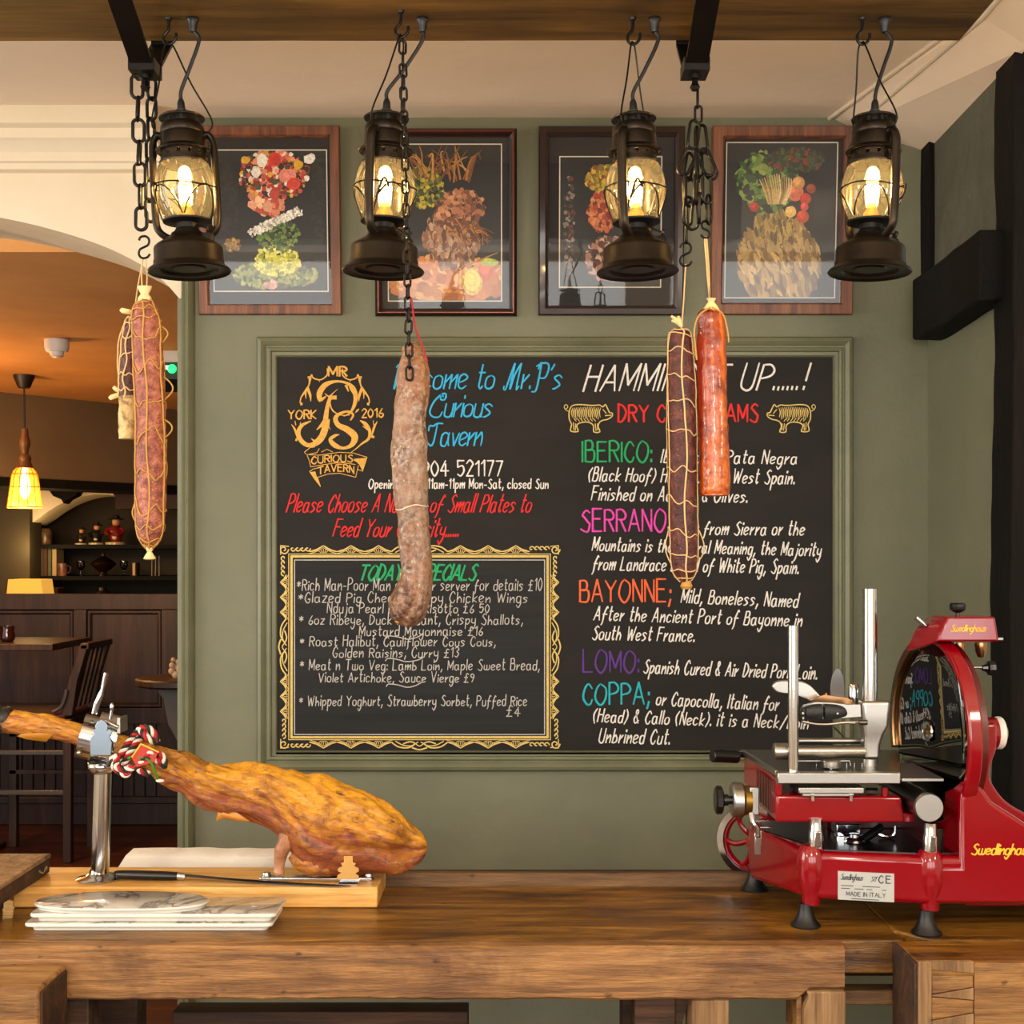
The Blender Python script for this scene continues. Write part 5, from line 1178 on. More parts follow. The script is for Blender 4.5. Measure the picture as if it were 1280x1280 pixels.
def platter(outl, z, h, label, inset=.012):
    cxm = sum(p[0] for p in outl)/len(outl); cym = sum(p[1] for p in outl)/len(outl)
    def sc(d): return [(cxm+(x-cxm)*(1-d/abs(max(p[0] for p in outl)-cxm)), cym+(y-cym)*(1-d/abs(max(p[1] for p in outl)-cym))) for x, y in outl]
    n_ = len(outl); lay = [(sc(inset),z),(sc(inset*.9),z+h*.35),(sc(0.0008),z+h*.62),(outl,z+h*.8),(sc(.001),z+h)]
    t = thing('serving_platter', (cxm,cym,z), label, 'platter', 'marble platters stacked before the pine board')
    mb = MB(); vs = [(x,y,zz) for l, zz in lay for x, y in l]; fs = [(i*n_+k, i*n_+(k+1) % n_, (i+1)*n_+(k+1) % n_, (i+1)*n_+k) for i in range(len(lay)-1) for k in range(n_)]
    fs.append(tuple(range(n_-1,-1,-1))); mb.add(vs, fs); obj('rim', mb, 'platter_edge', t, smooth=50)
    tm = MB(); i_ = sc(.0016); ti = sc(.001); tm.add([(x,y,z+h) for x, y in ti]+[(x,y,z+h+.0006) for x, y in i_]+[(x,y,z+h-.0008) for x, y in sc(.003)], [(k,(k+1) % n_,n_+(k+1) % n_,n_+k) for k in range(n_)]+[tuple(range(n_,2*n_))])
    obj('marble_top', tm, 'marble', t, smooth=50); return t
xa, xb_ = X(32,2.395), X(346,2.395)
platter(rrect(xa, xb_-.006, 2.382, 2.505, .012), ZB+.0008, .0155, 'oblong white-edged marble platter at the bottom of the stack')
platter(rrect(xa+.008, xb_, 2.386, 2.508, .012), ZB+.0172, .0155, 'oblong white-edged marble platter between the oval one and the lowest')
ov = [(-.728+.161*math.copysign(abs(math.cos(a))**.82, math.cos(a)), 2.440+.064*math.copysign(abs(math.sin(a))**.9, math.sin(a))-.004*math.cos(2*a)) for a in [2*PI*i/64 for i in range(64)]]
platter(ov, ZB+.0338, .010, 'oval grey-veined marble plate lying on top of the oblong platters', .006)
wp = MB(); nx_ = 60; xs_ = [X(146,2.78)+(X(368,2.78)-X(146,2.78))*i/nx_ for i in range(nx_+1)]; rg = []
for i, x in enumerate(xs_):
    hgt = .952+noise.noise(Vector((x*14,0,3)))*.005 - (.03*max(0,1-i/3)); base_ = .886
    rg.append([(x,2.775,base_),(x,2.775,hgt-.004),(x,2.782,hgt),(x,2.84,hgt+.002),(x,2.85,base_)])
vs = [p for r_ in rg for p in r_]; fs = [(i*5+k, i*5+k+1, (i+1)*5+k+1, (i+1)*5+k) for i in range(nx_) for k in range(4)]+[(0,1,2,3,4),tuple(nx_*5+k for k in (4,3,2,1,0))]+[(i*5+4,i*5,(i+1)*5,(i+1)*5+4) for i in range(nx_)]
wp.add(vs, fs); obj('paper_stack', wp, 'white_paper', None, smooth=50, label='stack of soft white butcher paper behind the pine board', cat='paper')

# ---------------------------------------------------------------- the red slicer
YS = 2.42
G['tray_dark'] = mat('oiled_dark_steel', '#3a3733', .25, 1)
sl_ = thing('meat_slicer', (.72, 2.55, ZB), 'large red enamelled hand-cranked meat slicer with polished blade on the bench', 'slicer')
def sp_(name, mb, m, **k): return obj(name, mb, m, sl_, **k)
def foot(px, Y):
    x = X(px, Y); return sp_('foot', MB().lathe([(0,0),(.027,0),(.0275,.003),(.021,.010),(.015,.022),(.0125,.034),(.012,.042),(0,.042)], (x,Y,ZB+.0006), 28), 'rubber')
foot(1007,2.425); foot(1158,2.375); foot(943,2.69); foot(1245,2.66)
# base casting: outline in plan, with raised rims; the leg bosses at its corners
bx = [(X(1008,2.415),2.415),(X(1160,2.37),2.37),(X(1176,2.37),2.372),(1.12,2.372),(1.12,2.70),(X(938,2.70),2.72),(X(936,2.66),2.64)]
base = MB(); zb0, zb1 = .953, 1.040
lo = [(x,y,zb0+(0.0 if y < 2.5 else -.020)) for x, y in bx]; hi_ = [(x,y,zb1) for x, y in bx]; nb = len(bx)
base.add(lo+hi_, [tuple(range(nb-1,-1,-1)), tuple(range(nb,2*nb))]+[(i,(i+1) % nb,nb+(i+1) % nb,nb+i) for i in range(nb)])
sp_('base_casting', base, 'red', bevel=.012, segs=4)
sp_('inner_tray', MB().prism([(X(1030,2.43),2.43),(X(1150,2.40),2.40),(.93,2.41),(.93,2.68),(X(950,2.69),2.69),(X(955,2.6),2.60)], 1.0385, 1.0415, 'XY'), 'tray_dark', smooth=0)
for (px, Y, ty) in ((1020,2.425,1066),(1163,2.385,1072)):
    x = X(px, Y); sp_('leg_boss', MB().lathe([(.0165,ZB+.041),(.0175,.957),(.0225,.972),(.026,.995),(.026,1.025),(.022,1.042),(.016,1.050),(0,1.052)], (x-(.008 if px < 1100 else 0),Y+.004,0), 28), 'red')
    sp_('slide_pillar', MB().lathe([(.0135,1.046),(.0135,1.075),(.0115,1.08),(.0115,1.10),(0,1.10)], (x,Y,0), 24), 'chrome')
    sp_('pillar_clip', MB().rbox((x,Y-.0135,1.064), (.012,.004,.030)), 'chrome', bevel=.003)
# cylindrical slide rail running to the back, its end cap facing us
c0 = P(1162,1010,2.365)
sp_('slide_rail', MB().cyl(c0+Vector((0,.008,0)), c0+Vector((-.012,.38,0)), .0235, n=32), 'steel_dark')
sp_('rail_cap', MB().lathe([(0,0),(.0245,0),(.0258,.002),(.0258,.012),(.022,.013)], c0, 36, Matrix.Rotation(R(-90), 3, 'X')), 'steel')
# carriage
ca = MB(); YCf = 2.425
pts = [(X(970,YCf),Z(994,YCf)),(X(1127,YCf),Z(996,YCf)),(X(1132,YCf),Z(1029,YCf)),(X(970,YCf),Z(1028,YCf))]
ca.prism(pts, YCf, 2.68); sp_('carriage', ca, 'red', bevel=.005, segs=3)
sp_('carriage_top_rail', MB().box((X(970,2.43),2.43,Z(994,2.43)), (X(978,2.43),2.70,Z(972,2.43))), 'red', bevel=.002)
for i in range(14):
    y = 2.45+i*.016; sp_('cooling_fin', MB().box((X(969.5,YCf)-.003,y,1.105), (X(970,YCf)+.002,y+.007,1.165)), 'red_dark')
sp_('side_flange', MB().box((X(1128,2.43),2.44,Z(1030,2.43)), (X(1145,2.43),2.66,Z(1018,2.43))), 'red', bevel=.003)
sp_('mounting_plate', MB().box((X(998,2.415),2.412,Z(992,2.415)), (X(1080,2.415),2.50,Z(984,2.415))).box((X(1003,2.415),2.414,Z(996,2.415)), (X(1068,2.415),2.50,Z(990,2.415))), 'steel', bevel=.002)
for px in (1016, 1064): sp_('mounting_peg', MB().cyl(P(px,1001,2.412), P(px,993,2.412), .0035, n=12), 'chrome')
sp_('spring', MB().tube([Vector((X(1083,2.44)+.02*i/60, 2.44+.006*math.cos(i*.9), Z(989,2.44)+.006*math.sin(i*.9))) for i in range(60)], .0012, 5), 'steel_dark')
sp_('red_spacer', MB().cyl(P(1106,997,2.44), P(1106,984,2.44), .007, n=16), 'red')
# table with its thick front edge
tt_ = MB().box((X(972,2.405),2.405,Z(980,2.405)), (X(1126,2.405),2.425,Z(966,2.405))); sp_('table_front_bar', tt_, 'steel', bevel=.002)
zt = Z(966,2.405)
sp_('table_plate', MB().prism([(X(972,2.425),2.425),(X(1126,2.425),2.425),(X(1126,2.70),2.71),(X(926,2.70),2.71)], zt-.006, zt-.0015, 'XY'), 'steel_dark', bevel=.001)
sp_('table_wing', MB().box((X(1126,2.42),2.415,Z(977,2.415)), (X(1180,2.415),2.60,Z(973,2.415))), 'steel', bevel=.001)
sp_('table_side_edge', MB().hexa([(X(969,2.43),2.43,zt-.010),(X(973,2.43),2.43,zt-.010),(X(930,2.70),2.70,zt-.010),(X(926,2.70),2.70,zt-.010),(X(969,2.43),2.43,zt),(X(973,2.43),2.43,zt),(X(930,2.70),2.70,zt),(X(926,2.70),2.70,zt)]), 'steel', bevel=.001)
sp_('side_panel', MB().hexa([(X(972,2.45),2.45,1.10),(X(978,2.45),2.45,1.10),(X(936,2.70),2.70,1.12),(X(930,2.70),2.70,1.12),(X(972,2.45),2.45,zt-.010),(X(978,2.45),2.45,zt-.010),(X(936,2.70),2.70,zt-.010),(X(930,2.70),2.70,zt-.010)]), 'red', bevel=.002)
# posts, pusher arm, meat grip
sp_('guide_post', MB().cyl(P(991.5,966,2.43), P(991.5,782,2.43), .0098, n=24), 'chrome')
sp_('guide_post', MB().cyl(P(1087.5,900,2.50), P(1087.5,736,2.50), .0135, n=28), 'chrome')
sp_('guide_post_foot', MB().cyl(P(1087,966,2.50), P(1087,948,2.50), .0155, n=28), 'steel')
sp_('cross_tube', MB().cyl(P(985,939.5,2.46), P(1088,939.5,2.50), .0122, n=28), 'steel')
sp_('cross_tube_end', MB().lathe([(0,0),(.014,0),(.0155,.002),(.0155,.026),(.013,.028)], P(967,939,2.455), 28, Matrix.Rotation(R(90), 3, 'Y')), 'steel')
sp_('rear_tube', MB().cyl(P(998,926,2.54), P(1080,926,2.54), .006, n=16), 'steel')
kn2 = MB(); rg = []
for (y, w0, w1, d) in ((875,-13,22,.020),(890,-13,21,.020),(905,-12,20,.020),(917,-10,14,.018),(930,-10,10,.017),(948,-10,9,.017)):
    for sx_, sy_ in ((w0,-1),(w1,-1),(w1,1),(w0,1)): rg.append(P(1088+sx_, y, 2.50)+Vector((0,sy_*d,0)))
kn2.add(rg, [(i*4+k, i*4+(k+1) % 4, (i+1)*4+(k+1) % 4, (i+1)*4+k) for i in range(5) for k in range(4)]+[(3,2,1,0),(20,21,22,23)])
sp_('knuckle', kn2, 'steel', bevel=.006, segs=4)
arm = [(1000,887),(1004,881),(1020,877),(1040,878),(1060,880.5),(1075,880),(1076,896),(1058,897),(1040,899),(1010,898),(1002,894)]
sp_('grip_plate', MB().prism([(X(x,2.47),Z(y,2.47)) for x, y in arm], 2.466, 2.472), 'steel', bevel=.0008)
gp = Body([(1000,890,1),(1002,890,5),(1010,890,8),(1022,889.5,9.4),(1038,889.5,9.4),(1050,890,8),(1057,891,4.5),(1059,891,1)], 2.46, 0, 10, 0, 20, 6, depth=.7)
sp_('grip', gp.mesh(), 'grip')
for px in (1004, 1047): sp_('rivet', MB().ball(P(px,892,2.448), .0032, 10, 6), 'chrome')
lvr = MB().tube(cr([tuple(P(1003,902,2.455)), tuple(P(1018,905,2.455)), tuple(P(1035,905.5,2.455)), tuple(P(1055,903.5,2.46)), tuple(P(1072,903,2.465))], 6), .0028, 8); sp_('release_lever', lvr, 'chrome')
sp_('lever_pivot', MB().cyl(P(1074,903,2.455), P(1084,903,2.455), .005, n=12), 'steel_dark')
pdl = cr([(965,859),(969,852),(980,850),(1000,851),(1012,856),(1022,866),(1030,876),(1020,880),(1006,874),(990,869),(972,866)], 4, True)
sp_('pusher_paddle', MB().prism([(X(x,2.56),Z(y,2.56)) for x, y in pdl], 2.555, 2.567), 'steel', bevel=.004, segs=3)
grd = cr([(1038,879),(1038,858),(1041,842),(1046,835),(1051,838),(1055,852),(1056,879)], 4)
sp_('thumb_guard', MB().prism([(X(x,2.55),Z(y,2.55)) for x, y in grd], 2.548, 2.552), mat('smoked_plastic', '#4a4542', .15, coat=.5), bevel=.001)
sp_('knurled_screw', MB().lathe([(0,0),(.010,0),(.0105,.002),(.0105,.034),(.0085,.037),(0,.037)], P(1067,879,2.54), 20), 'chrome')
sp_('pusher_bracket', MB().hexa([P(1010,876,2.56),P(1075,882,2.56),P(1075,882,2.53),P(1010,876,2.53),P(1030,868,2.56),P(1060,872,2.56),P(1060,872,2.53),P(1030,868,2.53)]).cyl(P(1030,874,2.55), P(1033,866,2.55), .006, .002, 10), 'bronze', bevel=.001)
sp_('brace_rod', MB().cyl(P(1042,908,2.54), P(1060,926,2.54), .002, n=8), 'steel_dark')
sp_('thrust_knob', MB().lathe([(.004,0),(.004,.010),(.018,.011),(.0185,.014),(.0185,.022),(.017,.024),(0,.024)], P(1039,966,2.46), 28), 'steel')
sp_('spike_plate_rod', MB().tube([P(998,951,2.47), P(1062,951,2.47), P(1063,957,2.47)], .0015, 6), 'steel')
for i in range(16):
    px = 1020+(i % 8)*9.5+(i//8)*4; py = 954+(i//8)*5
    if abs(px-1039) < 13: continue
    sp_('spike', MB().cyl(P(px,966,2.49+.02*(i//8)), P(px+.5,py,2.49+.02*(i//8)), .0016, .0006, 6), 'chrome')
# blade, hub and guard ring: disc facing left, turned a little towards us
bc = P(1163,914,2.525); yaw = R(5.5); RB = .172
rotb = Matrix.Rotation(yaw, 3, 'Z') @ Matrix.Rotation(R(-90), 3, 'Y')
ax = rotb @ Vector((0,0,1))                       # points to the left
sp_('blade', MB().lathe([(0,.001),(.030,.001),(.031,.003),(RB-.03,.003),(RB-.003,-.001),(RB,-.003),(RB-.002,-.006),(0,-.007)], bc, 96, rotb), 'blade', smooth=30)
sp_('blade_hub', MB().lathe([(.016,.001),(.020,.004),(.019,.007),(.012,.006),(.010,.003),(0,.004)], bc, 36, rotb), 'chrome')
sp_('hub_screw', MB().lathe([(.006,.004),(.006,.010),(.004,.011),(0,.011)], bc, 6, rotb), 'brass')
def bring(a0, a1, r0, r1, h0, h1, n_=60):
    """piece of a ring about the blade's axis; angle 0 = up, 90 = towards the front"""
    mb = MB(); fr = []
    up = Vector((0,0,1)); fw_ = ax.cross(up); 
    if fw_.y > 0: fw_ = -fw_
    for i in range(n_+1):
        a = R(a0+(a1-a0)*i/n_); d = up*math.cos(a)+fw_*math.sin(a)
        fr += [bc+d*r0+ax*h0, bc+d*r1+ax*h0, bc+d*r1+ax*h1, bc+d*r0+ax*h1]
    mb.add(fr, [(i*4+k, i*4+(k+1) % 4, (i+1)*4+(k+1) % 4, (i+1)*4+k) for i in range(n_) for k in range(4)]+[(3,2,1,0),(n_*4,n_*4+1,n_*4+2,n_*4+3)])
    return mb
sp_('guard_ring', bring(5, 175, RB-.001, RB+.013, -.020, .006), 'red', bevel=.004, segs=3)
sp_('guard_back', MB().lathe([(0,-.012),(RB+.006,-.010),(RB+.004,-.034),(.06,-.04),(0,-.04)], bc, 72, rotb), 'red_dark', smooth=30)
sp_('blade_deflector', bring(-108, -22, RB-.006, RB+.012, -.010, .010), 'bronze', bevel=.003, segs=3)
# sharpener head
Yh = 2.44
hd = MB(); f_ = [(X(x,Yh),Z(y,Yh)) for x, y in ((1172,802),(1184,771),(1244,771),(1249,802))]
hd.prism(f_, Yh, Yh+.09); sp_('sharpener_cover', hd, 'red', bevel=.004, segs=3)
h2 = MB(); A_ = [P(1172,803,Yh),P(1184,772,Yh),P(1160,768,Yh+.10),P(1145,786,Yh+.11),P(1133,815,Yh+.12),P(1150,800,Yh+.06)]
h2.hexa([P(1172,803,Yh),P(1176,803,Yh+.09),P(1136,816,Yh+.15),P(1132,816,Yh+.10),P(1184,772,Yh),P(1200,771,Yh+.09),P(1160,769,Yh+.15),P(1146,784,Yh+.09)])
sp_('sharpener_shoulder', h2, 'red', bevel=.006, segs=4)
sp_('sharpener_knob', MB().lathe([(.004,-.012),(.004,0),(.009,.002),(.0145,.006),(.0155,.010),(.0155,.016),(.013,.019),(0,.019)], P(1197,770,2.48)+Vector((0,0,.006)), 10), 'black_plastic', smooth=20)
sp_('sharpener_pin', MB().cyl(P(1145,772,2.50), P(1157,782,2.50), .0045, n=14), 'chrome')
sp_('cover_screw', MB().cyl(P(1247,799,Yh+.01), P(1253,799,Yh+.01), .004, n=14), 'chrome')
for px in (1199, 1226): sp_('sharpening_stone', MB().lathe([(0,-.030),(.006,-.028),(.010,-.018),(.0115,-.006),(.011,0),(0,0)], P(px,803,2.50), 20), 'bronze')
sp_('stone_spindle', MB().cyl(P(1193,818,2.49), P(1193,803,2.49), .002, n=8).cyl(P(1185,808,2.49), P(1185,802,2.49), .007, n=14), 'chrome')
sp_('adjuster_rod', MB().cyl(P(1198,834.5,2.50), P(1230,834.5,2.50), .0022, n=8), 'chrome')
sp_('adjuster_knob', MB().lathe([(0,0),(.005,.001),(.008,.010),(.0135,.012),(.0145,.018),(.0135,.024),(0,.025)], P(1227,835,2.50), 9, Matrix.Rotation(R(90), 3, 'Y')), 'black_plastic', smooth=20)
# motor hub and column
sp_('drive_hub', MB().lathe([(.030,0),(.030,.055),(.029,.058),(0,.058)], P(1208,916,2.53), 36, Matrix.Rotation(R(90), 3, 'Y')), 'red')
sp_('hub_collar', MB().lathe([(.0,.0),(.030,0),(.0315,.003),(.0315,.010),(.029,.013),(0,.013)], P(1244,916,2.53), 36, Matrix.Rotation(R(90), 3, 'Y')), 'white_plastic')
sp_('hub_cap', MB().lathe([(.018,0),(.018,.004),(.012,.009),(0,.010)], P(1252,916,2.53), 24, Matrix.Rotation(R(90), 3, 'Y')), 'brass')
Yc = 2.44
col_o = cr([(1216,905),(1214,930),(1206,965),(1200,1000),(1202,1040),(1206,1060)], 5)+cr([(1206,1100),(1206,1133)], 2)+[(1330,1133),(1330,1080)]+cr([(1318,1045),(1290,1022),(1258,1002),(1240,978),(1238,962),(1242,948),(1246,935),(1246,905)], 5)
cm_ = MB().prism([(X(x,Yc),Z(y,Yc)) for x, y in col_o], Yc, Yc+.13); sp_('column', cm_, 'red', bevel=.012, segs=4)
ho = MB(); Yo = 2.37
hpts = [(1166,1130),(1166,1083),(1200,1083),(1200,1000),(1207,975),(1222,975),(1240,1002),(1262,1016),(1290,1034),(1330,1075),(1330,1130)]
ho.prism([(X(x,Yo),Z(y,Yo)) for x, y in hpts], Yo, Yo+.10); sp_('housing', ho, 'red', bevel=.008, segs=4)
RF = lambda x, y: Vector((X(x,Yo-.0012), Yo-.0012, Z(y,Yo-.0012)))
sp_('gold_script', text(MB(), 'Swedlinghaus', 1214, 1290, 1068, 13, RF, w=1.9, slant=.25, script=True, gap=1.3, jit=.05), 'gold', smooth=0, label='gold script name')
RH = lambda x, y: Vector((X(x,Yh-.0012), Yh-.0012, Z(y,Yh-.0012)))
sp_('gold_script', text(MB(), 'Swedlinghaus', 1188, 1232, 789, 8, RH, w=1.1, slant=.25, script=True, gap=1.3, jit=.05), 'gold', smooth=0, label='gold script name')
# maker's plate on the front lip, parallel with it
a_, b_ = Vector((*bx[0], 0)), Vector((*bx[1], 0)); dlt = (b_-a_).normalized(); nrm = Vector((dlt.y, -dlt.x, 0))
pc_ = P(1083,1107,2.375); pc_ = a_+dlt*((Vector((pc_.x,pc_.y,0))-a_).dot(dlt))+nrm*.0015; zc = Z(1108,pc_.y); ks = pc_.y/F
def PF(x, y, o=.0): return pc_+dlt*((x-1083)*ks*1.03)+nrm*o+Vector((0,0,zc+(1108.5-y)*ks))
mb = MB(); q = [PF(1050,1126.5),PF(1116,1126.5),PF(1116,1091),PF(1050,1091)]; mb.hexa([v-nrm*.002 for v in q]+[v+nrm*.0008 for v in q]); sp_('maker_plate', mb, 'plate', smooth=0)
PT = lambda x, y: PF(x, y, .0014)
tm = MB(); text(tm, 'Swedlinghaus', 1053, 1079, 1101, 7, PT, w=.9, slant=.25, script=True, gap=1.3, jit=0); text(tm, 'MADE IN ITALY', 1060, 1106, 1121, 5, PT, w=.8, jit=0)
text(tm, 'CE', 1098, 1112, 1103, 9, PT, w=1.4, jit=0, gap=3)
for (x0_, x1_, y_) in ((1054,1068,1108.5),(1079,1099,1108.5),(1054,1064,1112),(1070,1080,1112),(1084,1090,1112),(1102,1107,1112),(1066,1098,1124.5)): tm.ribbon([(x0_,y_),(x1_,y_)], .9, PT)
for p_ in ([(1090,1096),(1096,1096),(1094,1101),(1092,1101),(1090,1096)],[(1089,1102),(1097,1095)]): tm.ribbon(p_, .7, PT)
sp_('plate_print', tm, 'ink', smooth=0)
# mechanism between base and carriage
mech = P(1068,1062,2.50)
sp_('drive_cup', MB().lathe([(.022,-.006),(.023,.004),(.017,.010)], mech, 28), 'red')
sp_('drive_dome', MB().lathe([(.020,.006),(.022,.012),(.018,.020),(.010,.024),(.010,.030),(0,.031)], mech, 28), 'chrome')
sp_('drive_arm', MB().cyl(P(1078,1050,2.50), P(1102,1034,2.52), .0085, n=16), 'black_plastic')
sp_('arm_joint', MB().tube(cr([tuple(P(1098,1043,2.53)), tuple(P(1110,1046,2.53)), tuple(P(1118,1042,2.53)), tuple(P(1119,1032,2.53))], 5), .003, 8), 'chrome')
sp_('mechanism_plate', MB().box((X(1046,2.55),2.55,Z(1044,2.55)), (X(1076,2.55),2.60,Z(1030,2.55))), 'chrome', bevel=.002)
sp_('mechanism_plate', MB().box((X(1043,2.52),2.50,Z(1062,2.52)), (X(1053,2.52),2.53,Z(1042,2.52))), 'chrome', bevel=.002)
sp_('tray_bolt', MB().lathe([(.008,0),(.008,.006),(0,.007)], P(1104,1066,2.47), 6), 'steel')
sp_('side_rail', MB().cyl(P(1168,1064,2.44), P(1198,1072,2.42), .006, n=12), 'red')
sp_('inner_wall', MB().hexa([(X(1036,2.6),2.62,1.041),(X(1150,2.6),2.62,1.041),(X(1150,2.6),2.63,1.041),(X(1036,2.6),2.63,1.041),(X(1036,2.6),2.62,1.09),(X(1150,2.6),2.62,1.09),(X(1150,2.6),2.63,1.09),(X(1036,2.6),2.63,1.09)]), 'red_dark', bevel=.002)
sp_('side_plate', MB().box((X(1150,2.5),2.45,1.04), (X(1150,2.5)+.004,2.66,1.11)), 'red_dark')
# thickness dial on the left: axis across
RY = Matrix.Rotation(R(90), 3, 'Y')
sp_('dial_knob', MB().lathe([(0,0),(.022,.001),(.0275,.004),(.0275,.013),(.022,.016),(0,.016)], P(893,1000,2.50), 10, RY), 'black_plastic', smooth=20)
sp_('dial_shaft', MB().lathe([(.011,0),(.011,.012),(.008,.013),(.008,.030),(0,.03)], P(902,1000,2.50), 20, RY), 'black_plastic')
sp_('dial_wheel', MB().lathe([(0,0),(.030,0),(.034,.004),(.034,.020),(.030,.024),(0,.024)], P(914,1000,2.51), 30, RY), 'steel')
sp_('dial_wheel', MB().lathe([(0,0),(.026,0),(.028,.002),(.028,.014),(0,.014)], P(929,1000,2.51), 30, RY), 'brass')
sp_('dial_bracket', MB().box((X(936,2.50),2.49,Z(1018,2.50)), (X(948,2.50),2.50,Z(983,2.50))), 'steel', bevel=.002)
sp_('dial_lever', MB().tube(cr([tuple(P(939,1016,2.47)), tuple(P(941,1028,2.465)), tuple(P(946,1034,2.465)), tuple(P(947,1046,2.465))], 5), [.006]*15+[.006], 10), 'chrome')
sp_('dial_scale', MB().box((X(943,2.465),2.462,Z(1069,2.465)), (X(952,2.465),2.468,Z(1038,2.465))), 'chrome', bevel=.002)
sp_('lever_screw', MB().ball(P(947.5,1045,2.459), .0035, 10, 6), 'steel_dark')
sp_('lever_pin', MB().cyl(P(950,1034.5,2.465), P(964,1034.5,2.465), .0016, n=8), 'chrome')
# flywheel behind the left side
wc = P(943,1051,2.795); wrot = Matrix.Rotation(R(-24), 3, 'Z') @ Matrix.Rotation(R(90), 3, 'X')
def wpt(r, a, h=0): return wc + wrot @ Vector((r*math.cos(a), r*math.sin(a), h))
sp_('flywheel_rim', MB().lathe([(.066,-.012),(.079,-.012),(.081,-.006),(.081,.006),(.079,.012),(.066,.012),(.066,-.012)], wc, 56, wrot), 'chrome', smooth=30)
sp_('flywheel_ring', MB().tube([wpt(.062, 2*PI*i/48) for i in range(48)], .006, 8, True), 'red')
for a in range(0, 360, 60):
    sp_('spoke', MB().tube(cr([tuple(wpt(.012,R(a))), tuple(wpt(.032,R(a+14))), tuple(wpt(.050,R(a+10))), tuple(wpt(.064,R(a)))], 4), .006, 8), 'red')
sp_('flywheel_hub', MB().lathe([(0,-.014),(.016,-.014),(.016,.014),(0,.016)], wc, 24, wrot), 'red')
sp_('axle', MB().cyl(wc, wc+Vector((.05,-.08,0)), .008, n=12), 'steel_dark')
sp_('crank_pin', MB().ball(wpt(.075, R(118), -.02), .006, 10, 6), 'chrome')
sp_('crank_grip', MB().cyl(P(890,944.5,2.66), P(922,946,2.68), .0135, n=20).cyl(P(920,943,2.68), P(938,944,2.70), .006, n=12), 'black_plastic', bevel=.002)
sp_('crank_collar', MB().cyl(P(936,943,2.69), P(953,944,2.70), .0055, n=14), 'red')

# ---------------------------------------------------------------- the room beyond the arch
YA, YZ = 7.15, 8.0                       # the bulkhead wall runs slightly away from us, left to right
def bl_(px): u = px/225; y = YA+(YZ-YA)*u; return y
SNC = 2.50
x0p, x1p = -60, 300
def bx_(px, dy=0): y = bl_(px)+dy; return (X(px, bl_(px)), y)
bh_ = MB(); A0, B0 = (-5.2,6.6), (X(330,8.35),8.35)
pA = (X(0,YA),YA); pB = (X(225,YZ),YZ); dv = (Vector(pB)-Vector(pA)).normalized(); pL = Vector(pA)-dv*2.6; pR = Vector(pB)+dv*1.6; nv = Vector((-dv.y, dv.x))
def wallseg(a, b, z0, z1, th): a = Vector(a); b = Vector(b); q = [a, b, b+nv*th, a+nv*th]; return MB().hexa([(*p, z0) for p in q]+[(*p, z1) for p in q])
struct('wall_bulkhead', wallseg(pL, pR, 2.03, SNC, .25), 'snug_wall', smooth=0)
struct('trim_10', wallseg(Vector(pL)-nv*.012, Vector(pR)-nv*.012, 1.985, 2.035, .28), 'black_wood')
struct('ceiling_snug', MB().box((-6,YW+.3,SNC), (1.2,10,SNC+.1)), 'snug_ceiling', smooth=0)
struct('wall_snug_left', MB().box((-5.6,YW+.3,0), (-5.5,10,SNC)), 'snug_wall', smooth=0)
struct('wall_snug_right', MB().box((-.92,YW+.3,0), (-.8,10,SNC)), 'snug_dark', smooth=0)
struct('wall_alcove', MB().box((-5.6,9.0,0), (-.8,9.1,2.6)), 'snug_dark', smooth=0)
struct('wall_above_arch', MB().box((-3.3,YW+.27,CEIL-.35), (-.9,YW+.3,CEIL)), 'snug_wall', smooth=0) if False else None
# cream arch over the alcove shelves
YR = 8.2; oa = MB(); cin = cr([(37,655),(48,648),(62,638),(80,628),(100,621),(120,618),(142,619)], 4); 
cou = [(37,600)]*1
for (a, b) in zip(cin, cin[1:]):
    oa.prism([(X(a[0],YR),Z(a[1],YR)),(X(b[0],YR),Z(b[1],YR)),(X(b[0],YR),Z(594,YR)),(X(a[0],YR),Z(594,YR))], YR, YR+.30)
oa.box((X(-60,YR),YR,Z(610,YR)), (X(37,YR),YR+.1,Z(594,YR)))
struct('wall_alcove_arch', oa, 'cream', smooth=30)
struct('trim_11', MB().box((X(-80,8.15),8.15,0), (X(37,8.15),8.35,2.2)), 'snug_dark')
struct('trim_12', MB().box((X(144,8.1),8.1,Z(636,8.1)), (X(240,8.1),8.2,Z(600,8.1))), mat('dark_red_curtain_wood', '#2a0c08', .7))
struct('trim_13', MB().prism([(X(60,7.9),2.03),(X(105,7.9),2.03),(X(98,7.9),1.97),(X(88,7.9),1.945),(X(83,7.9),1.92),(X(80,7.9),1.945),(X(70,7.9),1.965)], 7.85, 7.95), 'black_wood')
# panelled dado
YD = 7.8; dado = thing('panelled_dado', (X(90,YD), YD, 0), 'dark brown wooden dado panelling below the shelves beyond the arch', 'panelling')
dw = wood('dark_walnut_panel', '#1e1210', '#33211d', '#46302a', 'Z', .7, .5, bmp=.1)
G['dado'] = dw; zt_ = Z(742,YD); xa_, xb2 = X(-90,YD), X(250,YD)
obj('backing', MB().box((xa_,YD+.02,0), (xb2,YD+.06,zt_-.01)), 'dado', dado)
obj('top_rail', MB().box((xa_,YD-.01,Z(762,YD)), (xb2,YD+.03,zt_)), 'dado', dado, bevel=.004)
obj('middle_rail', MB().box((xa_,YD-.005,Z(905,YD)), (xb2,YD+.03,Z(885,YD))), 'dado', dado, bevel=.003)
for a, b in ((-70,-55),(92,108),(202,222)): obj('stile', MB().box((X(a,YD),YD-.004,Z(1000,YD)), (X(b,YD),YD+.03,Z(762,YD))), 'dado', dado, bevel=.003)
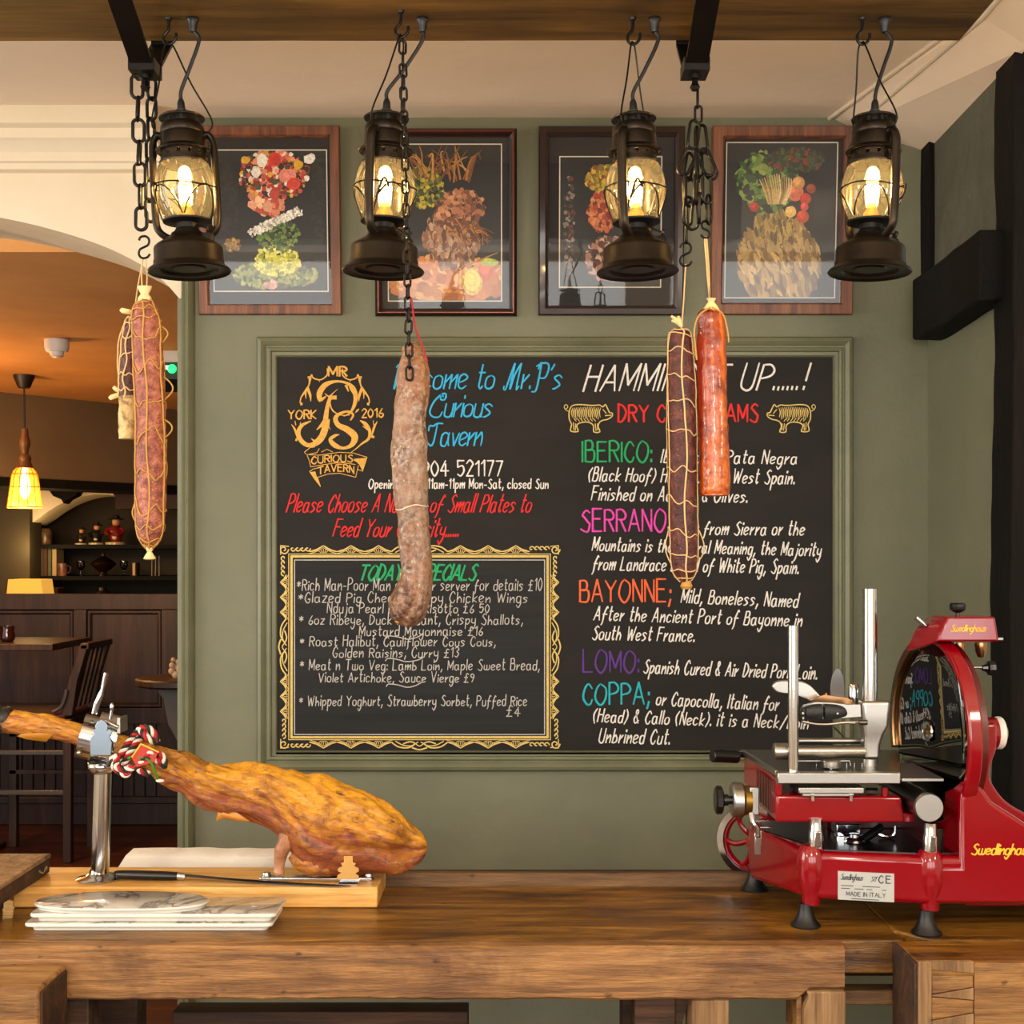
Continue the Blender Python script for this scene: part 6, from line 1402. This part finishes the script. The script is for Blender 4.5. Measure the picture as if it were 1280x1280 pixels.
for a, b in ((-55,92),(108,202)):
    obj('panel_bead', mitre(MB(), X(a,YD), X(b,YD), Z(885,YD), Z(762,YD), [(0,.0),(.008,.012),(.02,.012),(.03,.0)], YD+.015), 'dado', dado)
i = 0
for px in range(-56, 224, 14):
    obj('board', MB().box((X(px,YD),YD+.006,Z(1000,YD)), (X(px+12.6,YD),YD+.03,Z(903,YD))), 'dado', dado, bevel=.003)
obj('skirting', MB().box((xa_,YD-.02,.0), (xb2,YD+.02,Z(1002,YD))), 'dado', dado, bevel=.006)
obj('skirting_bead', MB().box((xa_,YD-.03,Z(1004,YD)), (xb2,YD+.02,Z(995,YD))), 'dado', dado, bevel=.006)
# shelves and what stands on them
YV = 8.45; sd = mat('black_shelf', '#050403', .7, spec=.2)
zs = [Z(681,YV), Z(720,YV), Z(760,YV)]
for z, lab in zip(zs, ('top black alcove shelf carrying the little figurines', 'middle black alcove shelf carrying books, glasses and a bowl', 'lowest black alcove shelf half hidden behind the dado')):
    obj('alcove_shelf', MB().box((X(38,YV),YV-.12,z-.025), (X(238,YV),YV+.5,z)), sd, None, label=lab, cat='shelf', group='alcove shelves')
kv = (YV-.05)/F
def at(px, z): return Vector((X(px,YV-.05), YV-.05, z+.0005))
def figurine(px, h, coat, label, hat=True):
    p = at(px, zs[0]); s = h*kv; t = thing('figurine', p, label, 'figurine', 'painted figurines on the top alcove shelf')
    obj('body', MB().lathe([(0,0),(.26*s,0),(.27*s,.06*s),(.16*s,.12*s),(.22*s,.3*s),(.25*s,.45*s),(.16*s,.6*s),(.08*s,.64*s),(0,.66*s)], p, 18), mat('glazed_coat', coat, .3), t)
    obj('base', MB().lathe([(0,0),(.32*s,0),(.32*s,.07*s),(.2*s,.1*s),(0,.1*s)], p+Vector((0,-.01,0)), 18), mat('glazed_base', '#b8a878', .3), t)
    obj('head', MB().ball(p+Vector((0,0,.74*s)), .13*s, 12, 8, (1,1,1.15)), mat('glazed_face', '#c08a60', .35), t)
    if hat: obj('hat', MB().lathe([(0,0),(.26*s,0),(.24*s,.04*s),(.13*s,.05*s),(.11*s,.14*s),(0,.16*s)], p+Vector((0,0,.82*s)), 16, sy=.8), mat('glazed_hat', '#15100e', .3), t)
    for sgn in (-1, 1): obj('arm', MB().tube(cr([tuple(p+Vector((sgn*.18*s,-.02,.55*s))), tuple(p+Vector((sgn*.30*s,-.03,.42*s))), tuple(p+Vector((sgn*.14*s,-.06,.32*s)))], 4), .05*s, 8), mat('glazed_sleeve', coat, .3), t)
    obj('apron', MB().ball(p+Vector((0,-.16*s,.28*s)), .1*s, 10, 6, (1,.5,1.2)), mat('glazed_white', '#c8c0a0', .3), t)
figurine(102, 23, '#2c2418', 'small figurine in a dark coat, shortest of those on the top alcove shelf')
figurine(121, 29, '#14110f', 'figurine in black with two pale patches on the top alcove shelf')
figurine(145, 38, '#7a1810', 'tallest figurine in a red coat on the top alcove shelf')
p = at(57, zs[0]); t = thing('pottery_jug', p, 'brown marbled pottery jug on the top alcove shelf', 'jug')
obj('body', MB().lathe([(0,0),(7*kv,0),(8*kv,3*kv),(8*kv,16*kv),(6*kv,20*kv),(4*kv,20*kv),(4*kv,18*kv)], p, 20), mat('brown_glaze', '#3a2a1c', .3, col2='#6a5038', nscale=30), t)
obj('handle', MB().tube(cr([tuple(p+Vector((-7,0,16))*kv if False else p+Vector((-7*kv,0,16*kv))), tuple(p+Vector((-12*kv,0,14*kv))), tuple(p+Vector((-11*kv,0,7*kv))), tuple(p+Vector((-8*kv,0,5*kv)))], 5), 1.2*kv, 8), mat('brown_glaze_handle', '#4a3624', .3), t)
def book(px, w_, h, c, z, lab, grp='books on the alcove shelves'):
    a = at(px, z); w2 = w_*kv; hh = h*kv; t = thing('book', a+Vector((w2/2,0,0)), lab, 'book', grp)
    obj('cover', MB().box((a.x,a.y,a.z), (a.x+w2,a.y+.14,a.z+hh)), mat('book_cloth', c, .7), t, bevel=.003)
    obj('pages', MB().box((a.x+w2*.12,a.y+.01,a.z+hh-.004), (a.x+w2*.88,a.y+.138,a.z+hh-.0005+.002)), mat('page_edge', '#c8b890', .8), t)
for px, w_, h, c, lab in ((50,2.6,36,'#b8b0a0','thin white-spined tall book on the middle alcove shelf'),(54,4.8,37,'#5c3c20','brown tall book next to the thin white one'),(59.5,4.6,35,'#5a6048','grey-green tall book beside the cream-banded one'),(65,5.5,34,'#b8a078','cream banded tall book at the end of its row')): book(px, w_, h, c, zs[1], lab)
for px, lab in ((54,'dark red leather book nearest the yellow lampshade'),(58.6,'second dark red leather book from the yellow lampshade'),(63.2,'third dark red leather book from the yellow lampshade'),(67.8,'dark red leather book at the end away from the lampshade')): book(px, 4.2, 25, '#4a140e', zs[2], lab)
p = at(78, zs[1]); t = thing('pottery_mug', p, 'mottled brown and pink mug beside the tall books', 'mug')
obj('body', MB().lathe([(0,0),(5*kv,0),(6*kv,3*kv),(6*kv,12*kv),(5*kv,16*kv),(4.5*kv,16*kv),(4.5*kv,3*kv),(0,2*kv)], p, 20), mat('pink_brown_glaze', '#4a2820', .3, col2='#9a6a58', nscale=25), t)
obj('handle', MB().tube(cr([tuple(p+Vector((5*kv,0,13*kv))), tuple(p+Vector((10*kv,0,11*kv))), tuple(p+Vector((9*kv,0,5*kv))), tuple(p+Vector((5*kv,0,4*kv)))], 5), 1*kv, 8), mat('brown_mug_handle', '#3a201a', .3), t)
gl_ = glass('wine_glass', (.8,.8,.78))
for px, lab in ((101,'stemmed glass nearest the pottery mug on the middle alcove shelf'),(155,'stemmed glass between the dark bowl and gold-striped cup')):
    p = at(px, zs[1]); obj('wine_glass', MB().lathe([(0,0),(4.5*kv,0),(4*kv,1*kv),(.8*kv,2*kv),(.8*kv,7*kv),(3*kv,9*kv),(5*kv,13*kv),(4.6*kv,19*kv),(4.2*kv,19*kv),(4.6*kv,13*kv),(2.6*kv,9.6*kv),(0,8.6*kv)], p, 20), gl_, None, loc=p, label=lab, cat='glass', group='stemmed glasses in the alcove')
p = at(129, zs[1]); t = thing('lidded_bowl', p, 'dark bulbous lidded bowl in the middle of the alcove shelf', 'bowl')
obj('bowl', MB().lathe([(0,0),(6*kv,0),(5*kv,3*kv),(4*kv,5*kv),(10*kv,9*kv),(15*kv,14*kv),(15.5*kv,16*kv),(0,16*kv)], p, 26), mat('dark_red_lacquer', '#1c0a06', .3), t)
obj('lid', MB().lathe([(15*kv,16*kv),(12*kv,19*kv),(6*kv,23*kv),(2*kv,25*kv),(1.5*kv,28*kv),(0,29*kv)], p, 26), mat('dark_lacquer_lid', '#140806', .35), t)
p = at(169, zs[1]); t = thing('striped_cup', p, 'dark cup with an upright gold stripe on the middle alcove shelf', 'cup')
obj('body', MB().lathe([(0,0),(5.5*kv,0),(5.5*kv,17*kv),(5*kv,17*kv),(5*kv,1*kv)], p, 18), mat('dark_cup', '#20140c', .4), t); obj('stripe', MB().box((p.x-1.5*kv,p.y-5.9*kv,p.z+1*kv), (p.x+1.5*kv,p.y-5.2*kv,p.z+16*kv)), mat('gold_stripe', '#c89a50', .4), t)
for k in range(3):
    p = at(190+k*4.5, zs[1]); obj('knife_handle' if False else 'candle_stick', MB().lathe([(0,0),(1.6*kv,0),(.8*kv,2*kv),(.7*kv,22*kv),(1.2*kv,25*kv),(0,26*kv)], p, 10), mat('dull_silver', '#7a7470', .4, .6), None, loc=p, label=('thin silver candlestick closest to the gold-striped cup','thin silver candlestick between two others like it','thin silver candlestick closest to the green jamb')[k], cat='candlestick', group='thin silver candlesticks in the alcove')
p = at(128, zs[2]); t = thing('head_mug', p, 'small glazed face mug with dark hat on the lowest alcove shelf', 'mug')
obj('face', MB().lathe([(0,0),(7*kv,0),(8*kv,8*kv),(7.5*kv,16*kv),(5*kv,19*kv),(0,19*kv)], p, 18), mat('face_glaze', '#9a6038', .35), t); obj('hat', MB().lathe([(0,0),(11*kv,0),(9*kv,3*kv),(6*kv,4*kv),(5*kv,8*kv),(0,9*kv)], p+Vector((0,0,18*kv)), 18), mat('hat_glaze', '#18120e', .35), t)
obj('nose', MB().ball(p+Vector((0,-8.4*kv,11*kv)), 1.6*kv, 8, 6), mat('nose_glaze', '#a86a40', .35), t)
# little lit lampshade in front of the dado's top
p = Vector((X(31,8.0), 8.0, zt_-.0)); t = thing('table_lamp', (p.x,8.0,0), 'yellow glowing square lampshade showing just above the dado beyond the arch', 'lamp')
ls = mat('glowing_lampshade', '#d8a040', .8, emit=.85, ecol='#f0b048'); zz1 = Z(724,8.0)
s_ = MB(); q = lambda a, b, z: [(X(a,7.95),7.95,z),(X(b,7.95),7.95,z),(X(b,7.95),8.15,z),(X(a,7.95),8.15,z)]
s_.hexa(q(7,55,Z(752,8.0))+q(10,51,zz1)); obj('shade', s_, ls, t, bevel=.003)
obj('stem', MB().cyl((p.x,8.05,.02), (p.x,8.05,Z(752,8.0)), .012, n=10), 'brass', t); obj('base', MB().lathe([(0,0),(.11,0),(.11,.015),(.02,.03),(0,.03)], (p.x,8.05,.001), 24), 'brass', t)
light('table_lamp_light', 'POINT', (p.x, 8.05, 1.66), 4, (1,.65,.25), radius=.08)
# pendant lamp with ribbed glass shade
YP = 6.5; c = Vector((X(30,YP), YP, SNC)); kp = YP/F; pen = thing('pendant_lamp', c, 'glowing amber ribbed glass pendant on a turned wooden neck', 'pendant lamp')
obj('canopy', MB().lathe([(0,0),(13*kp,0),(12.5*kp,-3*kp),(9*kp,-12*kp),(7*kp,-16*kp),(0,-17*kp)], c, 24), mat('dark_canopy', '#1c1512', .5), pen)
obj('cable', MB().cyl(c, P(31,540,YP), 1.2*kp, n=8), 'rubber', pen)
nk = P(31,585,YP); obj('turned_neck', MB().lathe([(0,50),(4,49),(4.5,40),(6.5,34),(6.5,28),(5,24),(4,18),(7,15),(8,12),(7,8),(9,4),(10,0),(0,0)], (0,0,0), 22), wood('turned_oak', '#3a220c', '#6a4420', '#8a6030', 'Z', 1, .5), pen)
for v in []: pass
on = [o for o in pen.children if o.name.startswith('turned_neck')][0]
for v in on.data.vertices: w_ = v.co + ORG[pen]; v.co = nk + w_*kp - ORG[pen]
gs = mat('amber_ribbed_glass', '#e8a840', .25, emit=.55, ecol='#ff9c28'); nt2 = gs.node_tree; b2_ = nt2.nodes['Principled BSDF']; b2_.inputs['Alpha'].default_value = .55
sh = MB(); pr = [(9,0),(13,-4),(15.5,-12),(17,-25),(19,-40),(20,-49),(20.5,-50)]
vs = []; nn = 48
for r_, z in pr:
    for k in range(nn): a = 2*PI*k/nn; rr_ = r_*(1+.035*(k % 2)); vs.append(nk+Vector((rr_*math.cos(a), rr_*math.sin(a), z))*kp)
sh.add(vs, [(i*nn+k, i*nn+(k+1) % nn, (i+1)*nn+(k+1) % nn, (i+1)*nn+k) for i in range(len(pr)-1) for k in range(nn)]); obj('glass_shade', sh, gs, pen, smooth=0)
bands = MB()
for z, r_ in ((-8,15),(-24,17.4),(-49,20.8)): bands.tube([nk+Vector((r_*math.cos(2*PI*k/30), r_*math.sin(2*PI*k/30), z))*kp for k in range(30)], .8*kp, 6, True)
for k in range(12):
    a = 2*PI*k/12; bands.tube([nk+Vector((r_*1.04*math.cos(a), r_*1.04*math.sin(a), z))*kp for r_, z in pr], .6*kp, 5)
obj('shade_ribs', bands, mat('amber_ribs', '#c87818', .3, emit=.25, ecol='#ff8810'), pen)
obj('bulb', MB().lathe([(0,0),(3,0),(4,-10),(6.5,-20),(6.5,-28),(4,-36),(0,-39)], (0,0,0), 16), mat('glowing_bulb', '#fff0c0', .5, emit=14, ecol='#ffe09a'), pen)
on = [o for o in pen.children if o.name.startswith('bulb')][0]
for v in on.data.vertices: w_ = v.co + ORG[pen]; v.co = nk + w_*kp - ORG[pen]
light('pendant_light', 'POINT', nk+Vector((0,-.0,-58*kp)), 26, (1,.56,.2), radius=.05)
# detector and emergency exit light
Yd = 5.46; c = Vector((X(71,Yd), Yd, SNC)); t = thing('smoke_detector', c, 'round white smoke detector on the ochre ceiling beyond the arch', 'detector')
kd = Yd/F; obj('body', MB().lathe([(0,0),(15*kd,0),(15*kd,-10*kd),(13*kd,-15*kd),(0,-15*kd)], c, 28), 'white_plastic', t); obj('sensor', MB().lathe([(9*kd,-14*kd),(8*kd,-20*kd),(5*kd,-22*kd),(0,-22*kd)], c, 20), 'white_plastic', t)
Ye = 5.73; a, b = P(203,440,Ye), P(223,453,Ye); t = thing('exit_light', ((a.x+b.x)/2, Ye, a.z), 'small white exit light with glowing green panel on the ceiling', 'exit sign')
obj('housing', MB().box((a.x,Ye,b.z), (b.x,Ye+.05,SNC)), 'white_plastic', t, bevel=.003)
obj('green_panel', MB().box((a.x,Ye-.002,Z(474,Ye)), (b.x,Ye+.03,b.z)), mat('dark_green_panel', '#0a2a14', .4), t); gp_ = MB().ball(P(215,461,Ye-.01), .02, 12, 8, (1,.4,1)); obj('green_lamp', gp_, mat('green_light', '#20d060', .4, emit=3.5, ecol='#20e060'), t)
obj('arrow_mark', MB().box((X(206,Ye),Ye-.004,Z(462,Ye)), (X(211,Ye),Ye-.002,Z(457,Ye))), mat('white_lit_mark', '#e8ffe8', .4, emit=1.5), t)
obj('drop_box', MB().box((a.x,Ye+.03,Z(488,Ye)), (b.x,Ye+.06,Z(474,Ye))), 'black_wood', t)
# high stool-chair, tables
YH = 6.8; kc = YH/F; cw = wood('dark_chair_wood', '#22140c', '#3a2616', '#54381f', 'Z', 1, .45, bmp=.1)
def cx(px, dy=0): return X(px, YH)
ch = thing('bar_chair', (X(50,YH), YH+.2, 0), 'tall dark wooden bar chair with reddish seat at the high table', 'chair')
zs_ = Z(892,YH)
obj('seat', MB().box((X(-30,YH),YH,zs_-.03), (X(82,YH),YH+.42,zs_)), mat('red_brown_leather', '#5a2210', .5), ch, bevel=.012)
obj('seat_frame', MB().box((X(-28,YH),YH+.01,zs_-.09), (X(80,YH),YH+.41,zs_-.03)), cw, ch, bevel=.004)
for (px, dy) in ((78,0),(78,.38)):
    obj('leg', MB().box((X(px,YH),YH+dy,0), (X(px,YH)+.045,YH+dy+.045,zs_-.03)), cw, ch, bevel=.004)
for (px, dy) in ((-25,0),(-25,.38),(4,0)):
    if px < 0: obj('leg', MB().box((X(px,YH),YH+dy,0), (X(px,YH)+.045,YH+dy+.045,zs_-.03)), cw, ch, bevel=.004)
for i, dy in enumerate((0,.36)):
    q = [(76,895),(90,895),(97,850),(110,806),(100,806),(86,848)]
    obj('back_post', MB().prism([(X(x,YH),Z(y,YH)) for x, y in cr(q[:1]+q[1:], 1, True)], YH+dy, YH+dy+.05), cw, ch, bevel=.004)
for k in range(4):
    obj('back_slat', MB().hexa([(X(84,YH),YH+.07+k*.075,zs_+.02),(X(87,YH),YH+.07+k*.075,zs_+.02),(X(87,YH),YH+.11+k*.075,zs_+.02),(X(84,YH),YH+.11+k*.075,zs_+.02),(X(102,YH),YH+.07+k*.075,Z(812,YH)),(X(105,YH),YH+.07+k*.075,Z(812,YH)),(X(105,YH),YH+.11+k*.075,Z(812,YH)),(X(102,YH),YH+.11+k*.075,Z(812,YH))]), cw, ch)
obj('back_rail', MB().box((X(100,YH),YH,Z(812,YH)), (X(111,YH),YH+.41,Z(804,YH))), cw, ch, bevel=.005)
for y in (931, 941, 980, 991): obj('stretcher', MB().box((X(-24,YH),YH+(.0 if y in (941,991) else .38),Z(y,YH)-.012), (X(80,YH),YH+(.03 if y in (941,991) else .41),Z(y,YH)+.012)), cw if y in (931,980) else mat('steel_foot_rail', '#6a645c', .35, .7), ch, bevel=.003)
obj('corner_bracket', MB().tube(cr([tuple(P(66,890,YH-.01)), tuple(P(76,884,YH-.01)), tuple(P(81,872,YH-.01)), tuple(P(83,862,YH-.01))], 5), .010, 8), mat('grey_steel_bracket', '#7a7874', .35, .8), ch)
tb_ = thing('high_table', (X(0,6.9), 6.9, 0), 'high dark wooden table with square edge seen beyond the ham shank', 'table')
zt2 = Z(805,6.7); obj('tabletop', MB().box((X(-130,6.7),6.7,zt2-.035), (X(66,6.7),7.3,zt2)), cw, tb_, bevel=.004)
obj('pedestal', MB().box((X(-70,7),6.97,.03), (X(-50,7),7.05,zt2-.035)), cw, tb_, bevel=.003); obj('base', MB().box((X(-110,7),6.85,0), (X(-10,7),7.2,.03)), cw, tb_, bevel=.003)
p = Vector((X(9,6.85), 6.85, zt2+.0005)); kj = 6.85/F; t = thing('glass_tealight', p, 'round dark amber glass candle holder on the high table', 'candle holder')
obj('bowl', MB().lathe([(0,0),(6*kj,0),(9.5*kj,4*kj),(10*kj,9*kj),(8.5*kj,14*kj),(9*kj,20*kj),(8*kj,20*kj),(7.6*kj,14*kj),(8.8*kj,8*kj),(0,3*kj)], p, 26), mat('dark_amber_glass', '#2a0f06', .08, coat=1), t)
obj('candle', MB().lathe([(0,4*kj),(5*kj,4*kj),(5*kj,9*kj),(0,9*kj)], p, 16), mat('candle_wax', '#c88a50', .6), t)
rt = thing('round_table', (X(232,6.2), 6.2, 0), 'round dark wooden table top on a grey bracket half hidden by the green jamb', 'table')
zr = Z(851,6.0); obj('tabletop', MB().lathe([(0,zr-.04),(.22,zr-.04),(.235,zr-.03),(.235,zr-.008),(.228,zr),(0,zr)], (X(233,6.2),6.2,0), 48), cw, rt)
obj('pedestal', MB().prism([(X(199,6.2),zr-.04),(X(260,6.2),zr-.04),(X(260,6.2),.02),(X(232,6.2),.02),(X(232,6.2),zr-.36),(X(212,6.2),zr-.22),(X(206,6.2),zr-.10),(X(199,6.2),zr-.07)], 6.17, 6.21), mat('grey_pedestal', '#5a5854', .6), rt, bevel=.003)
p = Vector((X(221,6.15), 6.15, zr+.0005)); sc_ = 6.15/F; mb = MB()
rr = random.Random(9)
for k in range(9): mb.ball(p+Vector((rr.uniform(-6,6)*sc_, rr.uniform(-6,6)*sc_, (3.5+k*2.4)*sc_)), (5.2-k*.25)*sc_, 10, 7)
obj('shell_ornament', mb, mat('pale_shell', '#c8b090', .6, bmp=.5, bscale=60), None, loc=p, label='pale knobbly shell ornament on the round table by the jamb', cat='ornament')
